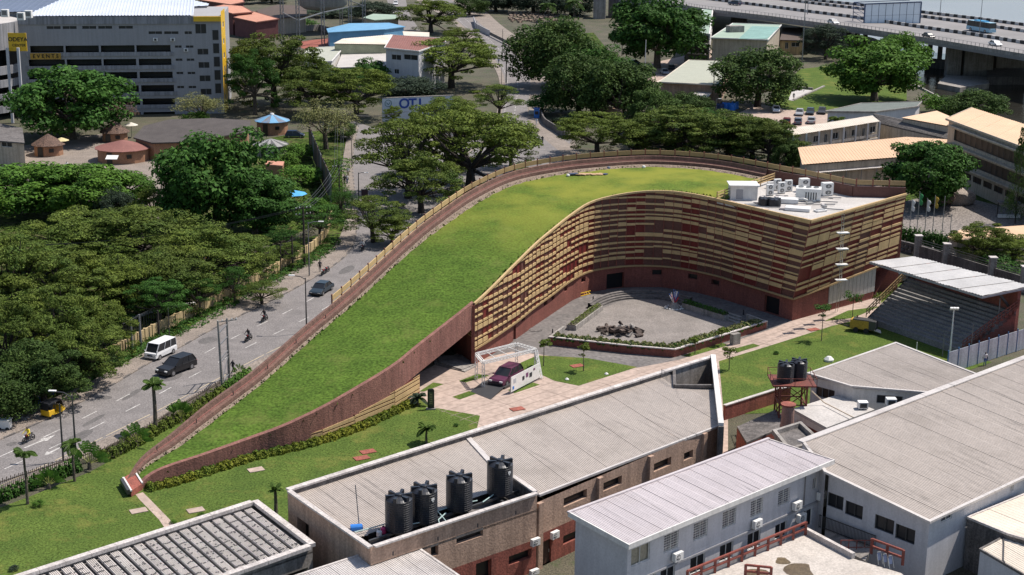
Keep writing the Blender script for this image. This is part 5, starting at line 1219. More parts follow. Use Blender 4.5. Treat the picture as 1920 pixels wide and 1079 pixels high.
# curved ramp tower at the far left with its bands
cc_ = G(-60, 215); rt_ = 12.6
for k, (y0, y1) in enumerate(((50, 100), (131, 147), (157, 171), (183, 197), (205, 219))):
    z1 = Zat(G(25, 232), y0); z0 = Zat(G(25, 232), y1); b = B(); n = 20
    for ri, ro in ((rt_ - .4, rt_),):
        arc = [(cc_.x + ro * math.cos(t), cc_.y + ro * math.sin(t)) for t in [R(-95 + 120 * i / n) for i in range(n + 1)]]; arc2 = [(cc_.x + ri * math.cos(t), cc_.y + ri * math.sin(t)) for t in [R(-95 + 120 * i / n) for i in range(n + 1)]]
        for p, q in ((z0, arc),): b.strip([(x, y, z0) for x, y in arc], [(x, y, z1) for x, y in arc])
        b.strip([(x, y, z1) for x, y in arc], [(x, y, z1) for x, y in arc2]); b.strip([(x, y, z0) for x, y in arc], [(x, y, z0) for x, y in arc2]); b.strip([(x, y, z0) for x, y in arc2], [(x, y, z1) for x, y in arc2])
    b.ob('ramp_band', mat('pale_grey_band', (.33,) * 3), cp)
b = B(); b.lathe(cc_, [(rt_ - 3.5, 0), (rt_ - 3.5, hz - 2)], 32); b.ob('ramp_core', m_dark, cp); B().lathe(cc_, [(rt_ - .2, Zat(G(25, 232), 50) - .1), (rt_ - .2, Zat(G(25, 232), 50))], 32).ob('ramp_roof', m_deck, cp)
for px in (24, 44):
    p = G(px, 231); B().tube([p, p + Vector((0, 0, Zat(p, 90)))], .35, 8).ob('column', m_bluegrey, cp)
sg = thing('yellow_sign', 'square yellow sign high on the corner of the grey car park', 'sign', w.pt(-2, 16, 1.5))
so_ = G(36, 78, Zat(G(36, 228), 78)); rr_ = Vector((1, .05, 0)).normalized()
so_ = so_ + Vector((0, -1.2, 0)) ; B().box(so_, (3.9, .25, 3.9), rz=.05).ob('board', m_yellow, sg)
text('ODEYA', 1.25, so_ + Vector((.12, -.17, .55)), rr_, (0, 0, 1), m_dark, sg, bold=.02); text('CENTER', .78, so_ + Vector((.3, -.17, -.7)), rr_, (0, 0, 1), m_dark, sg)
u, z = w.at(86, 105.5); sv = thing('events_sign', 'long gold board with dark capitals on the car park balcony band', 'sign', w.pt(u, z, .3)); B().box(w.pt(u, z, .3), (6.6, .15, 1.35), rz=math.atan2(w.d.y, w.d.x)).ob('board', mat('gold_board', (.55, .33, .06)), sv); text('E V E N T S', 1.15, w.pt(u, z, .40), w.d if w.d.x > 0 else -w.d, (0, 0, 1), m_dark, sv, bold=.02)
# buildings behind it
bld('blue_grey_roof_hall', 'wide hall with blue-grey roof behind the car park at the top left', [(-60, 24, 22), (-20, 0, 22), (60, -12, 22), (178, -12, 22), (122, 12, 22), (60, 22, 22)], mat('slate_blue_roof', (.13, .16, .23), (.10, .125, .18), scale=.1, rough=.5, fine=.05), m_greyw, sheets=99, pitch=1.5)
bld('pale_roof_hall', 'broad pale metal-roofed hall right behind the car park roof', [(124, 19, 22.3), (176, 1, 23), (300, -16, 24), (392, 3, 23), (390, 11, 22.3), (245, 17, 22.3)], m_bwhite, m_greyw, sheets=99, pitch=1.5)
for i, (x, y) in enumerate(((10, 32), (40, 38), (54, 34), (206, 12), (217, 12), (232, 11))):
    t = lthing('roof_unit', ['white roof box at the far left end of the car park roof', 'white cylinder vent above the yellow sign', 'small white vent right of the yellow sign', 'left unit of three behind the car park roof', 'middle unit of three behind the car park roof', 'right unit of three behind the car park roof'][i], 'roof unit', G(x, y, 22.6), 'units on the car park roof'); B().box((0, 0, .8), (1.5, 1.2, 1.6)).ob('casing', m_clean, t, bevel=.04); B().box((0, -.62, .9), (1, .04, .9)).ob('grille', m_steel, t)
for k, (pts, lb) in enumerate((([(372, 0, 8), (392, -12, 8), (448, -12, 8), (458, 4, 8), (432, 9, 8)], 'furthest terracotta-roofed house at the top left edge'), ([(392, 15, 8), (420, 9, 8.5), (455, 12, 8), (474, 23, 7), (436, 26, 7)], 'terracotta-roofed house next to the car park corner'), ([(438, 33, 6), (476, 22, 6.5), (523, 36, 6), (480, 42, 5.5)], 'small terracotta roof in front of the other two'))):
    bld('terracotta_house', lb, pts, m_terra, mat('wine_wall', (.16, .06, .06)), trim=m_redroof)
bld('brown_roof_house', 'house with dark brown roof behind the gas holder frame', [(480, 20, 6), (520, 9, 6.5), (575, 12, 6), (575, 30, 5.5), (500, 36, 5.5)], mat('dark_brown_roof', (.10, .07, .055)), m_creamw)
bld('small_green_roof', 'little pale green roof canopy near the top street', [(681, 33, 4), (700, 26, 4), (742, 28, 4), (748, 35, 4), (702, 38, 4)], m_green, m_creamw)
bld('blue_roof_store', 'low store with bright blue roof and blue wall', [(612, 54, 5), (655, 44, 5.4), (730, 43, 5.4), (760, 50, 5), (722, 55, 5), (615, 61, 5)], m_blue, m_blue)
bld('cream_roof_house', 'long cream roof over a pale green wall left of the red-brown roof', [(625, 82, 8), (642, 73, 8.4), (736, 65, 8.4), (725, 80, 8)], m_cream, mat('pale_green_wall', (.38, .40, .27)), sheets=99, wins=())
bld('green_grey_house', 'low house with green-grey roof and white gable edge', [(569, 102, 6), (580, 90, 6), (646, 87, 6), (622, 115, 6), (586, 117, 6)], mat('green_grey_roof', (.42, .43, .36), (.36, .37, .31)), m_white, trim=m_white)
bld('white_flat_annex', 'low white flat roof between the green-grey house and the red-brown roof', [(642, 98, 5), (727, 97, 5), (728, 124, 5), (630, 127, 5)], m_deck, m_white)
bld('cream_dormer', 'small cream roof box behind the red-brown roof', [(755, 59, 10), (805, 61, 10), (805, 69, 10), (757, 67, 10)], m_cream, m_creamw)
bld('red_roof_house', 'three-storey whitish house with red-brown sheet roof and skylight', [(721, 90, 11), (736, 66, 11.8), (830, 71, 11.8), (836, 79, 11.4), (785, 95, 11)], m_redroof, m_bluegrey, trim=m_white, sheets=99, pitch=.6, wins=[(4, [(734, 103, 752, 113), (757, 103, 783, 113), (739, 130, 748, 139)])])
# poster wall
ow_ = thing('letter_wall', 'long white-blue wall with big blue letters and round emblem', 'wall', G(780, 227)); a, c = G(717, 229), G(850, 223); hh = Zat(a, 185)
B().beam(a + Vector((0, 0, hh / 2)), c + Vector((0, 0, hh / 2)), .4, hh).ob('wall', mat('pale_blue_white_wall', (.62, .66, .72), (.54, .58, .65), scale=.2, fine=.05), ow_); B().beam(a + Vector((0, 0, hh + .08)), c + Vector((0, 0, hh + .08)), .5, .16).ob('coping', m_conc, ow_)
dd = (c - a).normalized(); nn_ = Vector((dd.y, -dd.x, 0)); m_lblue = plain('letter_blue', (.02, .07, .35))
for ch, x in (('O', 757.5), ('T', 773), ('I', 787), ):
    p = Wall(a, c, 0, hh); u, z = p.at(x, 195); text(ch, 3.1, p.pt(u, z, .25), dd, (0, 0, 1), m_lblue, ow_, bold=.07)
p = Wall(a, c, 0, hh); u, z = p.at(727.5, 194); b = B(); n = 20
for i in range(n):
    t0, t1_ = 2 * math.pi * i / n, 2 * math.pi * (i + 1) / n; b.beam(p.pt(u + .75 * math.cos(t0), z + .75 * math.sin(t0), .23), p.pt(u + .75 * math.cos(t1_), z + .75 * math.sin(t1_), .23), .12, .1)
b.beam(p.pt(u - .4, z + .2, .23), p.pt(u, z - .3, .23), .1, .12); b.beam(p.pt(u, z - .3, .23), p.pt(u + .4, z + .2, .23), .1, .12); b.ob('emblem', mat('emblem_green', (.08, .2, .22)), ow_)
# gas holder: lattice columns and drum
gh = thing('gas_holder_frame', 'ring of tall grey lattice columns around a pale round drum', 'gas holder', G(606, 78))
gc = G(606, 80)
for i, (x, y) in enumerate(((530, 84), (560, 102), (606, 84), (657, 71), (683, 69), (640, 50))):
    p = G(x, y); b = B(); s = .45
    for dx in (-s, s):
        for dy in (-s, s): b.beam(p + Vector((dx, dy, 0)), p + Vector((dx, dy, 30)), .16, .16)
    for k in range(20):
        z = k * 1.5; b.beam(p + Vector((-s, -s, z)), p + Vector((s, -s, z + 1.5)), .1, .1); b.beam(p + Vector((s, -s, z)), p + Vector((s, s, z + 1.5)), .1, .1); b.beam(p + Vector((-s, -s, z)), p + Vector((s, -s, z)), .1, .1)
    b.ob('lattice_column', m_steel, gh)
B().lathe(G(606, 62) + Vector((0, 0, 0)), [(.5, 7.5), (6, 8.0), (8.2, 9.5), (8.2, 22)], 28).ob('drum', mat('drum_canvas', (.30, .31, .30), (.25, .26, .25), scale=.3, streak=.3), gh, smooth=True)
for z in (10, 20): 
    b = B(); ps = [G(x, y) + Vector((0, 0, z)) for x, y in ((530, 84), (560, 102), (606, 84), (657, 71), (683, 69), (640, 50))]
    for p, q in zip(ps, ps[1:]): b.beam(p, q, .2, .3)
    b.ob('ring_girder', m_steel, gh)
t = thing('ring_wall', 'stained pale wall around the red court under the lattice columns', 'wall', G(560, 85)); ps = [G(x, y) for x, y in ((495, 70), (540, 62), (600, 57), (625, 66), (620, 84))]
for a, c in zip(ps, ps[1:]): B().beam(a + Vector((0, 0, 1)), c + Vector((0, 0, 1)), .3, 2).ob('wall_panel', m_conc, t)
sheet('red_court', [(545, 82), (580, 76), (625, 72), (625, 84), (570, 92)], .03, m_redbrick)
# huts of the village
def hut(px, py, r, hw, hr, label, roof, wall, segs=12, eave=.5, rib=None, cap=None):
    p = G(px, py); t = lthing('round_hut', label, 'hut', p)
    B().lathe((0, 0, 0), [(r, 0), (r, hw)], segs).ob('wall', wall, t)
    for k in range(segs):
        a0, a1 = 2 * math.pi * k / segs, 2 * math.pi * (k + 1) / segs; R2 = r + eave
        b = B(); b.slab([(R2 * math.cos(a0), R2 * math.sin(a0), hw - .1), (R2 * math.cos(a1), R2 * math.sin(a1), hw - .1), (.1 * math.cos(a1), .1 * math.sin(a1), hw + hr), (.1 * math.cos(a0), .1 * math.sin(a0), hw + hr)], .1); b.ob('roof_panel', roof if not rib or k % 2 else rib, t)
    b = B(); b.box((-.3 * r, -r * .98, hw * .42), (1.0, .2, hw * .84)); b.ob('door', m_dark if wall is not m_white else m_white, t); B().box((.45 * r, -r * .9, hw * .55), (.9, .2, .7), rz=.45).ob('window', m_dark, t)
    if cap: B().lathe((0, 0, hw + hr - .1), [(.5, 0), (.35, .3)], 10).ob('roof_cap', cap, t)
    return t
m_terw = mat('orange_mud_wall', (.38, .20, .115), (.30, .155, .09), scale=.8, fine=.15)
hut(511, 250, 3.3, 2.9, 1.2, 'round hut with bright blue metal roof and rusty seams', m_blue, m_terw, rib=mat('blue_roof_dull', (.10, .25, .45), (.2, .16, .13)), cap=m_clean)
hut(508, 291, 3.1, 2.3, 1.0, 'round grey hut with black and white fan-striped roof', mat('fan_grey', (.36, .35, .34)), m_conc, rib=mat('fan_dark', (.12, .12, .12)), segs=18)
hut(232, 300, 4.9, 2.6, 1.3, 'wide round hut with red-brown roof and white awning', m_redroof, m_terw, segs=14)
hut(92, 290, 2.8, 2.2, 1.9, 'small thatched hut beside the cream parasol', mat('thatch_brown', (.17, .10, .07), (.1, .06, .045), scale=3, fine=.4), m_terw)
hut(216, 264, 2.6, 2.0, 2.0, 'thatched hut top behind the red-brown roof hut', mat('thatch_brown', (.17,) * 3), m_terw)
b = B(); c_ = G(212, 291, 2.4); b.slab([c_ + Vector((-1.1, -.2, 0)), c_ + Vector((1.1, -.2, 0)), c_ + Vector((1.1, -1.6, -.5)), c_ + Vector((-1.1, -1.6, -.5))][::-1], .06); b.ob('awning', m_clean, label='white awning over the door of the red-brown roofed hut', cat='awning')
for x, y, col, lb in ((117, 288, (.62, .52, .28), 'cream parasol in front of the thatched hut'), (247, 258, (.62, .58, .5), 'pale parasol beside the thatched hut top'), (375, 520, (.80, .42, .03), 'orange parasol showing through the olive trees'), (553, 411, (.08, .38, .75), 'bright blue canopy tilted above the verge trees')):
    t = lthing('parasol', lb, 'parasol', G(x, y)); hh = 2.6; hh = 4.2 if x > 500 else hh; b = B(); n = 8; ra = 1.5 if x < 500 else 2.1
    for k in range(n):
        a0, a1 = 2 * math.pi * k / n, 2 * math.pi * (k + 1) / n; b.poly([(ra * math.cos(a0), ra * math.sin(a0), hh), (ra * math.cos(a1), ra * math.sin(a1), hh), (0, 0, hh + .6)])
    b.ob('canopy', mat('parasol_%d' % x, col, tuple(v * .85 for v in col), fine=.05), t); B().tube([(0, 0, 0), (0, 0, hh + .5)], .05, 6).ob('pole', m_steel, t)
bld('dark_roof_pavilion', 'broad dark curved roof under the pale bush', [(250, 258, 4), (270, 236, 4.6), (318, 224, 5), (400, 222, 5), (470, 226, 4.6), (468, 246, 4), (360, 266, 3.6), (285, 268, 3.6)], mat('dark_felt_roof', (.085, .072, .066), (.06, .05, .046), scale=.4, fine=.2), m_terw)
bld('cream_gatehouse', 'low cream building at the far left under the car park ramp', [(-30, 262, 5), (0, 232, 5), (42, 240, 5), (46, 268, 5)], m_dconc, m_creamw, wins=[(3, [(2, 262, 22, 276)])])
bld('small_red_hut', 'little rust-roofed hut among the shrubs', [(497, 308, 2.4), (502, 302, 2.4), (533, 303, 2.4), (530, 311, 2.4)], m_terra, m_terw)
# ------------------------------------------------------------------ right-hand background buildings
bld('long_low_office', 'low building with green-grey and cream roof behind the palm', [(1236, 154, 5), (1292, 113, 5), (1375, 116, 5), (1352, 160, 5)], mat('sage_roof', (.40, .41, .33), (.35, .36, .29)), m_brownw, trim=m_cream)
bb = thing('gold_canopy', 'cream canopy with gold fascia in front of the low office', 'canopy', G(1290, 185)); q = [G(1230, 154, 4.3), G(1250, 145, 4.3), G(1326, 149, 4.3), G(1308, 158, 4.3)]; B().slab(q, .15).ob('roof', m_cream, bb); fascia(bb, [q[0], q[3], q[2]], .15, .95, m_yelw, 'fascia', dz=-.5)
for p in (q[0], q[3]): B().tube([p, V2(p)], .15, 8).ob('column', m_creamw, bb)
bb = thing('grey_porch', 'small grey porch roof on thin posts below the gold canopy', 'porch', G(1315, 198)); q = [G(1294, 179, 3), G(1306, 172, 3), G(1336, 173, 3), G(1327, 183, 3)]; B().slab(q, .12).ob('roof', m_lightr, bb)
for p in (q[0], q[3], q[2]): B().tube([p, V2(p)], .07, 6).ob('post', m_steel, bb)
t = bld('flat_green_roof_block', 'beige block with flat green roof and concrete plant box', [(1333, 71, 9), (1374, 44, 9), (1465, 47, 9), (1440, 75, 9)], m_green, m_creamw, trim=m_white)
q = G(1378, 60, 9); B().box(q + Vector((0, 0, .9)), (4.5, 3, 1.8), rz=.3).ob('plant_box', m_conc, t); B().slab([G(1385, 73, 9.1), G(1410, 49, 9.1), G(1462, 51, 9.1), G(1438, 73, 9.1)], .05).ob('roof_panel', mat('teal_roof', (.22, .38, .34)), t)
t = bld('white_colonnade_block', 'white three-storey block with open balconies beside the big tree', [(1284, 60, 9), (1318, 18, 9), (1336, 18, 9), (1330, 64, 9)], m_green, m_dconc, trim=m_white)
a, c = G(1290, 108), G(1334, 86)
for z in (3, 6, 8.7): B().beam(V2(G(1284, 60, 9)) + Vector((0, 0, z)), V2(G(1330, 64, 9)) + Vector((0, 0, z)), .5, .35).ob('balcony', m_white, t); B().beam(V2(G(1330, 64, 9)) + Vector((0, 0, z)), V2(G(1336, 18, 9)) + Vector((0, 0, z)), .5, .35).ob('balcony', m_white, t)
for k in range(9):
    p = V2(G(1330, 64, 9)).lerp(V2(G(1336, 18, 9)), k / 8); B().beam(p, p + Vector((0, 0, 9)), .35, .35).ob('column', m_white, t)
bld('yellow_house', 'small yellow house with dark roof under the flyover', [(1462, 75, 4.5), (1468, 52, 4.5), (1505, 52, 4.5), (1506, 76, 4.5)], mat('dark_brown_roof', (.1,) * 3), m_yelw, wins=[(3, [(1472, 80, 1478, 92), (1484, 80, 1499, 88)])])
bld('grey_green_roof_shed', 'long low shed with grey-green roof by the parked cars', [(1548, 209, 3.6), (1615, 194, 3.8), (1728, 191, 3.8), (1720, 200, 3.6), (1640, 210, 3.6)], mat('grey_green_roof', (.15, .17, .155), (.12, .14, .125)), m_bluegrey, trim=m_conc)
# scaly tile roof: courses of tiles with real steps
sr = thing('scale_tile_roof_house', 'cream-walled house with dark fish-scale patterned tile roof', 'building', G(1710, 285)); q = [G(1637, 213, 6.5), G(1782, 241, 6.5), G(1779, 262, 5.2), G(1650, 232, 5.2)]
nr_, nc_ = 9, 46; bt = B(); bt2 = B()
for i in range(nr_):
    for j in range(nc_):
        f = lambda u, v: (q[0].lerp(q[1], u)).lerp(q[3].lerp(q[2], u), v)
        u0 = (j + .5 * (i % 2)) / nc_; u1 = min(u0 + .9 / nc_, 1); v0, v1 = i / nr_, (i + 1.25) / nr_
        if u0 > 1: continue
        pp = [f(u0, v0), f(u1, v0), f(u1, min(v1, 1)) + Vector((0, 0, .10)), f((u0 + u1) / 2, min(v1 + .03, 1.02)) + Vector((0, 0, .12)), f(u0, min(v1, 1)) + Vector((0, 0, .10))]; bt.slab(pp, .05)
bt.ob('scale_tiles', mat('slate_tile', (.17, .155, .145), (.10, .09, .085), scale=1.5, fine=.3), sr, kind='stuff'); B().slab([p - Vector((0, 0, .08)) for p in q], .1).ob('roof_base', m_dconc, sr)
B().prism([(p.x, p.y) for p in (q[3], q[2], q[2] + Vector((1, 7, 0)), q[3] + Vector((1, 7, 0)))], 0, 5.1).ob('wall', m_creamw, sr)
bld('tan_roof_house', 'small tan sheet-roofed house behind the scale-tiled roof', [(1690, 221, 7), (1756, 208, 7.6), (1780, 218, 7.6), (1779, 240, 7)], m_tan, m_creamw, sheets=99)
mo = thing('gallery_block', 'two-storey cream block with open galleries under a pale roof', 'building', G(1560, 285)); q = [G(1488, 254, 6.6), G(1650, 228, 6.6), G(1636, 217, 6.8), G(1476, 242, 6.8)]
sheet_roof(mo, planar(q, q[0], q[1], q[2]), q[2] - q[1], 2., .5, .05, m_cream); a, c = V2(q[0]), V2(q[1]); inn_ = (V2(q[3]) - a).normalized(); w = Wall(a + inn_ * 1.4, c + inn_ * 1.4, 0, 6.4)
for k in range(9):
    u = w.L * (k + .5) / 9
    for z in (.1, 3.3): w.hrect(u - (.5 if k % 2 else .9), u + (.5 if k % 2 else .9), z + (0 if k % 2 else .9), z + 2.2)
w.build('wall', m_creamw, mo, .25); w.windows(mo, m_frame, m_glass, depth=.25)
for z in (3.1, ): B().slab([Vector((*p.xy, z)) for p in (a, c, c + inn_ * 1.4, a + inn_ * 1.4)], .25).ob('gallery_slab', m_conc, mo)
for k in range(8): p = a.lerp(c, k / 7); B().beam(p, p + Vector((0, 0, 6.5)), .3, .3).ob('column', m_white, mo)
for z in (3.9, .8): B().beam(Vector((*a.xy, z)), Vector((*c.xy, z)), .06, .5 if z > 3 else .1).ob('gallery_rail', m_conc if z > 3 else m_steel, mo)
B().prism([(p.x, p.y) for p in (a + inn_ * 2, c + inn_ * 2, c + inn_ * 6, a + inn_ * 6)], 0, 6.3).ob('core', m_creamw, mo)
t = bld('long_tan_roof_hall', 'long low hall with wide tan roof beside the parked vans', [(1504, 309, 5), (1496, 277, 5.8), (1700, 258, 5.8), (1779, 262, 5.6), (1768, 288, 5)], m_tan, m_creamw, sheets=99, rib=Vector((0, 1, 0)), pitch=.6)
q = [G(1524, 318, 3.6), G(1529, 325, 3.4), G(1672, 313, 3.4), G(1662, 305, 3.6)]; b = thing('white_lean_to', 'pale corrugated lean-to roof along the tan-roofed hall', 'canopy', V2(q[1])); sheet_roof(b, planar(q, q[0], q[1], q[2]), q[1] - q[0], 1.2, .4, .04, m_lightr)
for k in range(6): p = V2(q[1].lerp(q[2], k / 5)); B().tube([p, p + Vector((0, 0, 3.3))], .08, 6).ob('post', m_steel, b)
ts = thing('three_storey_school', 'three-storey cream building with tan roof and long dark window bands at the right edge', 'building', G(1785, 330))
q = [G(1774, 223, 11.5), G(1822, 202, 11.5), G(2100, 290, 11.5), G(2052, 325, 11.5)]; q = planar(q, q[0], q[1], q[3]); sheet_roof(ts, q, q[1] - q[0], 2.2, .5, .05, m_tan)
fascia(ts, [q[1], q[0], q[3]], .2, .35, m_creamw, 'roof_edge', dz=-.1); cen = sum(q, Vector()) / 4; a = V2(q[0]) + (V2(q[3]) - V2(q[0])).normalized() * .8 + (V2(q[1]) - V2(q[0])).normalized() * .6; c = V2(q[3]) + (V2(q[1]) - V2(q[0])).normalized() * .6; d_ = V2(q[1]) + (V2(q[3]) - V2(q[0])).normalized() * .8
w = Wall(a, c, 0, 11.2); 
for z0, z1 in ((8.0, 10.0), (4.6, 6.6)):
    w.hrect(2.6, 40.4, z0, z1)
for k in range(9): u = 3.5 + k * 4; w.hrect(u, u + 3.2, 2.0, 3.1)
w.build('front_wall', m_creamw, ts, .35); gb_ = mat('brown_window_glass', (.032, .02, .014), rough=.55, fine=0); w.windows(ts, m_dsteel, gb_, depth=.3, mull=17, idx=[0, 1]); w.windows(ts, m_dsteel, gb_, depth=.3, mull=1, idx=range(2, 20))
for z in (10.6, 7.3, 4.0): B().beam(w.pt(1.5, z, .5), w.pt(w.L, z, .5), 1.0, .25).ob('ledge', m_creamw, ts)
Wall(a, d_, 0, 11.3).build('end_wall', m_white, ts); B().poly([d_, c + d_ - a, c + d_ - a + Vector((0, 0, 11)), d_ + Vector((0, 0, 11))]).ob('rear_wall', m_creamw, ts)
bld('tan_kiosk', 'low kiosk with tan flat roof at the right edge behind the hedge', [(1777, 444, 3.4), (1800, 431, 3.6), (1960, 420, 3.6), (1960, 444, 3.4), (1792, 451, 3.4)], m_tan, m_creamw)
bt_ = lthing('bus_shelter', 'small flat-roofed shelter with white bench at the right edge', 'shelter', G(1889, 408)); B().box((0, 0, 2.6), (3.6, 2.2, .16)).ob('roof', m_dconc, bt_)
for x in (-1.5, 1.5): B().box((x, .8, 1.3), (.15, .15, 2.6)).ob('post', m_dsteel, bt_)
B().box((0, -.6, .35), (3.6, .6, .5)).ob('bench', m_clean, bt_)
# ------------------------------------------------------------------ the flyover
br = thing('flyover_bridge', 'long concrete flyover with striped barriers crossing the top right corner', 'bridge', G(1810, 150, -2.4))
zb = 9.0
near = [G(x, y, zb) for x, y in [(1180, -6), (1325, 18), (1440, 31), (1500, 39), (1600, 52), (1728, 71), (1830, 88), (1920, 103), (2100, 134), (2400, 186)]]
med = [G(x, y, zb) for x, y in [(1180, -24), (1325, 0), (1440, 14), (1500, 22), (1590, 33), (1738, 55), (1830, 68), (1920, 83), (2100, 112), (2400, 160)]]
far = [G(x, y, zb) for x, y in [(1180, -36), (1325, -14), (1460, 0), (1530, 9), (1600, 17), (1728, 33), (1830, 47), (1920, 61), (2100, 87), (2400, 130)]]
fr2 = [G(x, y, zb) for x, y in [(1180, -42), (1325, -20), (1460, -6), (1530, 3), (1600, 10), (1728, 25), (1830, 37), (1920, 49), (2100, 72), (2400, 108)]]
n = 60; near, med, far, fr2 = [resample(p, n) for p in (near, med, far, fr2)]
b = B(); Dn = Vector((0, 0, -1.6)); ndn = [p + Dn for p in near]; b.strip(near, fr2); b.strip(near, ndn); fdn = [p + Dn for p in fr2]; b.strip(fr2, fdn); b.strip(ndn, fdn); b.ob('deck', mat('bridge_asphalt', (.25, .235, .23), (.20, .19, .185), scale=.1, fine=.08), br)
b = B(); b.strip([p + Vector((0, -.05, .25)) for p in near], [p + Vector((0, -.05, -.75)) for p in near]); b.strip([p + Vector((0, -.05, .25)) for p in near], [p + Vector((0, .5, .25)) for p in near]); b.strip([p + Vector((0, .5, .25)) for p in near], [p + Vector((0, .5, 0)) for p in near]); b.ob('edge_kerb', m_conc, br)
b = B()
for off in (5, ): 
    i2 = [p.lerp(q, .25) + Dn * 1.0 for p, q in zip(near, fr2)]; i3 = [p + Vector((0, 0, -1.1)) for p in i2]; b.strip(i2, i3)
b.ob('girder', m_dconc, br)
b = B(); np_ = resample(near, 160)
for p in np_: b.beam(p + Vector((0, .2, .2)), p + Vector((0, .2, 1.1)), .1, .1)
for a, c in zip(np_, np_[1:]): b.beam(a + Vector((0, .2, 1.08)), c + Vector((0, .2, 1.08)), .06, .06)
b.ob('parapet_rail', m_steel, br)
m_bk = plain('barrier_black', (.03, .03, .032), .7); m_bw = plain('barrier_white', (.52, .50, .48), .7)
for ln_, hgt in ((med, .95), (far, .9), (fr2, .9)):
    tot = sum((q - p).length for p, q in zip(ln_, ln_[1:])); ps = resample(ln_, int(tot / 1.75))
    for i, (p, q) in enumerate(zip(ps, ps[1:])):
        x, y = proj(p)
        if x < 1250 or x > 2000 or y < -8: continue
        d = (q - p) * .03; B().beam(p + d + Vector((0, 0, hgt / 2)), q - d + Vector((0, 0, hgt / 2)), .5, hgt).ob('barrier_block', m_bk if i % 2 else m_bw, br)
def pier(px0, px1, py, lab='pier', z0=-2.4, m=m_conc, depth=5.):
    a, c = G(px0, py, z0), G(px1, py, z0); B().prism([(a.x, a.y), (c.x, c.y), (c.x + .5, c.y + depth), (a.x + .5, a.y + depth)], z0, 7.6).ob(lab, m, br)
pier(1775, 1800, 146); pier(1806, 1860, 146, depth=14, m=m_conc); pier(1866, 1925, 140, depth=14)
a = [G(x, y, -1.2) for x, y in ((1758, 158), (1800, 166), (1855, 158), (1850, 146), (1775, 142))]; B().prism([(p.x, p.y) for p in a], -2.5, -1.0).ob('pile_cap', m_conc, br)
a = [G(x, y, -1.0) for x, y in ((1850, 150), (1990, 150), (1990, 134), (1850, 134))]; B().prism([(p.x, p.y) for p in a], -2.5, -.2).ob('pile_cap', m_dconc, br)
for x in (1584, 1600, 1615, 1738, 1757, 1772): pier(x, x + 9, 108 if x < 1700 else 112, 'column', -2.4, m_dconc, 2)
pier(1112, 1135, 36, z0=0, depth=6); pier(1140, 1160, 34, z0=0, depth=8, m=m_dconc); pier(1370, 1400, 50, z0=0, depth=4, m=m_dconc)
t = thing('sea_wall', 'low pale concrete wall edging the creek under the flyover', 'wall', G(1750, 120)); a, c = G(1712, 160), G(1820, 215); B().beam(a, c, .5, 1.).ob('wall', m_conc, t); a, c = G(1735, 118, -1), G(1775, 122, -1); B().beam(a, c, .5, 3).ob('wall', m_dconc, t)
# blank billboard beside the flyover
bbd = thing('billboard', 'large blank grey-blue billboard in a dark blue frame above the flyover', 'billboard', G(1662, 150))
zq = Zat(G(1662, 85), 30)
bc = G(1665, 98); zt0 = Zat(bc, 6); zb0 = Zat(bc, 54)
wB = Wall(bc + Vector((-9.5, -.6, 0)), bc + Vector((9.3, .8, 0)), 0, 30)
u0, zl0 = wB.at(1619, 53); u1, zl1 = wB.at(1724, 50); _, zh0 = wB.at(1619, 8); _, zh1 = wB.at(1724, 4)
q = [wB.pt(u0, zl0), wB.pt(u1, zl1), wB.pt(u1, zh1), wB.pt(u0, zh0)]; m_bf = plain('billboard_frame_blue', (.03, .06, .14))
nC = 8
for k in range(nC):
    for r_ in range(2):
        f = lambda a, b_: q[0].lerp(q[1], a).lerp(q[3].lerp(q[2], a), b_)
        e = .004; B().poly([f(k / nC + e, r_ / 2 + e), f((k + 1) / nC - e, r_ / 2 + e), f((k + 1) / nC - e, (r_ + 1) / 2 - e), f(k / nC + e, (r_ + 1) / 2 - e)]).ob('panel', mat('blank_billboard', (.74, .80, .85), (.68, .74, .79), scale=.3, fine=.04), bbd)
B().poly([p + Vector((0, .12, 0)) for p in q]).ob('backing', m_bf, bbd)
b = B()
for k in range(4): b.beam(q[k], q[(k + 1) % 4], .35, .35)
bq = [p + Vector((-2.2, 6, 0)) for p in (q[0], q[3], q[2])]
b.beam(bq[0], bq[1], .2, .2); b.beam(bq[1], bq[2], .2, .2); b.beam(q[3], bq[1], .2, .2); b.beam(q[0], bq[0], .2, .2)
for k in range(5):
    a0 = q[0].lerp(q[3], k / 5); a1 = bq[0].lerp(bq[1], (k + 1) / 5); b.beam(a0, a1, .12, .12); b.beam(a1, q[0].lerp(q[3], (k + 1) / 5), .12, .12)
b.ob('frame', m_bf, bbd); B().tube([q[0].lerp(q[1], .42) + Vector((0, 1, 0)), V2(q[0].lerp(q[1], .42)) + Vector((0, 1, 0))], .7, 12).ob('mast', m_steel, bbd)
# yellow boundary wall, panel by panel with piers, iron rail above
yw2 = thing('yellow_boundary_wall', 'long pale yellow wall with piers curving along the far side of the road', 'wall', G(400, 575))
yp = smooth([G(x, y) for x, y in [(-150, 815), (0, 772), (70, 745), (150, 705), (228, 664), (300, 624), (358, 598), (400, 575), (445, 552), (500, 523), (560, 490), (600, 462), (617, 432), (622, 412)]], 1)
ps = resample(yp, 62)
for i, (a, c) in enumerate(zip(ps, ps[1:])):
    z = 1.5; B().beam(a + Vector((0, 0, z / 2)), c + Vector((0, 0, z / 2)), .2, z).ob('wall_panel', m_yelw, yw2)
    B().box(a + Vector((0, 0, z / 2 + .08)), (.30, .34, z + .06)).ob('pier', m_yelw, yw2)
rf_ = thing('iron_garden_fence', 'dark iron fence with pale rail standing behind the yellow wall', 'fence', G(330, 600)); a_ = resample([G(x, y) for x, y in [(236, 652), (300, 616), (358, 588), (420, 556), (520, 505), (590, 462)]], 90); b = B()
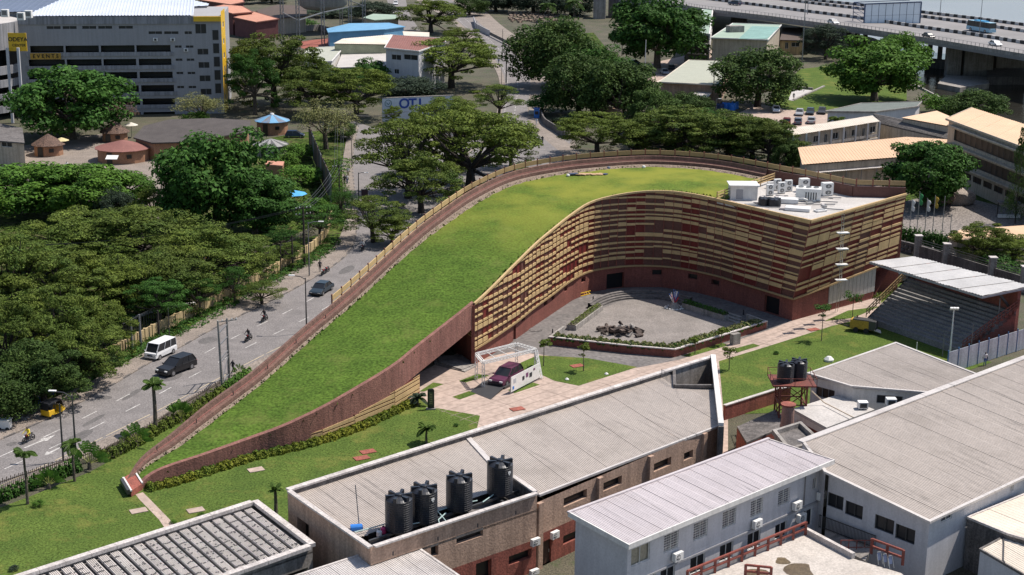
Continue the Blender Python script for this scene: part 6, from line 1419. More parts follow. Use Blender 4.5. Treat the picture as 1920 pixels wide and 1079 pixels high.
for p in a_: b.beam(p + Vector((-.3, .5, 0)), p + Vector((-.3, .5, 2.9)), .06, .06)
for p, q in zip(a_, a_[1:]): b.beam(p + Vector((-.3, .5, 2.8)), q + Vector((-.3, .5, 2.8)), .06, .06)
b.ob('bars', m_dsteel, rf_)
t = thing('white_pipe_rail', 'long white rail behind the iron fence under the trees', 'railing', G(310, 595)); B().tube([G(248, 596, .8), G(300, 578, .8), G(375, 566, .8)], .12, 6).ob('rail', m_clean, t); B().tube([G(248, 599, .4), G(300, 581, .4), G(375, 569, .4)], .08, 6).ob('rail', m_clean, t)
# poster hoarding by the bend
ph = thing('poster_hoarding', 'dark tall row of poster panels along the verge at the bend', 'hoarding', G(600, 340)); ps = resample([G(580, 280), G(592, 312), (G(606, 348)), G(622, 385)], 15)
for i, (a, c) in enumerate(zip(ps, ps[1:])):
    B().beam(a + Vector((0, 0, 2.6)), c + Vector((0, 0, 2.6)), .1, 4.6).ob('poster_panel', plain('poster_%d' % (i % 5), [(.03, .025, .03), (.10, .05, .05), (.04, .035, .05), (.16, .15, .17), (.05, .02, .02)][i % 5], .6), ph); B().beam(a, a + Vector((0, 0, 5.2)), .14, .14).ob('post', m_dsteel, ph)
# picket fence along the near side of the road
pf = thing('picket_fence', 'low brown picket fence between the lawn hedge and the road', 'fence', G(100, 890)); ps = resample([G(x, y) for x, y in [(-120, 962), (0, 922), (60, 902), (120, 882), (200, 858), (262, 825), (300, 803), (350, 770), (420, 728)]], 190); b = B()
for i, p in enumerate(ps): b.beam(p, p + Vector((0, 0, 1.15 + .1 * math.sin(i * 3))), .14, .05)
for p, q in zip(ps[::5], ps[5::5]): b.beam(p + Vector((0, 0, .9)), q + Vector((0, 0, .9)), .05, .09)
b.ob('pickets', m_wood, pf)
# cobbled forecourt wall and hedge foot
t = thing('stone_garden_wall', 'rough grey rubble wall below the flagpoles and hedge', 'wall', G(1740, 470)); ps = resample([G(1672, 466), G(1700, 474), G(1790, 497)], 18)
for a, c in zip(ps, ps[1:]):
    for z in (.3, .85, 1.4): B().box(a.lerp(c, .5) + Vector((rnd.uniform(-.1, .1), 0, z)), ((c - a).length * .95, .5, .5), rz=math.atan2((c - a).y, (c - a).x) + rnd.uniform(-.06, .06)).ob('stone', m_dconc, t, bevel=.06)
# ------------------------------------------------------------------ vegetation
def leafmat(name, c1, c2, isl=.45): return mat(name, tuple(v * 1.15 for v in c1), tuple(v * 1.15 for v in c2), scale=.22, rough=.7, fine=0, island=isl, trans=.2, spec=.12)
lm = {
 'broad': leafmat('leaf_bright', (.085, .165, .022), (.05, .115, .018)),
 'dark': leafmat('leaf_deep_green', (.05, .115, .02), (.03, .078, .015)),
 'mango': leafmat('leaf_mango', (.060, .098, .022), (.034, .066, .017)),
 'olive': leafmat('leaf_olive', (.105, .135, .024), (.052, .088, .018)),
 'olive2': leafmat('leaf_yellow_green', (.115, .15, .024), (.075, .11, .02)),
 'pale': leafmat('leaf_pale', (.20, .20, .085), (.13, .14, .05)),
 'brown': leafmat('leaf_dry', (.26, .18, .13), (.17, .115, .09)),
 'blue': leafmat('leaf_dusky', (.045, .065, .04), (.03, .046, .03)),
 'palm': leafmat('leaf_palm', (.08, .13, .025), (.05, .09, .02)),
 'croton': leafmat('leaf_croton', (.17, .17, .02), (.06, .10, .015), .5),
}
m_bark = mat('bark', (.16, .13, .10), (.09, .07, .055), scale=1.5, rough=.95, fine=.3)
m_barkd = mat('dark_bark', (.07, .055, .045), (.04, .032, .028), scale=1.5, rough=.95, fine=.3)
def leaves_mesh(name, P, N, S, asp=.55, curl=0.):
    n = len(P); rs = np.random.RandomState(n)
    r = rs.normal(size=(n, 3)); a = np.cross(N, r); a /= np.linalg.norm(a, axis=1)[:, None] + 1e-9; b = np.cross(N, a); b /= np.linalg.norm(b, axis=1)[:, None] + 1e-9
    s = S[:, None]; V = np.stack([P - a * s, P - b * s * asp, P + a * s - N * s * .25, P + b * s * asp], 1).reshape(-1, 3)
    me = bpy.data.meshes.new(name); me.vertices.add(4 * n); me.vertices.foreach_set('co', V.ravel().astype('f'))
    me.loops.add(4 * n); me.loops.foreach_set('vertex_index', np.arange(4 * n, dtype='i')); me.polygons.add(n)
    me.polygons.foreach_set('loop_start', np.arange(0, 4 * n, 4, dtype='i')); me.polygons.foreach_set('loop_total', np.full(n, 4, dtype='i')); me.update(calc_edges=True); return me
def lobe_leaves(rs, C, r, rz, n, up=.35):
    d = rs.normal(size=(n, 3)); d[:, 2] += up; d /= np.linalg.norm(d, axis=1)[:, None]
    rad = r * rs.uniform(.55, 1.08, n) ** .6
    P = C + d * rad[:, None] * np.array([1, 1, rz]); N = d * np.array([1, 1, 1 / max(rz, .5)]) + rs.normal(size=(n, 3)) * .55 + np.array([0, 0, .35]); N /= np.linalg.norm(N, axis=1)[:, None]
    return P, N
def tree_proto(kind, seed):
    rs = np.random.RandomState(seed); Ps, Ns, Ss, C = [], [], [], []
    if kind == 'broad':
        for k in range(84):
            t = rs.uniform(0, 2 * np.pi); z = rs.uniform(-.85, 1) ; q = np.sqrt(max(0, 1 - z * z * .95)); f = rs.uniform(.62, .92) * (1 + .16 * np.sin(3 * t + seed) + .1 * np.sin(5 * t + 2 * seed))
            C.append((np.array([np.cos(t) * q * 6.0 * f, np.sin(t) * q * 6.0 * f, 5.0 + z * 4.2 * f]), rs.uniform(1.1, 2.1), .62, 175, .27))
    elif kind == 'mango':
        for k in range(86):
            t = rs.uniform(0, 2 * np.pi); z = rs.uniform(-.9, 1); q = np.sqrt(1 - z * z * .97); f = rs.uniform(.66, .93) * (1 + .10 * np.sin(3 * t + seed) + .05 * np.sin(7 * t))
            C.append((np.array([np.cos(t) * q * 5.8 * f, np.sin(t) * q * 5.8 * f, 4.9 + z * 4.4 * f]), rs.uniform(1.0, 1.8), .75, 170, .22))
    elif kind == 'layer':
        for k in range(105):
            t = rs.uniform(0, 2 * np.pi); r = np.sqrt(rs.uniform(0, 1)) * 6.0 * (1 + .12 * np.sin(3 * t + seed)); top = 9.3 - 3.0 * (r / 6.4) ** 2.6
            z = top - abs(rs.normal()) * 1.0 - .7 * (1 + np.sin(1.1 * np.cos(t) * r + seed) * np.cos(1.2 * np.sin(t) * r)) - (rs.uniform(0, 4.2) if rs.rand() < .4 else 0)
            C.append((np.array([np.cos(t) * r, np.sin(t) * r, z]), rs.uniform(.7, 1.5), .34, 190, .15))
    elif kind == 'open':
        for k in range(50):
            t = rs.uniform(0, 2 * np.pi); r = np.sqrt(rs.uniform(.08, 1)) * 6.1; top = 9.4 - 3.6 * (r / 6.4) ** 2
            C.append((np.array([np.cos(t) * r, np.sin(t) * r, top - abs(rs.normal()) * 1.3 - (rs.uniform(0, 3.6) if rs.rand() < .3 else 0)]), rs.uniform(.9, 1.9), .26, 230, .15))
    elif kind == 'sparse':
        for k in range(60):
            t = rs.uniform(0, 2 * np.pi); z = rs.uniform(-.4, 1); q = np.sqrt(1 - z * z * .95); f = rs.uniform(.35, .95)
            C.append((np.array([np.cos(t) * q * 6 * f, np.sin(t) * q * 6 * f, 5.4 + z * 4 * f]), rs.uniform(.9, 1.6), .7, 90, .15))
    elif kind == 'bush':
        for k in range(30):
            t = rs.uniform(0, 2 * np.pi); z = rs.uniform(-.2, 1); q = np.sqrt(1 - z * z * .95); f = rs.uniform(.55, .9)
            C.append((np.array([np.cos(t) * q * 6 * f, np.sin(t) * q * 6 * f, 3.2 + z * 5.5 * f]), rs.uniform(1.4, 2.4), .8, 110, .34))
    elif kind == 'cone':
        for k in range(70):
            z = 1 + 8.7 * rs.uniform(0, 1) ** 1.1; rr = 6.6 * (1 - (z - .6) / 9.6) ** .8; t = rs.uniform(0, 2 * np.pi); f = rs.uniform(.4, 1)
            C.append((np.array([np.cos(t) * rr * f, np.sin(t) * rr * f, z]), .5 + rr * .28, .32, 90, .17))
    for c, r, rz, n, s in C:
        p, nn = lobe_leaves(rs, c, r, rz, n); Ps.append(p); Ns.append(nn); Ss.append(rs.uniform(.6, 1.25, n) * s)
    P = np.concatenate(Ps); N = np.concatenate(Ns); S = np.concatenate(Ss); P[:, 2] = np.maximum(P[:, 2], .3)
    crown = leaves_mesh(kind + '_crown', P, N, S)
    b = B(); fork = 2.6 if kind in ('broad', 'mango') else 3.0; b0 = .42 if kind != 'cone' else .22
    if kind == 'bush': fork = .8
    if kind == 'cone': b.tube([(0, 0, -.2), (0, 0, 5), (0, 0, 9.6)], [.3, .2, .04], 7)
    else:
        jx, jy = rs.uniform(-.3, .3, 2); b.tube([(0, 0, -.3), (jx * .5, jy * .5, fork * .5), (jx, jy, fork)], [b0 * 1.25, b0, b0 * .85], 8)
        order = sorted(range(len(C)), key=lambda i: math.atan2(C[i][0][1], C[i][0][0])); main = order[::max(1, len(order) // (14 if kind in ('open', 'layer') else 8))]
        for m_ in main:
            c = C[m_][0]; mid = np.array([c[0] * .45 + rs.uniform(-.5, .5), c[1] * .45 + rs.uniform(-.5, .5), fork + (c[2] - fork) * .45]); b.tube([(jx, jy, fork - .3), tuple(mid), tuple(c)], [b0 * .5, b0 * .3, b0 * .12], 6)
            near_ = sorted(range(len(C)), key=lambda i: np.linalg.norm(C[i][0] - c))[1:3]
            for i in near_: b.tube([tuple(mid), tuple((mid + C[i][0]) / 2 + rs.uniform(-.3, .3, 3)), tuple(C[i][0])], [b0 * .22, b0 * .14, b0 * .06], 5)
    me = bpy.data.meshes.new(kind + '_trunk'); me.from_pydata([tuple(v) for v in b.v], [], b.f); me.update(); ext = float(np.percentile(np.hypot(P[:, 0], P[:, 1]), 98.5)); return crown, me, float(P[:, 2].max()), ext
PROTO = {}
def get_proto(kind, mk, v):
    key = (kind, mk, v)
    if key not in PROTO:
        if (kind, v) not in PROTO: PROTO[(kind, v)] = tree_proto(kind, 17 * v + len(kind))
        c, t, zt, ex = PROTO[(kind, v)]; c2 = c.copy(); c2.materials.append(lm[mk]); t2 = t.copy(); t2.materials.append(m_barkd if mk in ('olive', 'olive2', 'mango', 'blue') else m_bark); PROTO[key] = (c2, t2, zt, ex)
    return PROTO[key]
cnt = 0
def tree(px, yb, wpx, ytop, kind, mk, label, name='tree', cat='tree', group=None, hmin=2.):
    global cnt; cnt += 1
    b = G(px, yb); s = pxm(b); c, t, zt, ex = get_proto(kind, mk, cnt % (5 if kind in ('layer', 'broad', 'mango') else 2))
    h = max(Zat(b, ytop), hmin); sx = wpx * 1.22 / s / (2 * ex); sz = h / zt
    o = thing(name, label, cat, b, group, rz=rnd.uniform(0, 6.28)); LOCALS.add(o.name); o.scale = (sx, sx, sz)
    inst('trunk', t, o); inst('crown', c, o); return o
TR = [
 # left side
 (135, 262, 205, 117, 'broad', 'dark', 'big round dark green tree in front of the car park ramp tower'),
 (225, 240, 60, 188, 'sparse', 'brown', 'small brownish tree at the right foot of the big round car park tree'),
 (377, 236, 98, 173, 'sparse', 'pale', 'pale yellowish feathery bush tree rising over the dark pavilion roof'),
 (366, 238, 50, 207, 'bush', 'broad', 'bright green shrub at the foot of the pale feathery tree'),
 (405, 430, 200, 236, 'broad', 'dark', 'tallest dense green tree in the left park, its round top over the pavilion'),
 (478, 440, 140, 320, 'broad', 'dark', 'dense green tree leaning against the right side of the tallest park tree'),
 (355, 425, 90, 300, 'broad', 'dark', 'dark green tree tucked left under the tallest park tree'),
 (50, 400, 190, 300, 'broad', 'broad', 'bright broad-leaved tree at the left edge below the parking yard'),
 (150, 405, 170, 310, 'broad', 'broad', 'bright broad-leaved tree, middle of the bright left row'),
 (232, 385, 120, 318, 'broad', 'broad', 'bright broad-leaved tree at the right end of the bright left row'),
 (290, 420, 80, 352, 'layer', 'olive2', 'yellow-green small crown right of the dark ball tree'),
 (215, 420, 68, 350, 'mango', 'blue', 'small dark ball-shaped tree in front of the bright left row'),
 (30, 590, 190, 440, 'layer', 'olive', 'olive flat-topped tree at the left edge, upper one'),
 (150, 500, 200, 395, 'layer', 'olive', 'olive flat-topped tree below the dark ball tree, left'),
 (270, 500, 220, 388, 'layer', 'olive', 'olive flat-topped tree in the middle of the park canopy'),
 (390, 540, 190, 425, 'layer', 'olive', 'olive flat-topped tree above the iron fence, right of the canopy middle'),
 (120, 600, 180, 470, 'layer', 'olive', 'olive flat-topped tree second row, left'),
 (215, 590, 170, 480, 'layer', 'olive2', 'yellow-green layered tree second row, middle'),
 (320, 575, 180, 470, 'layer', 'olive', 'olive layered tree second row, right, above the white rail'),
 (455, 515, 120, 440, 'layer', 'olive', 'olive layered tree beside the power pole and the verge'),
 (20, 720, 150, 560, 'layer', 'olive', 'olive tree at the left edge over the yellow wall'),
 (105, 690, 160, 540, 'layer', 'olive', 'olive tree overhanging the wall above the three-wheelers'),
 (185, 672, 120, 560, 'layer', 'olive2', 'green layered tree at the right end of the tall wall canopy'),
 (55, 760, 130, 640, 'mango', 'mango', 'dark dense tree low at the left edge behind the wall'),
 (150, 715, 120, 625, 'mango', 'mango', 'dark dense crown hanging over the pavement by the minibus'),
 (492, 572, 84, 530, 'open', 'olive', 'small airy tree hanging over the road by the motorcyclist'),
 (548, 500, 60, 455, 'open', 'olive', 'thin airy tree on the verge above the sedan'),
 (165, 722, 150, 606, 'layer', 'olive', 'olive crown leaning over the kerb left of the white minibus'),
 (85, 762, 150, 650, 'layer', 'mango', 'dark crown shading the pavement over the upper three-wheeler'),
 (0, 790, 130, 690, 'mango', 'mango', 'dark crown at the left edge shading the white cart'),
 (300, 610, 110, 520, 'layer', 'dark', 'green layered tree behind the fence over the minibus'),
 (560, 192, 110, 100, 'layer', 'olive', 'olive tree behind the huge dome-crowned one'),
 (640, 195, 90, 126, 'layer', 'dark', 'green tree in front of the green-grey house'),
 (1100, 170, 120, 80, 'mango', 'dark', 'green tree filling between the two dense dark ones'),
 (1180, 215, 90, 150, 'mango', 'mango', 'dark tree at the right edge of the dense pair'),
 (1250, 275, 120, 205, 'mango', 'dark', 'deep green tree inside the tree belt'),
 (1410, 300, 120, 215, 'mango', 'mango', 'dense dark tree inside the tree belt, right'),
 (1330, 270, 100, 205, 'mango', 'dark', 'deep green tree behind the middle of the tree belt'),
 # centre left
 (515, 200, 160, 62, 'layer', 'olive', 'huge olive dome-crowned tree right of the yellow car park strip'),
 (478, 215, 90, 92, 'layer', 'dark', 'deep green tree pressed against the yellow car park strip'),
 (590, 218, 140, 128, 'layer', 'olive', 'olive spreading tree next to the huge dome-crowned one'),
 (668, 222, 130, 128, 'layer', 'olive2', 'yellow-green drooping tree left of the lettered wall'),
 (700, 170, 70, 108, 'broad', 'dark', 'dark green tree against the low white roof'),
 (612, 280, 110, 185, 'sparse', 'pale', 'pale feathery tree by the bend behind the power poles'),
 (640, 262, 56, 225, 'mango', 'mango', 'small dark round tree at the bend beside the pale feathery one'),
 (738, 234, 36, 198, 'layer', 'olive2', 'small light green tree covering the left end of the lettered wall'),
 (846, 165, 165, 72, 'layer', 'olive2', 'wide green flat-crowned tree hiding the red-brown roofed house'),
 (808, 62, 115, -2, 'layer', 'olive2', 'wide layered tree at the top edge by the upper street'),
 (868, 95, 70, 52, 'layer', 'olive2', 'smaller green tree linking the two flat-crowned ones'),
 (772, 185, 105, 145, 'mango', 'blue', 'dusky blue-green low tree in front of the red-roofed house'),
 (935, 225, 80, 158, 'open', 'olive', 'brownish airy tree at the roadside right of the lettered wall'),
 (846, 246, 96, 180, 'open', 'olive2', 'light airy tree over the right half of the lettered wall'),
 (765, 372, 180, 222, 'open', 'olive2', 'sprawling airy tree with dark bent limbs, left of the great roadside pair'),
 (880, 365, 240, 205, 'layer', 'olive2', 'great spreading tree with dark trunk behind the outer parapet bend'),
 (958, 318, 100, 235, 'layer', 'olive', 'olive tree at the right of the great spreading tree'),
 (790, 400, 150, 290, 'layer', 'olive', 'olive lower crown touching the ramp parapet'),
 (700, 455, 120, 372, 'open', 'olive', 'ragged tree overhanging the road below the bend'),
 (735, 460, 80, 410, 'layer', 'olive2', 'small green crown close against the golden fence'),
 (835, 330, 150, 188, 'layer', 'olive2', 'tall back crown of the great spreading roadside trees'),
 # centre right
 (1035, 165, 150, 30, 'mango', 'mango', 'dark round-topped tree at the right of the upper street'),
 (1085, 215, 130, 92, 'mango', 'mango', 'dense dark tree below the coconut palms, left one'),
 (1155, 225, 140, 100, 'mango', 'mango', 'dense dark tree below the coconut palms, right one'),
 (1232, 128, 165, -18, 'broad', 'dark', 'tall bright-topped tree with straight trunk beside the colonnade block'),
 (1222, 250, 85, 165, 'mango', 'mango', 'round mango-like tree in front of the low office'),
 (1290, 235, 80, 172, 'mango', 'mango', 'small tree left of the grey porch'),
 (1018, 215, 62, 172, 'bush', 'dark', 'dark bush beside the kiosk on the street pavement'),
 (1120, 295, 140, 212, 'layer', 'olive2', 'olive-green spreading tree behind the parapet, leftmost of the tree belt'),
 (1195, 292, 120, 222, 'layer', 'olive', 'olive tree second in the tree belt behind the parapet'),
 (1275, 295, 170, 200, 'layer', 'olive', 'wide olive tree in the middle of the tree belt'),
 (1365, 300, 160, 205, 'layer', 'olive', 'wide olive tree right of the middle of the tree belt'),
 (1440, 315, 120, 222, 'layer', 'olive', 'olive tree near the right end of the tree belt'),
 (1478, 325, 60, 258, 'mango', 'mango', 'small dark tree closing the right end of the tree belt'),
 (1420, 200, 148, 82, 'mango', 'mango', 'big round dark tree between the low office and the car park'),
 (1548, 112, 85, 46, 'layer', 'blue', 'dusky tree under the flyover left of the billboard'),
 (1640, 190, 165, 70, 'broad', 'broad', 'great bright layered tree under the billboard, left and larger crown'),
 (1682, 150, 95, 58, 'broad', 'broad', 'upper right crown of the bright trees under the billboard'),
 (1832, 228, 105, 165, 'mango', 'mango', 'dark olive dome tree behind the school roof'),
 (1765, 212, 60, 178, 'bush', 'broad', 'green scrub by the creek below the flyover'),
 (1732, 388, 145, 264, 'broad', 'dark', 'large green tree standing in the cobbled forecourt'),
 (1686, 318, 62, 262, 'sparse', 'brown', 'bare pinkish-brown tree behind the forecourt tree'),
 (1903, 420, 44, 238, 'cone', 'mango', 'tall narrow dark conifer at the right edge'),
 (1838, 500, 100, 420, 'layer', 'olive2', 'green tree in front of the tan kiosk'),
 (1900, 500, 95, 440, 'layer', 'olive2', 'green tree at the right edge behind the grandstand wall'),
 (1870, 515, 90, 478, 'bush', 'dark', 'dark bushes filling the verge behind the grandstand wall'),
 (1352, 345, 1, 344, 'bush', 'dark', ''),
 # far top
 (700, 40, 80, 2, 'mango', 'blue', 'dark tree right of the gas holder columns'),
 (620, 30, 120, 12, 'bush', 'blue', 'dark scrub behind the gas holder drum'),
 (545, 52, 90, 35, 'bush', 'dark', 'low green thicket under the lattice columns'),
 (880, 30, 60, -10, 'mango', 'mango', 'dark tree at the top edge right of the layered one'),
 (930, 22, 80, -20, 'mango', 'blue', 'first shaded tree of the top edge row'),
 (1000, 25, 90, -22, 'mango', 'blue', 'second shaded tree of the top edge row'),
 (1070, 30, 90, -22, 'mango', 'blue', 'third shaded tree of the top edge row, beside the bridge pier'),
 (450, 8, 60, -20, 'mango', 'blue', 'dark tree at the top edge behind the terracotta roofs'),
 (510, 6, 60, -20, 'mango', 'blue', 'dark tree at the top edge left of the gas holder'),
 (20, 0, 160, -30, 'layer', 'olive', 'olive tree at the top left corner'),
 (560, 300, 60, 268, 'bush', 'broad', 'bright bush beside the little rust-roofed hut'),
 (530, 320, 60, 285, 'bush', 'broad', 'bright bush below the fan-striped hut'),
 (565, 345, 80, 308, 'bush', 'broad', 'rounded green bush under the small hut'),
 (520, 385, 90, 335, 'bush', 'broad', 'broad green bush on the park slope'),
 (585, 405, 70, 372, 'bush', 'broad', 'green bush close to the poster panels'),
 (640, 400, 56, 350, 'sparse', 'dark', 'thin dark tree by the twin poles on the bend'),
 (600, 450, 90, 385, 'open', 'dark', 'thin-stemmed dark trees above the end of the yellow wall'),
 (530, 480, 60, 425, 'open', 'dark', 'airy tree behind the blue canopy pole'),
 (440, 570, 60, 500, 'open', 'dark', 'airy dark sapling between pole and iron fence'),
 (375, 590, 70, 520, 'open', 'dark', 'airy dark sapling above the white minibus'),
 (1220, 40, 1, 39, 'bush', 'dark', ''),
]
for t in TR:
    if t[-1]: tree(*t[:6], t[6], group=None)
# young trees on thin stems
def young(px, yb, ytop, wpx, label):
    b = G(px, yb); s = pxm(b); h = Zat(b, ytop); o = thing('young_tree', label, 'tree', b, 'young trees on thin stems', rz=rnd.uniform(0, 6)); LOCALS.add(o.name)
    rs = np.random.RandomState(int(px)); r = wpx / s / 2; Ps, Ns, Ss = [], [], []
    for k in range(13):
        t = rs.uniform(0, 6.28); rr = np.sqrt(rs.uniform(0, 1)) * r * .75; z = h - .25 - abs(rs.normal()) * h * .13; p, nn = lobe_leaves(rs, np.array([np.cos(t) * rr, np.sin(t) * rr, z]), r * rs.uniform(.25, .5), .4, 60); Ps.append(p); Ns.append(nn); Ss.append(rs.uniform(.06, .13, 60))
    me = leaves_mesh('young_crown', np.concatenate(Ps), np.concatenate(Ns), np.concatenate(Ss)); me.materials.append(lm['olive2'] if px < 1500 else lm['dark']); inst('crown', me, o)
    b2 = B().tube([(0, 0, 0), (.03, 0, h * .5), (0, .03, h * .85)], [.06, .045, .03], 6); 
    for k in range(5): a = k * 1.3; b2.tube([(0, 0, h * .72), (math.cos(a) * r * .6, math.sin(a) * r * .6, h * .9)], [.03, .015], 4)
    b2.ob('trunk', m_bark, o)
for a in ((1540, 640, 570, 38, 'young tree by the corner of the tower, taller, beside the right lawn edge'), (1598, 600, 547, 42, 'young tree beside the access mast near the generator'), (1367, 694, 650, 34, 'young tree by the right end of the brown hall'), (1094, 697, 642, 28, 'young tree in the middle of the triangular plaza lawn'), (1019, 687, 634, 28, 'young tree at the left corner of the triangular plaza lawn'), (1303, 664, 630, 26, 'young tree in front of the planter wall, left of two'), (1352, 648, 612, 26, 'young tree in front of the planter wall, right of two')): young(*a)
# palms
def palm(px, yb, ytop, r, nf, label, name='palm_tree', droop=1., mk='palm', stem=.12, ring=True, lw=.09):
    b = G(px, yb); h = Zat(b, ytop) ; o = thing(name, label, 'palm', b, None, rz=rnd.uniform(0, 6)); LOCALS.add(o.name)
    th = max(h - r * .35, .4); B().tube([(0, 0, -.1), (.05, 0, th * .5), (0, .04, th)], [stem * 1.2, stem, stem * .8], 8).ob('trunk', m_bark, o)
    q = B()
    for k in range(nf):
        a = k * 2.399 + .3; e = .25 + .95 * ((k * 7) % nf) / nf; pts = []; L = r * (1.08 - .15 * ((k * 3) % 4) / 4)
        for i in range(9):
            t = i / 8; x = L * t * math.cos(e * .8) * (1 - .12 * t * t); z = L * (t * math.sin(e) * .95 - droop * t * t * (.55 + .3 * (1 - e))); pts.append(Vector((math.cos(a) * x, math.sin(a) * x, th + z)))
        sd = Vector((-math.sin(a), math.cos(a), 0)); q.tube(pts, [.02 * r / 2 + .01] * 9, 3, cap=False)
        for i in range(1, 17):
            t = i / 17; j = min(int(t * 8), 7); p = pts[j].lerp(pts[j + 1], t * 8 - j); d = (pts[j + 1] - pts[j]).normalized(); ll = r * .30 * math.sin(math.pi * min(t * .85 + .14, 1)) + .05
            for s_ in (-1, 1): q.poly([p, p + sd * s_ * ll * .5 + d * ll * .35 + Vector((0, 0, -.02)) + d * lw, p + sd * s_ * ll * .9 + d * ll * .5 - Vector((0, 0, ll * .35)), p + sd * s_ * ll * .5 + d * ll * .3 - Vector((0, 0, ll * .08)) - d * lw])
    q.ob('crown', lm[mk], o); return o
palm(52, 946, 842, 1.5, 11, 'slender palm at the far left of the lawn with its thin shadow')
palm(140, 903, 824, 1.35, 11, 'slender palm on the lawn beside the lamp posts')
palm(292, 812, 712, 1.4, 14, 'upright palm with bushy head by the road, near the black car', droop=.55, stem=.2)
palm(800, 832, 795, 1.4, 12, 'small dark palm bush on the lawn by the hall parapet', droop=.8)
palm(517, 966, 912, .9, 8, 'short stubby palm beside the left corner of the brown hall', droop=.4, stem=.16)
palm(1166, 105, 18, 5.0, 16, 'coconut palm left of two over the dark trees', droop=1.1, mk='mango', lw=.16)
palm(1192, 112, 34, 4.8, 16, 'coconut palm right of two over the dark trees', droop=1.1, mk='palm', lw=.16)
palm(1027, 42, 2, 4.2, 14, 'coconut palm at the top edge, left of two', droop=1.1, mk='mango', lw=.16)
palm(1076, 45, -4, 4.4, 14, 'coconut palm at the top edge, right of two', droop=1.1, mk='mango', lw=.16)
palm(1337, 195, 122, 2.3, 15, 'fan palm in front of the low office', droop=.7, mk='palm', lw=.14)
palm(1566, 278, 216, 2.6, 14, 'palm in front of the two-storey gallery block', droop=.9, mk='olive', lw=.14)
palm(783, 760, 738, 1.3, 12, 'grey-green bushy palm at the right end of the croton hedge', droop=.9, mk='blue', stem=.1)
def fanpalm(px, yb, ytop, label, n=13, wide=1.):
    b = G(px, yb); h = Zat(b, ytop); o = thing('travellers_palm', label, 'palm', b, "traveller's palms along the fence", rz=rnd.uniform(-.4, .4)); LOCALS.add(o.name)
    B().tube([(0, 0, 0), (0, 0, h * .22)], [.22, .16], 8).ob('trunk', m_bark, o); st_ = B(); bl = B()
    for k in range(n):
        a = R(-72 + 144 * k / (n - 1)) * wide; d = Vector((math.sin(a), rnd.uniform(-.22, .22), math.cos(a))).normalized(); p0 = Vector((0, 0, h * .16)); L = h * .84 * (1 - .25 * abs(math.sin(a))); p1 = p0 + d * L * .42; p2 = p0 + d * L; bl = B()
        st_.tube([p0, p1], [.035, .02], 4); sd = d.cross(Vector((0, 1, 0))).normalized() + Vector((0, rnd.uniform(-.6, .6), 0)); sd.normalize(); W_ = L * .115
        segs = 5
        for i in range(segs):
            t0, t1_ = i / segs, (i + .9) / segs; w0, w1 = [W_ * math.sin(math.pi * (.12 + .80 * t)) for t in (t0, t1_)]; dr = Vector((d.x * .3, 0, -.9)) * L * .16
            q0, q1 = p1.lerp(p2, t0) + dr * t0 * t0, p1.lerp(p2, t1_) + dr * t1_ * t1_
            bl.poly([q0, q0 + sd * w0, q1 + sd * w1, q1]); bl.poly([q0, q1, q1 - sd * w1, q0 - sd * w0])
        bl.ob('leaf_blade', lm['broad'], o)
    st_.ob('leaf_stalks', mat('pale_stalk', (.42, .42, .12), (.3, .32, .09)), o)
fanpalm(168, 880, 818, "traveller's palm with pale yellow stalks, between the lawn palm and the croton hedge")
fanpalm(92, 917, 870, "traveller's palm nearest the left edge by the picket fence")
fanpalm(256, 838, 786, "traveller's palm second from the right along the fence")
fanpalm(338, 792, 744, "traveller's palm furthest right, against the ramp wall", wide=.6)
fanpalm(450, 706, 678, "small fan palm by the twin concrete poles", n=9)
# hedges and flower beds: too many leaves to count
def hedge(name, label, pts, w, h, mk, n, s, cat='hedge', z0=0., lump=.35, core=True):
    P = resample([Vector(p) for p in pts], 200); rs = np.random.RandomState(n); m = n; idx = rs.uniform(0, 198.9, m); i = idx.astype(int); f = (idx - i)[:, None]; A0 = np.array([tuple(p) for p in P]); c = A0[i] * (1 - f) + A0[i + 1] * f
    lum = 1 + lump * np.sin(idx * .9) * np.sin(idx * .37 + 1); an = rs.uniform(-.25, np.pi + .25, m); rr = rs.uniform(.75, 1.05, m)
    d = A0[i + 1] - A0[i]; d[:, 2] = 0; d /= np.linalg.norm(d, axis=1)[:, None] + 1e-9; nn = np.stack([-d[:, 1], d[:, 0], 0 * idx], 1)
    Q = c + nn * (np.cos(an) * rr * w / 2 * lum)[:, None] + np.array([0, 0, 1]) * (np.abs(np.sin(an)) * rr * h * lum)[:, None]; Q[:, 2] += z0
    N = nn * np.cos(an)[:, None] + np.array([0, 0, 1]) * np.sin(an)[:, None] + rs.normal(size=(m, 3)) * .5; N /= np.linalg.norm(N, axis=1)[:, None]
    me = leaves_mesh(name, Q, N, rs.uniform(.6, 1.3, m) * s); me.materials.append(lm[mk]); o = bpy.data.objects.new(name, me); sc.collection.objects.link(o); tag(o, label, cat, None, 'stuff'); return o
hedge('fence_hedge', 'clipped green hedge along the picket fence, left stretch', [G(x, y) for x, y in [(-120, 975), (0, 940), (60, 915), (120, 893), (150, 880)]], 1.1, 1.0, 'dark', 5000, .15)
hedge('fence_hedge', 'clipped green hedge along the picket fence, stretch by the ramp tip', [G(x, y) for x, y in [(190, 866), (225, 850), (262, 832), (300, 808), (345, 785), (380, 762), (420, 738)]], 1.1, .95, 'olive2', 5000, .14)
hedge('fence_hedge', 'loose green shrubs between ramp and road by the twin poles', [G(x, y) for x, y in [(420, 735), (450, 712), (470, 702)]], 1.1, .8, 'broad', 1500, .14)
hedge('croton_hedge', 'yellow-green croton hedge along the foot of the ramp beam', [G(x, y) for x, y in [(276, 920), (330, 908), (400, 885), (480, 860), (560, 842), (620, 825), (680, 803), (740, 775), (775, 758)]], 1.1, .62, 'croton', 9000, .13, lump=.3)
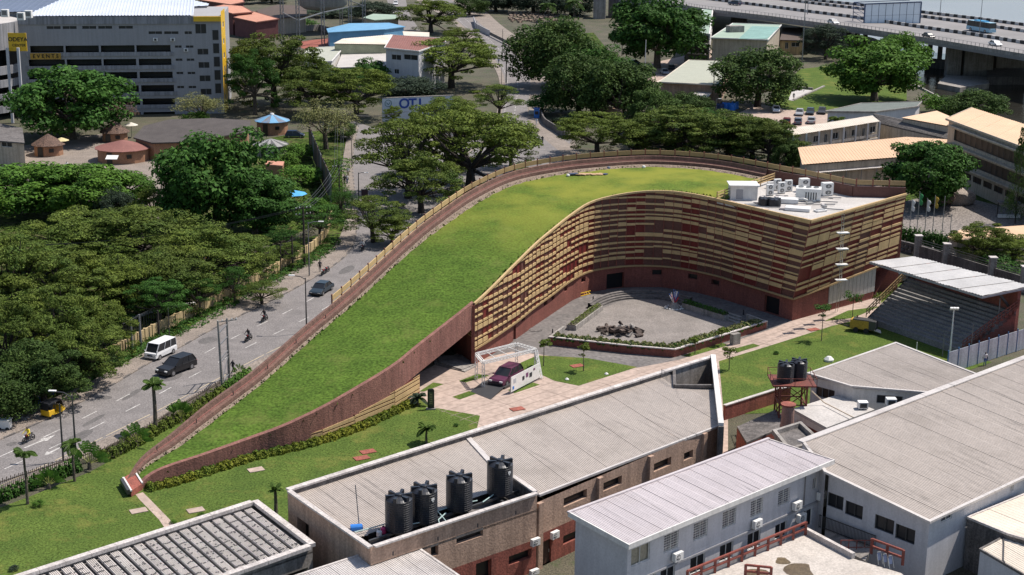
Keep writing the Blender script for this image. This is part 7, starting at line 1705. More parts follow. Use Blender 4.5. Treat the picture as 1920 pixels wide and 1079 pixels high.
hedge('croton_hedge', 'darker undergrowth within the croton hedge', [G(x, y) for x, y in [(276, 916), (330, 903), (400, 880), (480, 855), (560, 838), (620, 821), (680, 799), (740, 771), (775, 754)]], 0.9, .42, 'dark', 5000, .14)
hedge('verge_scrub', 'rough scrub at the foot of the yellow wall', [G(x, y) for x, y in [(100, 735), (230, 672), (300, 635), (358, 612), (440, 562), (520, 520), (600, 478), (625, 450)]], 3.2, .55, 'dark', 9000, .16)
hedge('verge_scrub', 'rough scrub on the verge by the bend', [G(x, y) for x, y in [(632, 430), (640, 390), (632, 340), (645, 300)]], 3.5, .6, 'broad', 4000, .18)
hedge('forecourt_hedge', 'clipped hedge below the flagpoles of the cobbled forecourt', [G(x, y) for x, y in [(1672, 452), (1700, 460), (1745, 466), (1790, 478)]], 1.8, 2.3, 'dark', 6000, .2)
hedge('lily_bed', 'spiky pale lilies in a walled bed beside the upper street', [G(x, y) for x, y in [(1045, 235), (1070, 228), (1085, 222)]], 4, 1.2, 'blue', 3500, .28)
hedge('creek_scrub', 'green scrub along the creek bank', [G(x, y) for x, y in [(1735, 190), (1770, 203), (1800, 218), (1900, 250)]], 5, 2.0, 'broad', 4500, .3)
hedge('wall_scrub', 'green scrub at the far left behind the picket hedge', [G(x, y) for x, y in [(1690, 545), (1668, 556), (1640, 562)]], 1.6, .6, 'olive2', 900, .14)
for x, y, r_, mk, lb in ((72, 950, .5, 'broad', 'small leafy sapling by the leftmost lawn palm'), (690, 880, .45, 'broad', 'low dark shrub on the lawn by the hall parapet'), (665, 888, .35, 'dark', 'second low shrub by the hall parapet'), (377, 968, .3, 'broad', 'tiny shrub by the striped-roof coping'), (855, 800, .25, 'dark', 'tiny dark plant on the lawn left of the plaza'), (1455, 665, .3, 'dark', 'tiny sapling on the right lawn'), (325, 982, .3, 'broad', 'weeds beside the end of the stone path'), (26, 1070, .4, 'blue', 'small dark shrub at the bottom left')):
    tree(x, y, r_ * 2 * pxm(G(x, y)), y - r_ * 1.6 * 15, 'bush', mk, lb, 'shrub', 'shrub', hmin=r_)
# lawn relief near the viewer: short uneven tufts
def scatter_tufts(name, poly, n, s, m, label, z=.0):
    P = [G(*p) for p in poly]; xs = [p.x for p in P]; ys = [p.y for p in P]; q = []; rs = random.Random(n)
    while len(q) < n:
        x, y = rs.uniform(min(xs), max(xs)), rs.uniform(min(ys), max(ys)); c = False
        for i in range(len(P)):
            a, b = P[i], P[i - 1]
            if (a.y > y) != (b.y > y) and x < (b.x - a.x) * (y - a.y) / (b.y - a.y) + a.x: c = not c
        if c: q.append((x, y, z + rs.uniform(.01, .05)))
    Q = np.array(q); r2 = np.random.RandomState(3); N = r2.normal(size=(n, 3)) * .8; N[:, 2] = abs(N[:, 2]) + .25; N /= np.linalg.norm(N, axis=1)[:, None]
    me = leaves_mesh(name, Q, N, r2.uniform(.5, 1.3, n) * s); me.materials.append(m); o = bpy.data.objects.new(name, me); sc.collection.objects.link(o); tag(o, label, 'grass', None, 'stuff')
scatter_tufts('lawn_tufts', [(-60, 980), (60, 930), (170, 885), (232, 858), (246, 925), (300, 960), (480, 935), (320, 1010), (-60, 1150)], 9000, .045, m_grass, 'uneven tufts of the front lawn left of the stone path')
scatter_tufts('lawn_tufts', [(290, 930), (480, 868), (640, 822), (786, 768), (885, 795), (890, 808), (540, 915), (478, 938), (340, 985)], 6000, .045, m_grass, 'uneven tufts of the lawn between ramp and brown hall')
scatter_tufts('rough_tufts', [(640, 400), (440, 548), (228, 660), (0, 765), (0, 420), (300, 420), (430, 470), (600, 300), (650, 300)], 22000, .22, m_rough, 'rough grass of the left park')
# ------------------------------------------------------------------ vehicles
m_tyre = plain('tyre', (.02, .02, .02), .8); m_rim = plain('rim', (.35, .35, .36), .35, .6); m_lamp = plain('lamp_glass', (.75, .75, .72), .15); m_tail = plain('tail_lamp', (.4, .02, .015), .3)
def paint(name, c): return mat('paint_' + name, c, tuple(v * .92 for v in c), scale=.8, rough=.33, fine=.03, spec=.4)
def car(kind, colname, col, px, py, dx, dy, label, z=0., group=None, cat='car'):
    p = G(px, py, z); q = G(px + dx, py + dy, z); rz = math.atan2(q.y - p.y, q.x - p.x)     # local +x is forward
    o = thing({'bus': 'bus', 'van': 'minibus'}.get(kind, 'parked_car' if group and 'parked' in group else 'car'), label, cat, p, group, rz); LOCALS.add(o.name)
    D = {'sedan': (4.6, 1.78, .62, 1.45, (-1.75, -1.15, .35, 1.15), .88), 'hatch': (4.0, 1.7, .68, 1.5, (-1.85, -1.5, .35, 1.1), .92), 'suv': (4.9, 1.95, .82, 1.76, (-2.38, -1.95, .15, 1.15), 1.06), 'van': (4.9, 1.85, .8, 2.05, (-2.38, -2.25, 1.35, 2.05), 1.1), 'mini': (4.2, 1.65, .75, 1.95, (-2.02, -1.9, 1.3, 1.85), 1.0), 'bus': (10.5, 2.5, 1.2, 3.1, (-5.2, -5.1, 4.75, 5.1), 1.45)}[kind]
    L, W, ws, H, (c0, c1, c2, c3), belt = D; pm = paint(colname, col); hw = W / 2; r = .5 if kind == 'bus' else (.38 if kind == 'suv' else .33)
    nose = belt - (.22 if kind in ('sedan', 'hatch') else .12 if kind == 'suv' else 0.1)
    prof = [(-L / 2, .32), (-L / 2 - .0, belt - .15), (-L / 2 + .12, belt), (c3, belt), (c3 + .1 if c3 < L / 2 - .3 else c3, belt - .02), (L / 2 - .25 if kind not in ('van', 'mini', 'bus') else L / 2 - .04, nose), (L / 2, nose - .22), (L / 2 + .02, .35)]
    b = B(); n = len(prof)
    def ring(s_, ins): return [(x, s_ * (hw - (ins if z_ > belt - .1 else 0)), z_) for x, z_ in prof]
    l, rr_ = ring(1, .06), ring(-1, .06); b.add(l + rr_, [tuple(range(n)), tuple(range(n, 2 * n))[::-1]] + [(i, n + i, n + (i + 1) % n, (i + 1) % n) for i in range(n)]); b.ob('body', pm, o, bevel=.05)
    tw_ = hw * .80 if kind not in ('bus', 'van', 'mini') else hw * .93
    bs_ = [(c0, hw - .07, belt), (c3, hw - .07, belt), (c2, tw_, H - .05), (c1, tw_, H - .05)]
    g = B(); vs = [(x, y, z_) for x, y, z_ in bs_] + [(x, -y, z_) for x, y, z_ in bs_]; g.add(vs, [(0, 1, 2, 3), (7, 6, 5, 4), (0, 3, 7, 4), (1, 5, 6, 2), (3, 2, 6, 7)]); g.ob('window_glass', m_glass, o)
    t = B(); t.slab([(c1 - .05, tw_, H), (c1 - .05, -tw_, H), (c2 + .05, -tw_, H), (c2 + .05, tw_, H)], .08); t.ob('roof', pm, o, bevel=.03)
    pl_ = B(); np2 = {'sedan': [.5], 'hatch': [.5], 'suv': [.35, .66], 'van': [.3, .62], 'mini': [.3, .62], 'bus': [.14, .28, .42, .56, .7, .84]}[kind]
    for s_ in (-1, 1):
        lo0, lo1 = Vector((c0, s_ * (hw - .06), belt)), Vector((c3, s_ * (hw - .06), belt)); hi0, hi1 = Vector((c1, s_ * tw_ * 1.01, H - .05)), Vector((c2, s_ * tw_ * 1.01, H - .05))
        for t_ in [0] + np2 + [1]: pl_.beam(lo0.lerp(lo1, t_), hi0.lerp(hi1, t_), .09, .05)
    pl_.ob('pillars', pm if kind != 'bus' else m_black, o, kind='stuff')
    for s_ in (-1, 1):
        for x in (-L * .31, L * .31):
            w_ = B().tube([(x, s_ * (hw - .2), r), (x, s_ * (hw + .02), r)], r, 16).ob('wheel', m_tyre, o); B().tube([(x, s_ * (hw + .0), r), (x, s_ * (hw + .035), r)], r * .6, 12).ob('rim', m_rim, w_)
        B().box((L / 2 - .05, s_ * (hw - .3), nose - .2), (.16, .38, .16)).ob('headlight', m_lamp, o); B().box((-L / 2, s_ * (hw - .2), belt - .22), (.08, .26, .22)).ob('tail_light', m_tail, o)
        B().box((c3 - .05, s_ * (hw + .06), belt + .08), (.12, .16, .12)).ob('mirror', pm, o)
    B().box((L / 2 + .02, 0, .45), (.1, W * .92, .2)).ob('bumper', m_black if col[0] < .3 else pm, o)
    if kind != 'bus': B().box((L / 2 + .03, 0, nose - .24), (.04, W * .42, .14)).ob('grille', m_black, o)
    else:
        b = B(); b.poly([(-5.2, -hw - .01, .5), (0, -hw - .01, .5), (-2.2, -hw - .01, 1.35), (-5.2, -hw - .01, 1.1)]); b.poly([(1.5, -hw - .01, .45), (5.2, -hw - .01, .45), (5.2, -hw - .01, .9), (3, -hw - .01, 1.0)]); b.ob('blue_swoosh', paint('bus_blue', (.03, .32, .60)), o); B().box((0, 0, H + .12), (5, 1.6, .22)).ob('roof_box', paint('bus_blue', (.03,) * 3), o)
    return o
car('mini', 'white', (.72, .72, .72), 302, 668, -13, 6, 'white minibus with roof rack at the far kerb', cat='minibus')
car('suv', 'black', (.018, .018, .02), 331, 697, -13, 5, 'black four-wheel-drive car with silver side step passing the white minibus')
car('sedan', 'darkblue', (.03, .045, .06), 603, 549, -13, 8, 'dark sedan partly behind the outer parapet of the ramp')
car('suv', 'purple', (.10, .025, .06), 949, 716, -14, 8, 'purple car shown inside the white truss frame')
g_ = 'cars driving over the flyover'
car('sedan', 'white', (.72, .72, .72), 1562, 45, 10, 2, 'white car on the flyover left of the billboard', zb, g_)
car('sedan', 'dark', (.05, .05, .055), 1741, 71, 10, 2, 'dark car on the flyover just right of the billboard', zb, g_)
car('sedan', 'white', (.72, .72, .72), 1866, 86, 10, 2.2, 'white car on the flyover below the blue bus', zb, g_)
car('suv', 'navy', (.03, .05, .09), 1378, 10, -10, -1, 'dark blue car on the flyover near the top edge', zb, g_)
car('bus', 'bus_light', (.30, .50, .62), 1839, 60, -10, -1.6, 'blue and white bus on the flyover', zb, cat='bus')
g_ = 'cars parked in the yard left of the creek'
for a in (('hatch', 'white', (.72,) * 3, 1455, 210, 2, 8, 'white car parked alone at the left of the yard'), ('sedan', 'silver', (.35, .36, .38), 1499, 216, -3, 9, 'silver car in the back row of the yard, left of three'), ('sedan', 'darkblue', (.03, .045, .06), 1519, 214, -3, 9, 'dark blue car in the back row of the yard, middle of three'), ('sedan', 'dark', (.05, .05, .055), 1541, 213, -3, 9, 'dark car in the back row of the yard, right of three'), ('hatch', 'slate', (.10, .12, .16), 1496, 233, 1, -9, 'slate car in the front row of the yard, left one'), ('sedan', 'silver', (.35, .36, .38), 1521, 231, 1, -9, 'silver car in the front row of the yard, right one'),
          ('hatch', 'maroon', (.14, .03, .03), 1475, 233, 1, -8, 'dull red car half hidden by the tree belt')): car(*a[:7], a[7], 0, g_)
car('hatch', 'teal', (.05, .16, .14), 1300, 110, 8, -1, 'teal car by the white colonnade block'); car('sedan', 'dark', (.05,) * 3, 1259, 131, 3, 8, 'dark car beside the straight-trunked tree'); car('sedan', 'silver', (.35,) * 3, 1246, 139, 8, 5, 'silver car behind the roof of the low office'); car('hatch', 'teal', (.05,) * 3, 1189, 122, 8, -1, 'teal car at the edge of the dark trees')
car('van', 'white', (.72,) * 3, 1628, 342, 8, 4, 'white van parked by the tan-roofed hall, left of two', cat='van'); car('van', 'pale_silver', (.48, .49, .5), 1656, 340, 8, 5, 'silver-white van half behind the forecourt tree', cat='van'); car('sedan', 'white', (.72,) * 3, 1562, 336, 9, 3, 'white car roof under the white lean-to')
car('sedan', 'white', (.72,) * 3, 742, 9, -2, 8, 'white car driving on the street at the top edge'); car('hatch', 'white', (.72,) * 3, 22, 308, 8, 0, 'white car parked at the left edge by the gatehouse'); car('sedan', 'dark', (.05,) * 3, 1683, 529, 8, -1, 'dark car under the left end of the grandstand canopy'); car('hatch', 'navy', (.03,) * 3, 553, 258, 9, 0, 'dark blue car beside the blue-roofed hut')
car('hatch', 'white', (.72,) * 3, 1306, 203, 9, 1, 'white car roof below the grey porch')
def keke(px, py, dx, dy, label):
    p = G(px, py); q = G(px + dx, py + dy); o = thing('three_wheeler', label, 'auto rickshaw', p, None, math.atan2(q.y - p.y, q.x - p.x)); LOCALS.add(o.name)
    prof = [(-1.25, .35), (-1.3, 1.0), (-.5, 1.0), (-.4, .5), (.35, .45), (.5, 1.0), (.95, .95), (1.25, .6), (1.2, .4)]; n = len(prof); b = B(); l = [(x, .62 if x < .6 else .38, z) for x, z in prof]; r_ = [(x, -y, z) for x, y, z in l]
    b.add(l + r_, [tuple(range(n)), tuple(range(n, 2 * n))[::-1]] + [(i, n + i, n + (i + 1) % n, (i + 1) % n) for i in range(n)]); b.ob('body', m_yellow, o, bevel=.04)
    B().slab([(-1.3, .62, 1.78), (-1.3, -.62, 1.78), (.55, -.55, 1.8), (.55, .55, 1.8)], .1).ob('canopy_roof', m_black, o, bevel=.03); B().poly([(-1.3, .6, 1.0), (-1.3, -.6, 1.0), (-1.3, -.6, 1.7), (-1.3, .6, 1.7)]).ob('rear_curtain', m_black, o)
    f = B()
    for s_ in (-1, 1): f.beam((.9, s_ * .5, .95), (.55, s_ * .55, 1.75), .05, .05); f.beam((-.4, s_ * .6, .9), (-.4, s_ * .6, 1.72), .05, .05)
    f.ob('frame', m_black, o); B().poly([(.88, .48, 1.0), (.88, -.48, 1.0), (.58, -.5, 1.7), (.58, .5, 1.7)]).ob('windscreen', m_glass, o)
    for x, y in ((1.0, 0), (-.85, .55), (-.85, -.55)): B().tube([(x, y - .07, .25), (x, y + .07, .25)], .25, 12).ob('wheel', m_tyre, o)
    B().box((-.75, 0, .95), (.5, 1.1, .25)).ob('seat', m_black, o)
keke(102, 780, 10, -4, 'yellow and black three-wheeler under the trees by the pavement')

# ------------------------------------------------------------------ people: one skinned body per pose
def person_mesh(pose, shirt, trousers):
    J = {'stand': dict(hip=(0, 0, .92), chest=(0, 0, 1.32), neck=(0, 0, 1.48), head=(0, .01, 1.60), top=(0, 0, 1.70), kl=(-.1, .03, .5), kr=(.1, .02, .5), fl=(-.11, 0, .07), fr=(.11, 0, .07), el=(-.27, 0, 1.12), er=(.27, 0, 1.12), hl=(-.29, .08, .86), hr=(.29, .08, .86)),
         'walk': dict(hip=(0, 0, .91), chest=(0, .02, 1.32), neck=(0, .03, 1.47), head=(0, .05, 1.59), top=(0, .04, 1.69), kl=(-.1, .2, .52), kr=(.1, -.06, .5), fl=(-.1, .3, .08), fr=(.1, -.34, .12), el=(-.27, -.12, 1.13), er=(.27, .12, 1.13), hl=(-.27, -.2, .9), hr=(.27, .3, .93)),
         'ride': dict(hip=(0, -.15, .86), chest=(0, .02, 1.25), neck=(0, .08, 1.42), head=(0, .12, 1.55), top=(0, .12, 1.66), kl=(-.18, .28, .78), kr=(.18, .28, .78), fl=(-.2, .15, .32), fr=(.2, .15, .32), el=(-.3, .2, 1.1), er=(.3, .2, 1.1), hl=(-.28, .48, 1.02), hr=(.28, .48, 1.02))}[pose]
    V = [J['hip'], J['chest'], J['neck'], J['head'], J['top']]; E = [(0, 1), (1, 2), (2, 3), (3, 4)]; Rr = [.145, .165, .06, .095, .06]
    def ch(a, pts, rs_):
        k = a
        for p, r_ in zip(pts, rs_): V.append(p); Rr.append(r_); E.append((k, len(V) - 1)); k = len(V) - 1
    for s_, k in ((-1, 'l'), (1, 'r')):
        hp = (s_ * .09, J['hip'][1], J['hip'][2] - .06); f = J['f' + k]; ch(0, [hp, J['k' + k], f, (f[0], f[1] + .16, f[2] - .03)], [.105, .065, .045, .035])
        sh = (s_ * .19, J['chest'][1], J['chest'][2] + .08); h = J['h' + k]; ch(1, [sh, J['e' + k], h, (h[0], h[1] + .03, h[2] - .09)], [.07, .045, .032, .028])
    me = bpy.data.meshes.new('p'); me.from_pydata(V, E, []); ob_ = bpy.data.objects.new('p', me); sc.collection.objects.link(ob_); sk = ob_.modifiers.new('s', 'SKIN')
    for i, r_ in enumerate(Rr): me.skin_vertices[0].data[i].radius = (r_, r_)
    me.skin_vertices[0].data[0].use_root = True; ss = ob_.modifiers.new('u', 'SUBSURF'); ss.levels = 1; ss.render_levels = 1
    dg = bpy.context.evaluated_depsgraph_get(); m2 = bpy.data.meshes.new_from_object(ob_.evaluated_get(dg)); bpy.data.objects.remove(ob_)
    for m_ in (m_skin, shirt, trousers, m_black): m2.materials.append(m_)
    hz_ = J['hip'][2]; nz = J['neck'][2]
    for p in m2.polygons:
        c = p.center; arm = abs(c.x) > .21 and c.z > .75
        p.material_index = 2 if c.z < hz_ + .02 and not arm and c.z > .12 else 3 if c.z <= .12 else 0 if (c.z > nz or (arm and c.z < 1.12 and pose != 'ride')) else 1
        if c.z > J['head'][2] + .03 and c.y < J['head'][1] + .06: p.material_index = 3
        p.use_smooth = True
    return m2
cl = {'white': plain('cloth_white', (.7, .7, .68), .8), 'blue': plain('cloth_blue', (.04, .1, .35), .8), 'dark': plain('cloth_dark', (.03, .03, .035), .8), 'red': m_red, 'khaki': plain('cloth_khaki', (.3, .24, .15), .8), 'yellow': plain('cloth_yellow', (.75, .6, .03), .7), 'pink': plain('cloth_pink', (.6, .25, .3), .8)}
PM = {}
def person(px, py, pose, sh, tr_, dx, dy, label, z=0.):
    k = (pose, sh, tr_)
    if k not in PM: PM[k] = person_mesh(*[pose, cl[sh], cl[tr_]])
    p = G(px, py, z); q = G(px + dx, py + dy, z); o = bpy.data.objects.new('person', PM[k]); sc.collection.objects.link(o); o.location = p; o.rotation_euler.z = math.atan2(q.y - p.y, q.x - p.x) - math.pi / 2; tag(o, label, 'person'); return o
person(437, 701, 'walk', 'dark', 'dark', 8, -2, 'person in dark clothes walking beside the twin concrete poles')
person(653, 331, 'walk', 'white', 'khaki', 0, 8, 'person in white top walking down the pavement by the bend', .13); person(651, 345, 'stand', 'white', 'blue', 0, 8, 'person in white and blue standing on the bend pavement', .13); person(646, 346, 'walk', 'dark', 'dark', 0, -8, 'person in dark clothes beside the one in white and blue', .13)
person(74, 759, 'stand', 'white', 'blue', 5, 3, 'person in white shirt standing on the left pavement in the shade', .13); person(13, 800, 'stand', 'dark', 'dark', 5, 3, 'person in dark clothes by the white cart at the left edge'); person(143, 721, 'walk', 'white', 'dark', 6, -2, 'person in white under the wall canopy', .13)
person(98, 742, 'stand', 'blue', 'blue', 4, 4, 'person in blue beside the yellow wall', .13); person(1006, 236, 'walk', 'white', 'white', 0, 8, 'person in white walking on the street pavement', .1); person(1017, 270, 'walk', 'dark', 'dark', 3, 8, 'person in dark clothes crossing near the parapet', .1); person(1488, 187, 'stand', 'dark', 'dark', 3, 3, 'person in dark clothes on the white park terrace')
person(1729, 478, 'stand', 'khaki', 'dark', 3, 3, 'person by the first pier of the rear wall'); person(1746, 482, 'stand', 'white', 'blue', 3, 3, 'person in white leaning behind the rear wall'); person(1846, 686, 'stand', 'white', 'blue', 3, 3, 'person in white and blue on the red court by the hoarding'); person(691, 388, 'walk', 'red', 'dark', 3, 3, 'person in red at the road edge by the hanging banner')
person(661, 388, 'walk', 'dark', 'khaki', 3, 3, 'person on the pavement near the verge palms', .13); person(600, 510, 'stand', 'dark', 'dark', 3, 3, 'person in dark clothes standing by the parked motorcycles', .13); person(126, 320, 'stand', 'white', 'dark', 3, 3, 'person in white near the cream parasol'); person(905, 92, 'walk', 'pink', 'dark', 3, 3, 'person in pink on the upper street')
person(935, 120, 'stand', 'blue', 'dark', 3, 3, 'person in blue by the kerb of the upper street', .1)
def motorbike(px, py, dx, dy, label, sh='dark', rider=True):
    p = G(px, py); q = G(px + dx, py + dy); o = thing('motorcycle', label, 'motorcycle', p, None, math.atan2(q.y - p.y, q.x - p.x) - math.pi / 2); LOCALS.add(o.name)
    for y in (-.62, .66):
        w = B(); ps = [(0, y + .3 * math.cos(t), .3 + .3 * math.sin(t)) for t in [2 * math.pi * i / 14 for i in range(15)]]; w.tube(ps, .055, 6, cap=False); w.tube([(-.06, y, .3), (.06, y, .3)], .12, 8); w.ob('wheel', m_tyre, o)
    b = B(); b.box((0, 0, .45), (.22, .5, .3)); b.tube([(0, -.62, .3), (0, -.1, .5), (0, .45, .9), (0, .66, .3)], .045, 6); b.ob('frame', m_dsteel, o); B().box((0, .2, .78), (.26, .42, .2)).ob('fuel_tank', plain('bike_red', (.3, .02, .02), .3), o, bevel=.04); B().box((0, -.3, .78), (.24, .62, .1)).ob('seat', m_black, o, bevel=.03)
    B().tube([(-.34, .42, 1.0), (0, .5, .95), (.34, .42, 1.0)], .025, 5).ob('handlebar', m_steel, o); B().lathe((0, .66, .78), [(.08, -.06), (.1, 0), (.06, .06)], 10).ob('headlight', m_lamp, o)
    if rider: person(px, py, 'ride', sh, 'dark', dx, dy, label.replace('motorcycle', 'person').replace('ridden', 'riding a motorcycle,').replace('person riding a motorcycle,', 'person riding the motorcycle'))
motorbike(466, 640, -10, 6, 'motorcycle ridden along the middle lane near the twin poles'); motorbike(496, 603, -10, 6, 'motorcycle ridden under the airy roadside tree'); motorbike(54, 829, -10, 5, 'motorcycle ridden by someone in a bright yellow jacket near the left edge', 'yellow')
motorbike(607, 516, -8, 5, 'motorcycle parked at the kerb behind the dark sedan', rider=False); motorbike(613, 512, -8, 5, 'second motorcycle parked at the kerb behind the dark sedan', rider=False); motorbike(680, 470, -8, 8, 'motorcycle ridden below the ragged roadside tree', 'white')
t = lthing('white_cart', 'white vendor cart at the left edge of the road', 'cart', G(9, 806)); B().box((0, 0, .65), (1.3, .8, .9)).ob('body', m_clean, t, bevel=.03); B().box((0, 0, 1.13), (1.5, 1, .06)).ob('top', m_clean, t)
for s_ in (-.4, .4): B().tube([(s_, -.45, .2), (s_, .45, .2)], .2, 10).ob('wheel', m_tyre, t)
b = B()
for k in range(30): q = G(rnd.uniform(24, 88), rnd.uniform(762, 790)); b.box(q + Vector((0, 0, .12)), (rnd.uniform(.2, .5), rnd.uniform(.15, .4), rnd.uniform(.1, .35)), rz=rnd.uniform(0, 3))
b.ob('roadside_litter', mat('litter', (.5, .46, .42), (.12, .10, .09), scale=1.5, rough=.9), kind='stuff', label='pale rubble and litter heap under the wall trees', cat='litter')
# ------------------------------------------------------------------ poles, lamps, wires
def pole(px, yb, ytop, label, r=.11, m=m_dsteel, arms=0, lamp=None, name='utility_pole', cat='pole', lean=0, group=None, lampm=None):
    b = G(px, yb); h = Zat(b, ytop); o = thing(name, label, cat, b, group); LOCALS.add(o.name); B().tube([(0, 0, 0), (lean, 0, h)], [r * 1.25, r * .75], 8).ob('shaft', m, o)
    for k in range(arms):
        B().box((lean, 0, h - .3 - k * .9), (2.2, .1, .12), rz=.5).ob('cross_arm', m, o)
        for s_ in (-1, -.5, .5, 1): B().lathe((lean + s_ * .95, s_ * .5, h - .25 - k * .9), [(.05, 0), (.06, .1), (.03, .2)], 6).ob('insulator', m_clean, o)
    if lamp: 
        d = Vector(lamp); e = Vector((lean, 0, h)) + d; B().tube([(lean, 0, h - .2), (lean + d.x * .5, d.y * .5, h + d.z * .8), e], .05, 6).ob('arm', m, o); B().box(e + d.normalized() * .3, (.75, .3, .12), rz=math.atan2(d.y, d.x)).ob('lamp_head', lampm or m_clean, o, bevel=.03)
    return o, b + Vector((lean, 0, h))
P_ = {}
P_['a'] = pole(143, 862, 742, 'street lamp with white head arching left over the road, by the lawn palm', .09, lamp=(-1.6, .1, .35), name='street_lamp', cat='lamp')
P_['b'] = pole(119, 866, 757, 'dark pole just left of the lamp by the lawn palm', .09)
P_['c'] = pole(417, 732, 602, 'concrete utility pole, left one of the twin poles with ladder ties', .14, m_conc, lean=-.2); P_['d'] = pole(430, 714, 597, 'concrete utility pole, right one of the twin poles with ladder ties', .14, m_conc, arms=1)
b = B(); pa2, pb3 = G(417, 732), G(430, 714)
for z in (.8, 3.2, 3.6, 5.2, 6.6): b.beam(pa2 + Vector((-.02 * z, 0, z)), pb3 + Vector((0, 0, z)), .1, .1)
b.beam(pa2 + Vector((0, 0, 1)), pb3 + Vector((0, 0, 3)), .08, .08); b.ob('pole_tie_bars', m_steel, label='steel cross ties joining the twin concrete poles', cat='bracing')
P_['e'] = pole(575, 625, 521, 'slim street lamp standing beyond the outer parapet', .08, lamp=(-1.4, .1, .2), name='street_lamp', cat='lamp')
P_['f'] = pole(571, 499, 387, 'dark tall pole with cross arm above the yellow wall', .15, arms=2, m=m_barkd); P_['g'] = pole(580, 519, 417, 'slim lamp with arm to the right above the yellow wall', .08, m_steel, lamp=(1.5, 0, .1), name='street_lamp', cat='lamp')
pole(549, 507, 442, 'dark pole left of the tall cross-armed pole', .12, m_barkd); pole(527, 515, 457, 'second dark pole left of the tall cross-armed pole', .09, m_barkd)
pole(248, 657, 600, 'pale square post at the left end of the iron fence', .16, m_steel); pole(264, 650, 590, 'pale square post second from the left of the iron fence', .16, m_steel); pole(298, 634, 582, 'dark post behind the yellow wall above the minibus', .13, m_barkd); pole(318, 640, 578, 'thin dark post on the verge above the minibus', .06); pole(236, 662, 640, 'short dark post left of the iron fence', .1, m_barkd)
P_['h'] = pole(637, 395, 309, 'tall pole with cross arm beside the verge palms', .12, m_barkd, arms=1); pole(660, 314, 262, 'short black lamp post on the bend pavement', .07)
P_['i'] = pole(673, 395, 324, 'pole at the kerb carrying a dark hanging banner', .09, m_dsteel, lamp=(1.0, 0, 0), name='street_lamp', cat='lamp')
q = G(673, 395); t = lthing('hanging_banner', 'dark rectangular banner on the kerb pole at the bend', 'banner', q + Vector((1.0, 0, 1.6))); B().box((0, 0, .9), (1.1, .08, 2.1)).ob('panel', plain('banner_dark', (.05, .02, .03), .6), t); B().box((0, 0, 2.0), (1.2, .1, .08)).ob('rail', m_steel, t)
for x, y, yt, lb in ((632, 258, 215, 'thin grey pole left of the small round tree at the bend'), (637, 262, 210, 'taller dark pole beside the thin grey one at the bend'), (644, 260, 216, 'right thin pole of the group at the bend')): P_[lb] = pole(x, y, yt, lb, .09, m_barkd)
pole(949, 156, 92, 'dark double pole with box on the upper street kerb', .14); pole(942, 116, 55, 'thin dark pole on the upper street kerb', .08); pole(893, 80, 40, 'thin dark pole by the top bend of the street', .07); pole(940, 162, 128, 'thin lamp pole left of the upper street', .06)
P_['j'] = pole(1209, 142, 75, 'white flagstaff-like pole over the dark trees', .12, m_clean); pole(1503, 128, -12, 'very tall thin mast left of the billboard', .14, m_steel)
for x, z_y, yt, lb in ((1762, 31, -10, 'lamp mast on the flyover right of the billboard'), (1836, 66, -8, 'lamp mast on the flyover in front of the bus'), (1514, 27, -12, 'lamp mast on the flyover left of the billboard')):
    p = G(x, z_y, zb); o = thing('street_lamp', lb, 'lamp', p, 'lamp masts on the flyover'); LOCALS.add(o.name); B().tube([(0, 0, 0), (0, 0, 11)], [.12, .07], 8).ob('shaft', m_steel, o); B().box((.6, 0, 11), (1.3, .3, .12)).ob('lamp_head', m_steel, o)
o, tpp = pole(1780, 676, 580, 'white floodlight mast in front of the grandstand', .09, m_clean, name='floodlight_mast', cat='floodlight'); hl = tpp - o.location
for dx in (-.35, 0, .35): B().box(Vector((hl.x + dx, -.15, hl.z + .1)), (.3, .2, .32), rx=.5).ob('floodlight', m_clean, o)
pole(1866, 655, 560, 'grey pole by the hoarding at the right edge', .09, m_steel, arms=0); pole(1818, 682, 609, 'thin grey post in front of the grandstand, right', .05, m_steel); pole(1767, 668, 626, 'thin grey post in front of the grandstand, left', .05, m_steel); pole(1869, 612, 590, 'short grey post by the stand side rail', .05, m_steel); pole(1718, 662, 642, 'short white post behind the five-sided roof', .06, m_clean)
pole(1451, 208, 178, 'thin lamp post in the yard behind the tree belt', .06, m_steel); pole(1342, 218, 186, 'twin-headed lamp post by the blue drums', .06, m_steel, lamp=(.5, 0, .05)); pole(1411, 206, 178, 'thin lamp post under the big round dark tree', .06, m_steel)
wires = B()
def wire(a, b, sag=.8):
    ps = [a.lerp(b, t / 8) - Vector((0, 0, sag * 4 * (t / 8) * (1 - t / 8))) for t in range(9)]; wires.tube(ps, .022, 3, cap=False)
far_l = G(-150, 560, 0) + Vector((0, 0, 7.5)); ff = P_['f'][1]; hh_ = P_['h'][1]; k_ = P_['taller dark pole beside the thin grey one at the bend'][1]
for dx in (-.9, -.4, .4, .9):
    o_ = Vector((dx, dx * .5, -.2)); wire(ff + o_, far_l + o_, 2.0); wire(ff + o_, hh_ + o_ * .8, .8); wire(hh_ + o_ * .8, k_ + o_ * .8, .8); wire(k_ + o_ * .8, G(760, 262) + Vector((dx, 0, 6)), .9)
wires.ob('power_lines', m_dsteel, label='sagging dark power lines strung between the roadside poles', cat='power lines', kind='stuff')
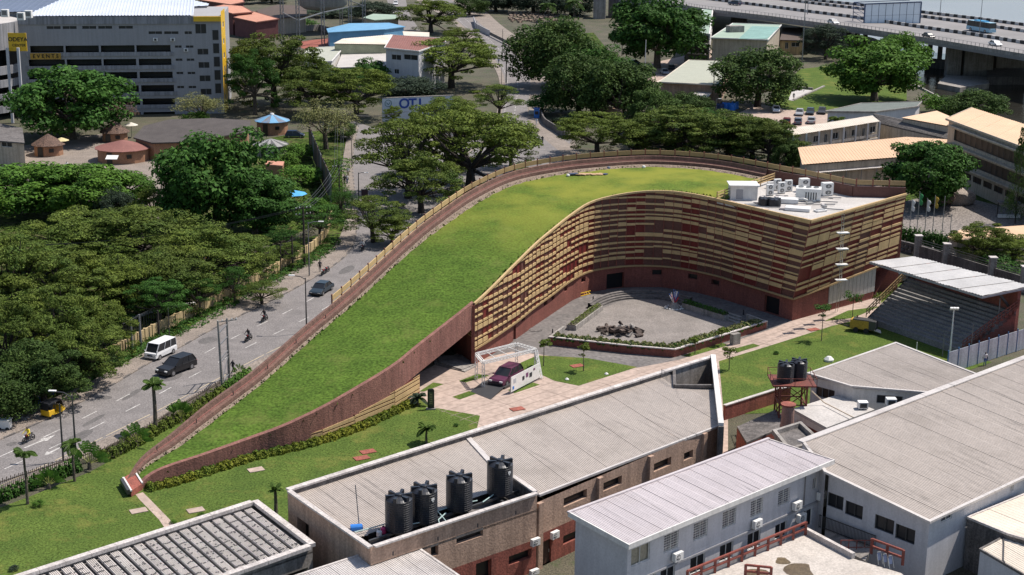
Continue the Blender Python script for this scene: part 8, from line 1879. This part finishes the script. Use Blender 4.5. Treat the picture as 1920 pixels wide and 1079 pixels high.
# ------------------------------------------------------------------ plaza: planters, steps, sculpture, rubble, stage
pw = thing('planter_wall', 'low maroon planter wall with pale coping around the sunken court', 'planter', G(1264, 671))
PO = [G(1029, 647), G(1100, 655), G(1180, 664), G(1264, 671), G(1350, 645), G(1437, 617)]; PO2 = [p for p in PO]; ci = G(1230, 610)
def inner_of(p, d): v = (ci - p); v.z = 0; return p + v.normalized() * d
b = B(); b.strip(PO, [p + Vector((0, 0, 1.0)) for p in PO]); b.ob('wall', m_maroon, pw)
pin = [inner_of(p, 2.2 if i == 3 else 1.7) for i, p in enumerate(PO)]
for nm, ln_ in (('outer_coping', [p + Vector((0, 0, 1.05)) for p in PO]), ('inner_coping', [p + Vector((0, 0, .75)) for p in pin])):
    for a, c in zip(ln_, ln_[1:]): B().beam(a, c, .32, .12).ob(nm, m_cop, pw)
b = B(); b.strip([p + Vector((0, 0, .72)) for p in pin], [p for p in pin]); b.ob('inner_wall', m_conc, pw); b = B(); b.strip([p + Vector((0, 0, .85)) for p in PO], [p + Vector((0, 0, .68)) for p in pin]); b.ob('soil', m_earth, pw)
for a, c in ((PO[0], G(1057, 626)), (PO[-1], G(1400, 603))): B().beam(a + Vector((0, 0, .5)), c + Vector((0, 0, .5)), .3, 1.0).ob('end_wall', m_conc, pw)
B().box(G(1378, 646) + Vector((0, 0, .7)), (1.2, .6, 1.4), rz=.6).ob('block', m_conc, pw)
hedge('planter_plants', 'pale-edged leafy plants filling the sunken court planter', [p.lerp(q, .5) + Vector((0, 0, .8)) for p, q in zip(PO, pin)], 1.5, .55, 'pale', 5000, .13, cat='plants'); hedge('planter_plants', 'dark leaves low in the sunken court planter', [p.lerp(q, .5) + Vector((0, 0, .75)) for p, q in zip(PO, pin)], 1.7, .5, 'dark', 4500, .14, cat='plants')
t = thing('side_planter', 'narrow pale planter box left of the court steps', 'planter', G(1095, 600)); a, c = G(1071, 620), G(1122, 582); B().beam(a + Vector((0, 0, .35)), c + Vector((0, 0, .35)), 1.3, .7).ob('box', m_conc, t); B().beam(a + Vector((0, 0, .72)), c + Vector((0, 0, .72)), 1.0, .06).ob('soil', m_earth, t)
hedge('planter_plants', 'sparse green plants in the narrow pale planter', [a + Vector((0, 0, .7)), c + Vector((0, 0, .7))], .8, .35, 'olive2', 500, .12, cat='plants')
t = thing('far_planter', 'long shaded planter wall at the right of the court steps', 'planter', G(1320, 590)); a, c = G(1283, 578), G(1362, 602); B().beam(a + Vector((0, 0, .4)), c + Vector((0, 0, .4)), 1.0, .8).ob('box', m_conc, t); B().beam(a + Vector((0, 0, .83)), c + Vector((0, 0, .83)), .8, .06).ob('soil', m_earth, t); hedge('planter_plants', 'dark plants along the shaded far planter', [a + Vector((0, 0, .85)), c + Vector((0, 0, .85))], .9, .4, 'dark', 900, .12, cat='plants')
stp = thing('court_steps', 'curved shaded concrete steps at the back of the sunken court', 'steps', G(1200, 560)); arc = smooth([G(x, y) for x, y in [(1120, 582), (1135, 572), (1160, 564), (1200, 560), (1245, 562), (1282, 573)]], 2)
cx_ = G(1205, 600)
for k in range(4):
    p0 = [cx_ + (p - cx_) * (1 + .055 * k) for p in arc]; p1 = [cx_ + (p - cx_) * (1 + .055 * (k + 1)) for p in arc]; z0, z1 = .05 + k * .17, .05 + (k + 1) * .17; U = lambda L_, z: [Vector((p.x, p.y, z)) for p in L_]; b = B(); b.strip(U(p0, 0), U(p0, z1)); b.strip(U(p0, z1), U(p1, z1)); b.strip(U(p1, z1), U(p1, 0)); b.ob('step', m_dconc if k % 2 == 0 else m_court, stp)
for k in range(3): a, c = G(1362 + k * 1.5, 600 - k * 3), G(1386 + k * 1.5, 608 - k * 3); B().beam(a + Vector((0, .0, .1 + .17 * k)), c + Vector((0, 0, .1 + .17 * k)), .5, .2).ob('side_step', m_conc, stp)
sheet('court_floor', [(1062, 625), (1122, 583), (1160, 566), (1200, 562), (1245, 564), (1290, 580), (1400, 606), (1420, 612), (1264, 660), (1060, 640)], .040, mat('court_floor', (.28, .25, .23), (.19, .17, .155), scale=.3, rough=.9, fine=.2, bump=.1, stain=(.16, .145, .135), stain_amt=.6))
rb_ = thing('rubble_pile', 'pile of dark broken wood and stone slabs on the sunken court', 'rubble', G(1160, 628)); m_rub = mat('rubble', (.14, .10, .08), (.05, .04, .035), scale=1.5, rough=.9, fine=.3)
for k in range(46):
    p = G(1121 + rnd.random() * 78, 619 + rnd.random() * 14); d = abs(proj(p)[0] - 1160) / 40; b = B(); b.box((p.x, p.y, .18 + rnd.uniform(0, .9) * (1 - d * .8)), (rnd.uniform(.35, 1.3), rnd.uniform(.25, .6), rnd.uniform(.15, .4)), rz=rnd.uniform(0, 3), rx=rnd.uniform(-.7, .7), ry=rnd.uniform(-.7, .7)); b.ob('slab', m_rub if k % 6 else m_conc, rb_, bevel=.03)
sp_ = lthing('festive_sculpture', 'spiky red, white and blue sculpture on a white base in the shaded court', 'sculpture', G(1264, 578)); b = B(); b.lathe((0, 0, 0), [(.8, 0), (.8, .15), (.5, .5), (.35, .8)], 9); b.ob('base', m_conc, sp_)
for k in range(26):
    a = k * 2.4; b = B(); r_ = .3 + .5 * ((k * 7) % 10) / 10; b.tube([(0, 0, .5), (math.cos(a) * r_, math.sin(a) * r_, 1.0 + 1.5 * (1 - r_) + .3 * (k % 3))], [.10, .03], 5); b.ob('spike', [m_red, m_clean, cl['blue']][k % 3], sp_)
b = B()
for k in range(14): a = k * .45; b.box((1.1 * math.cos(a), 1.1 * math.sin(a), .08), (.4, .2, .14), rz=a * 2)
b.ob('wrapping', m_clean, sp_)
ld = lthing('yellow_trestle', 'yellow folded scaffold lying against the maroon wall', 'scaffold', G(1085, 556), rz=.75); b = B()
for y in (-.35, .35):
    for z in (.1, .5): b.tube([(-1.9, y, z), (1.9, y, z)], .05, 6)
b.ob('rail', m_yellow, ld)
for k in range(9): B().beam((-1.8 + k * .45, -.35, .1), (-1.8 + k * .45, .35, .5), .05, .05).ob('rung', m_yellow, ld)
b = B(); c = G(1004, 619); b.lathe(c + Vector((0, 0, .03)), [(.9, 0), (.9, .05)], 16); b.ob('drain_cover', m_dconc, label='dark round cover on the courtyard paving by the sunlit facade', cat='cover')
for x, y, yt, lb in ((1112, 566, 556, 'dark bollard light by the side planter top'), (1036, 627, 617, 'dark bollard light at the left planter corner'), (1394, 591, 581, 'dark bollard light in the shade near the tower door')): pole(x, y, yt, lb, .09, m_black, name='bollard_light', cat='bollard')
# display stage with truss
def truss(t, a, b_, w=.28, seg=.45):
    a, b_ = Vector(a), Vector(b_); q = B(); d = (b_ - a); L = d.length; d.normalize(); up = Vector((0, 0, 1)) if abs(d.z) < .9 else Vector((1, 0, 0)); s_ = d.cross(up).normalized() * w / 2; u_ = s_.cross(d).normalized() * w / 2
    cs = [s_ + u_, s_ - u_, -s_ - u_, -s_ + u_]
    for c in cs: q.beam(a + c, b_ + c, .06, .06)
    n = max(2, int(L / seg))
    for i in range(n):
        p0, p1 = a + d * (L * i / n), a + d * (L * (i + 1) / n)
        for k in range(4): q.beam(p0 + cs[k], p1 + cs[(k + 1) % 4], .035, .035)
    q.ob('truss', m_clean, t)
stg = thing('display_truss', 'white aluminium truss frame standing around the purple car', 'truss frame', G(950, 725)); TA, TB, TC, TD = G(906, 728), G(1004, 703), G(968, 692), G(893, 712); hT = Vector((0, 0, 3.0))
for p in (TA, TB, TC, TD): truss(stg, p, p + hT)
for p, q in ((TA, TB), (TB, TC), (TC, TD), (TD, TA)): truss(stg, p + hT, q + hT)
q = B(); 
for t_ in (.25, .5, .75): q.beam(TA.lerp(TB, t_) + hT, TD.lerp(TC, t_) + hT, .06, .06)
q.ob('cross_bar', m_clean, stg); truss(stg, TB + hT * .98, TB + Vector((.6, -1.6, .1)))
t = thing('black_ramp', 'black chequered ramp laid in front of the purple car', 'ramp', G(912, 735)); q = [G(882, 735), G(920, 750), G(946, 730), G(906, 720)]; B().slab([q[0] + Vector((0, 0, .05)), q[1] + Vector((0, 0, .05)), q[2] + Vector((0, 0, .3)), q[3] + Vector((0, 0, .3))], .05).ob('plate', plain('black_ramp_plate', (.035, .035, .038), .6), t)
pl2 = [G(946, 731), G(906, 721), G(950, 700), G(1000, 706)]; B().prism([(p.x, p.y) for p in pl2], .03, .28).ob('deck', m_dsteel, t)
bn = thing('event_banner', 'long white printed banner with small pictures beside the purple car', 'banner', G(983, 727)); a, c = G(958, 740), G(1011, 712); hB = 1.75; wb2 = Wall(a, c, 0, 3)
b = B(); b.box(wb2.pt(wb2.L / 2, .25 + hB / 2, 0), (wb2.L, .06, hB), rz=math.atan2(wb2.d.y, wb2.d.x)); b.ob('banner_sheet', m_clean, bn)
for u, z, w_, h_, m_ in ((.07, .55, .05, .35, m_sblue), (.42, 1.1, .07, .45, cl['dark']), (.55, 1.25, .08, .5, plain('print_violet', (.18, .06, .15))), (.68, 1.05, .09, .5, cl['dark']), (.80, 1.5, .06, .22, plain('print_violet', (.18,) * 3)), (.12, 1.3, .08, .5, plain('print_grey', (.45, .47, .5)))):
    B().box(wb2.pt(wb2.L * u, z + .1, .045), (wb2.L * w_, .02, h_), rz=math.atan2(wb2.d.y, wb2.d.x)).ob('printed_picture', m_, bn)
for u in (.0, .5, 1.): B().box(wb2.pt(wb2.L * u, .95, -.08), (.08, .08, 1.9)).ob('post', m_silver, bn)
tm = lthing('totem_sign', 'dark rounded totem sign with green text panel on the lawn edge', 'sign', G(808, 768), rz=.1)
b = B(); prof = [(-.36, .15), (.36, .15), (.36, 2.15), (.25, 2.32), (-.25, 2.32), (-.36, 2.15)]; n = len(prof); b.add([(x, -.1, z) for x, z in prof] + [(x, .1, z) for x, z in prof], [tuple(range(n)), tuple(range(n, 2 * n))[::-1]] + [(i, n + i, n + (i + 1) % n, (i + 1) % n) for i in range(n)]); b.ob('slab', m_black, tm); B().box((0, -.11, 1.25), (.46, .02, 1.5)).ob('panel', mat('totem_panel', (.10, .13, .07), (.05, .06, .03), scale=3), tm); B().box((0, 0, .08), (1.0, .5, .16)).ob('base', m_conc, tm)
for k in range(6): B().box((0, -.13, .75 + k * .2), (.3 - .05 * (k % 2), .01, .05)).ob('text_line', m_yelw, tm)
gn = lthing('generator', 'yellow and grey towable generator by the grandstand steps', 'generator', G(1617, 622), rz=-.45); B().box((0, 0, 1.0), (3.0, 1.3, 1.15)).ob('casing', mat('generator_yellow', (.50, .30, .03), (.4, .24, .03), rough=.6), gn, bevel=.06); B().box((1.3, 0, 1.05), (.9, 1.34, 1.2)).ob('grey_end', m_dsteel, gn, bevel=.05); B().box((0, 0, 1.62), (2.4, 1.2, .12)).ob('top_cover', m_dsteel, gn); B().tube([(-.8, .2, 1.6), (-.8, .2, 2.0)], .07, 8).ob('exhaust', m_rust, gn)
for s_ in (-.7, .7):
    for x in (-.7, .6): B().tube([(x, s_ - .1, .33), (x, s_ + .1, .33)], .33, 14).ob('wheel', m_tyre, gn)
B().box((-1.9, 0, .5), (1.0, .12, .12)).ob('tow_bar', m_dsteel, gn); B().box((1.9, -.2, .45), (.9, 1.1, .1), rz=.3, ry=.3).ob('flap', m_lightr, gn)
for x, y, lb in ((1554, 678, 'white stone lump on the right lawn'), (1063, 713, 'small white object on the triangular lawn, left'), (1137, 703, 'small white object on the triangular lawn, right')):
    c = G(x, y); b = B(); r_ = .55 if x > 1500 else .22; b.lathe(c, [(r_, 0), (r_ * 1.1, r_ * .5), (r_ * .5, r_ * 1.1), (.05, r_ * 1.2)], 7); b.ob('stone', m_clean, label=lb, cat='stone')
# boulders of the forecourt, flagpoles with flags
def boulder(px, py, r_, sz, m, lb, seed):
    rs = np.random.RandomState(seed); bm = bmesh.new(); bmesh.ops.create_icosphere(bm, subdivisions=3, radius=1); c = G(px, py)
    dirs = rs.normal(size=(9, 3)); dirs /= np.linalg.norm(dirs, axis=1)[:, None]
    for v in bm.verts:
        d = np.array(v.co); k = 1.
        for q in dirs: k = min(k, (.74 + .1 * rs.rand() * 0) / max(d @ q, .01)) if d @ q > .74 else k
        v.co = Vector(d * k * np.array([r_ * 1.3, r_ * .9, r_ * sz])); v.co.z = max(v.co.z + r_ * sz * .55, -.1)
    me = bpy.data.meshes.new('boulder'); bm.to_mesh(me); bm.free(); me.materials.append(m); o = bpy.data.objects.new('boulder', me); sc.collection.objects.link(o); o.location = c; tag(o, lb, 'rock')
boulder(1757, 384, 2.6, .8, mat('brown_rock', (.20, .14, .115), (.13, .09, .075), scale=.8, fine=.3, bump=.5), 'rounded brown boulder partly behind the forecourt tree', 3); boulder(1791, 382, 2.7, .75, mat('pale_rock', (.40, .34, .29), (.28, .23, .19), scale=.8, fine=.25, bump=.5), 'angular pale boulder on the cobbled forecourt', 5)
for i, (x, y, yt) in enumerate(((1691, 430, 392), (1705, 435, 372), (1718, 444, 360), (1733, 445, 372), (1747, 450, 366), (1765, 450, 368), (1780, 452, 402))):
    fl_ = [None, ('white', 'white flag'), ('green', 'green flag'), ('white', 'white and blue flag'), ('yellow', 'yellow-brown flag'), None, None][i]
    lb = ('bare steel flagpole, %s' % ['leftmost of the forecourt row', '', '', '', '', 'tallest, second from the right of the forecourt row', 'rightmost and shortest of the forecourt row'][i]) if not fl_ else 'steel flagpole with limp %s on the cobbled forecourt' % fl_[1]
    o, tp_ = pole(x, y, yt, lb, .06, m_silver, name='flagpole', cat='flagpole', group='flagpoles of the forecourt'); h = tp_.z
    if fl_:
        mf = {'white': cl['white'], 'green': plain('flag_green', (.05, .3, .1), .7), 'yellow': plain('flag_ochre', (.45, .3, .04), .7)}[fl_[0]]; b = B(); ps = [(0.05 + .12 * math.sin(k * 1.7) + .12, .06 * math.cos(k * 2.1), h - .2 - k * .3) for k in range(7)]
        b.strip([(0.06, 0, p[2]) for p in ps], [(p[0] + .35, p[1], p[2] - .25) for p in ps]); b.ob('flag', mf, o)
# blue and black drums by the porch, white park slab, scattered yard things
for i, (x, y) in enumerate(((1350, 208), (1360, 206), (1372, 207), (1378, 204))):
    o = water_tank(G(x, y), .9, 1.7, ['dark blue drum leftmost by the twin-headed lamp', 'blue drum with white lid second by the lamp', 'bright blue drum in front right by the lamp', 'bright blue drum furthest right by the lamp'][i], 'blue water drums by the low office', m=m_sblue if i else plain('dark_navy_plastic', (.02, .04, .12)))
sheet('park_terrace', [(1478, 188), (1487, 167), (1523, 170), (1488, 190)], .05, m_deck)
t = thing('terrace_edge', 'low pale edging of the white park terrace', 'kerb', G(1520, 168)); B().beam(G(1488, 166) + Vector((0, 0, .3)), G(1524, 169) + Vector((0, 0, .3)), .5, .6).ob('edge', m_conc, t); B().beam(G(1488, 189) + Vector((0, 0, .15)), G(1545, 163) + Vector((0, 0, .15)), .6, .3).ob('edge', m_conc, t)
b = B()
for k in range(170): q = G(rnd.uniform(955, 1045), rnd.uniform(24, 44)); b.box(q + Vector((0, 0, .3)), (rnd.uniform(.5, 1.4), rnd.uniform(.4, 1.), rnd.uniform(.3, .9)), rz=rnd.uniform(0, 3), rx=rnd.uniform(-.5, .5))
b.ob('rubble_heap', m_gravel, kind='stuff', label='long pale heap of rubble beyond the coconut palms', cat='rubble')
t = thing('roadside_panels', 'row of leaning blue-grey sheet panels along the upper street', 'fence', G(900, 60)); ps = resample([G(888, 42), G(892, 55), G(905, 62), G(960, 90), (G(1000, 104))], 20)
for i, (a, c) in enumerate(zip(ps, ps[1:])): B().beam(a + Vector((0, 0, 1)), c * .97 + a * .03 + Vector((0, 0, 1)), .12, 2.0 if i < 9 else 1.0).ob('panel', m_bluegrey if i < 9 else m_dconc, t)
t = thing('garden_wall', 'grimy low wall curving beside the street pavement and parapet', 'wall', G(1030, 245)); ps = resample([G(1013, 218), G(1020, 235), G(1062, 262)], 10)
for a, c in zip(ps, ps[1:]): B().beam(a + Vector((0, 0, .8)), c + Vector((0, 0, .8)), .3, 1.6).ob('wall_panel', m_dconc, t)
t = lthing('blue_kiosk', 'little blue kiosk beside a white stall on the street pavement', 'kiosk', G(1006, 222)); B().box((0, 0, 1.1), (1.2, 1.2, 2.2)).ob('booth', m_sblue, t); B().box((0, 0, 2.25), (1.5, 1.5, .12)).ob('roof', cl['blue'], t); B().box((0, -.62, 1.3), (.8, .04, .7)).ob('hatch', m_dark, t)
t = lthing('white_stall', 'small white market stall left of the blue kiosk', 'stall', G(997, 215)); B().box((0, 0, .45), (1.4, .9, .9)).ob('counter', m_clean, t); B().box((0, 0, 1.9), (1.7, 1.3, .08)).ob('awning', m_white, t)
for x, y in ((-.7, -.4), (.7, -.4), (-.7, .4), (.7, .4)): B().box((x, y, .95), (.05, .05, 1.9)).ob('post', m_steel, t)
t = thing('blue_sign_wall', 'long dark roof-edge wall showing between the trees behind the belt', 'wall', G(1140, 220)); B().beam(G(1108, 214) + Vector((0, 0, 1.6)), G(1165, 232) + Vector((0, 0, 1.6)), .5, 2.6).ob('wall', m_brownw, t)

# repaired patches and manholes in the road, oil and wear
pt = mat('asphalt_patch', (.14, .13, .125), (.115, .107, .103), scale=.6, rough=.92, fine=.2)
for i in range(22):
    k = rnd.randrange(4, 56); f = rnd.uniform(.1, .9); c = rf[k].lerp(rn[k], f); d = (rf[min(k + 1, 59)] - rf[k]).normalized(); n = Vector((-d.y, d.x, 0)); l = rnd.uniform(.6, 3.5); w_ = rnd.uniform(.4, 1.1); z = .0335 + .0001 * i
    n_ = 9; pts = [c + d * (l * math.cos(t) * rnd.uniform(.8, 1.05)) + n * (w_ * math.sin(t) * rnd.uniform(.8, 1.05)) for t in [2 * math.pi * j / n_ for j in range(n_)]]
    B().poly([Vector((p.x, p.y, z)) for p in pts]).ob('road_patch', pt, kind='structure')
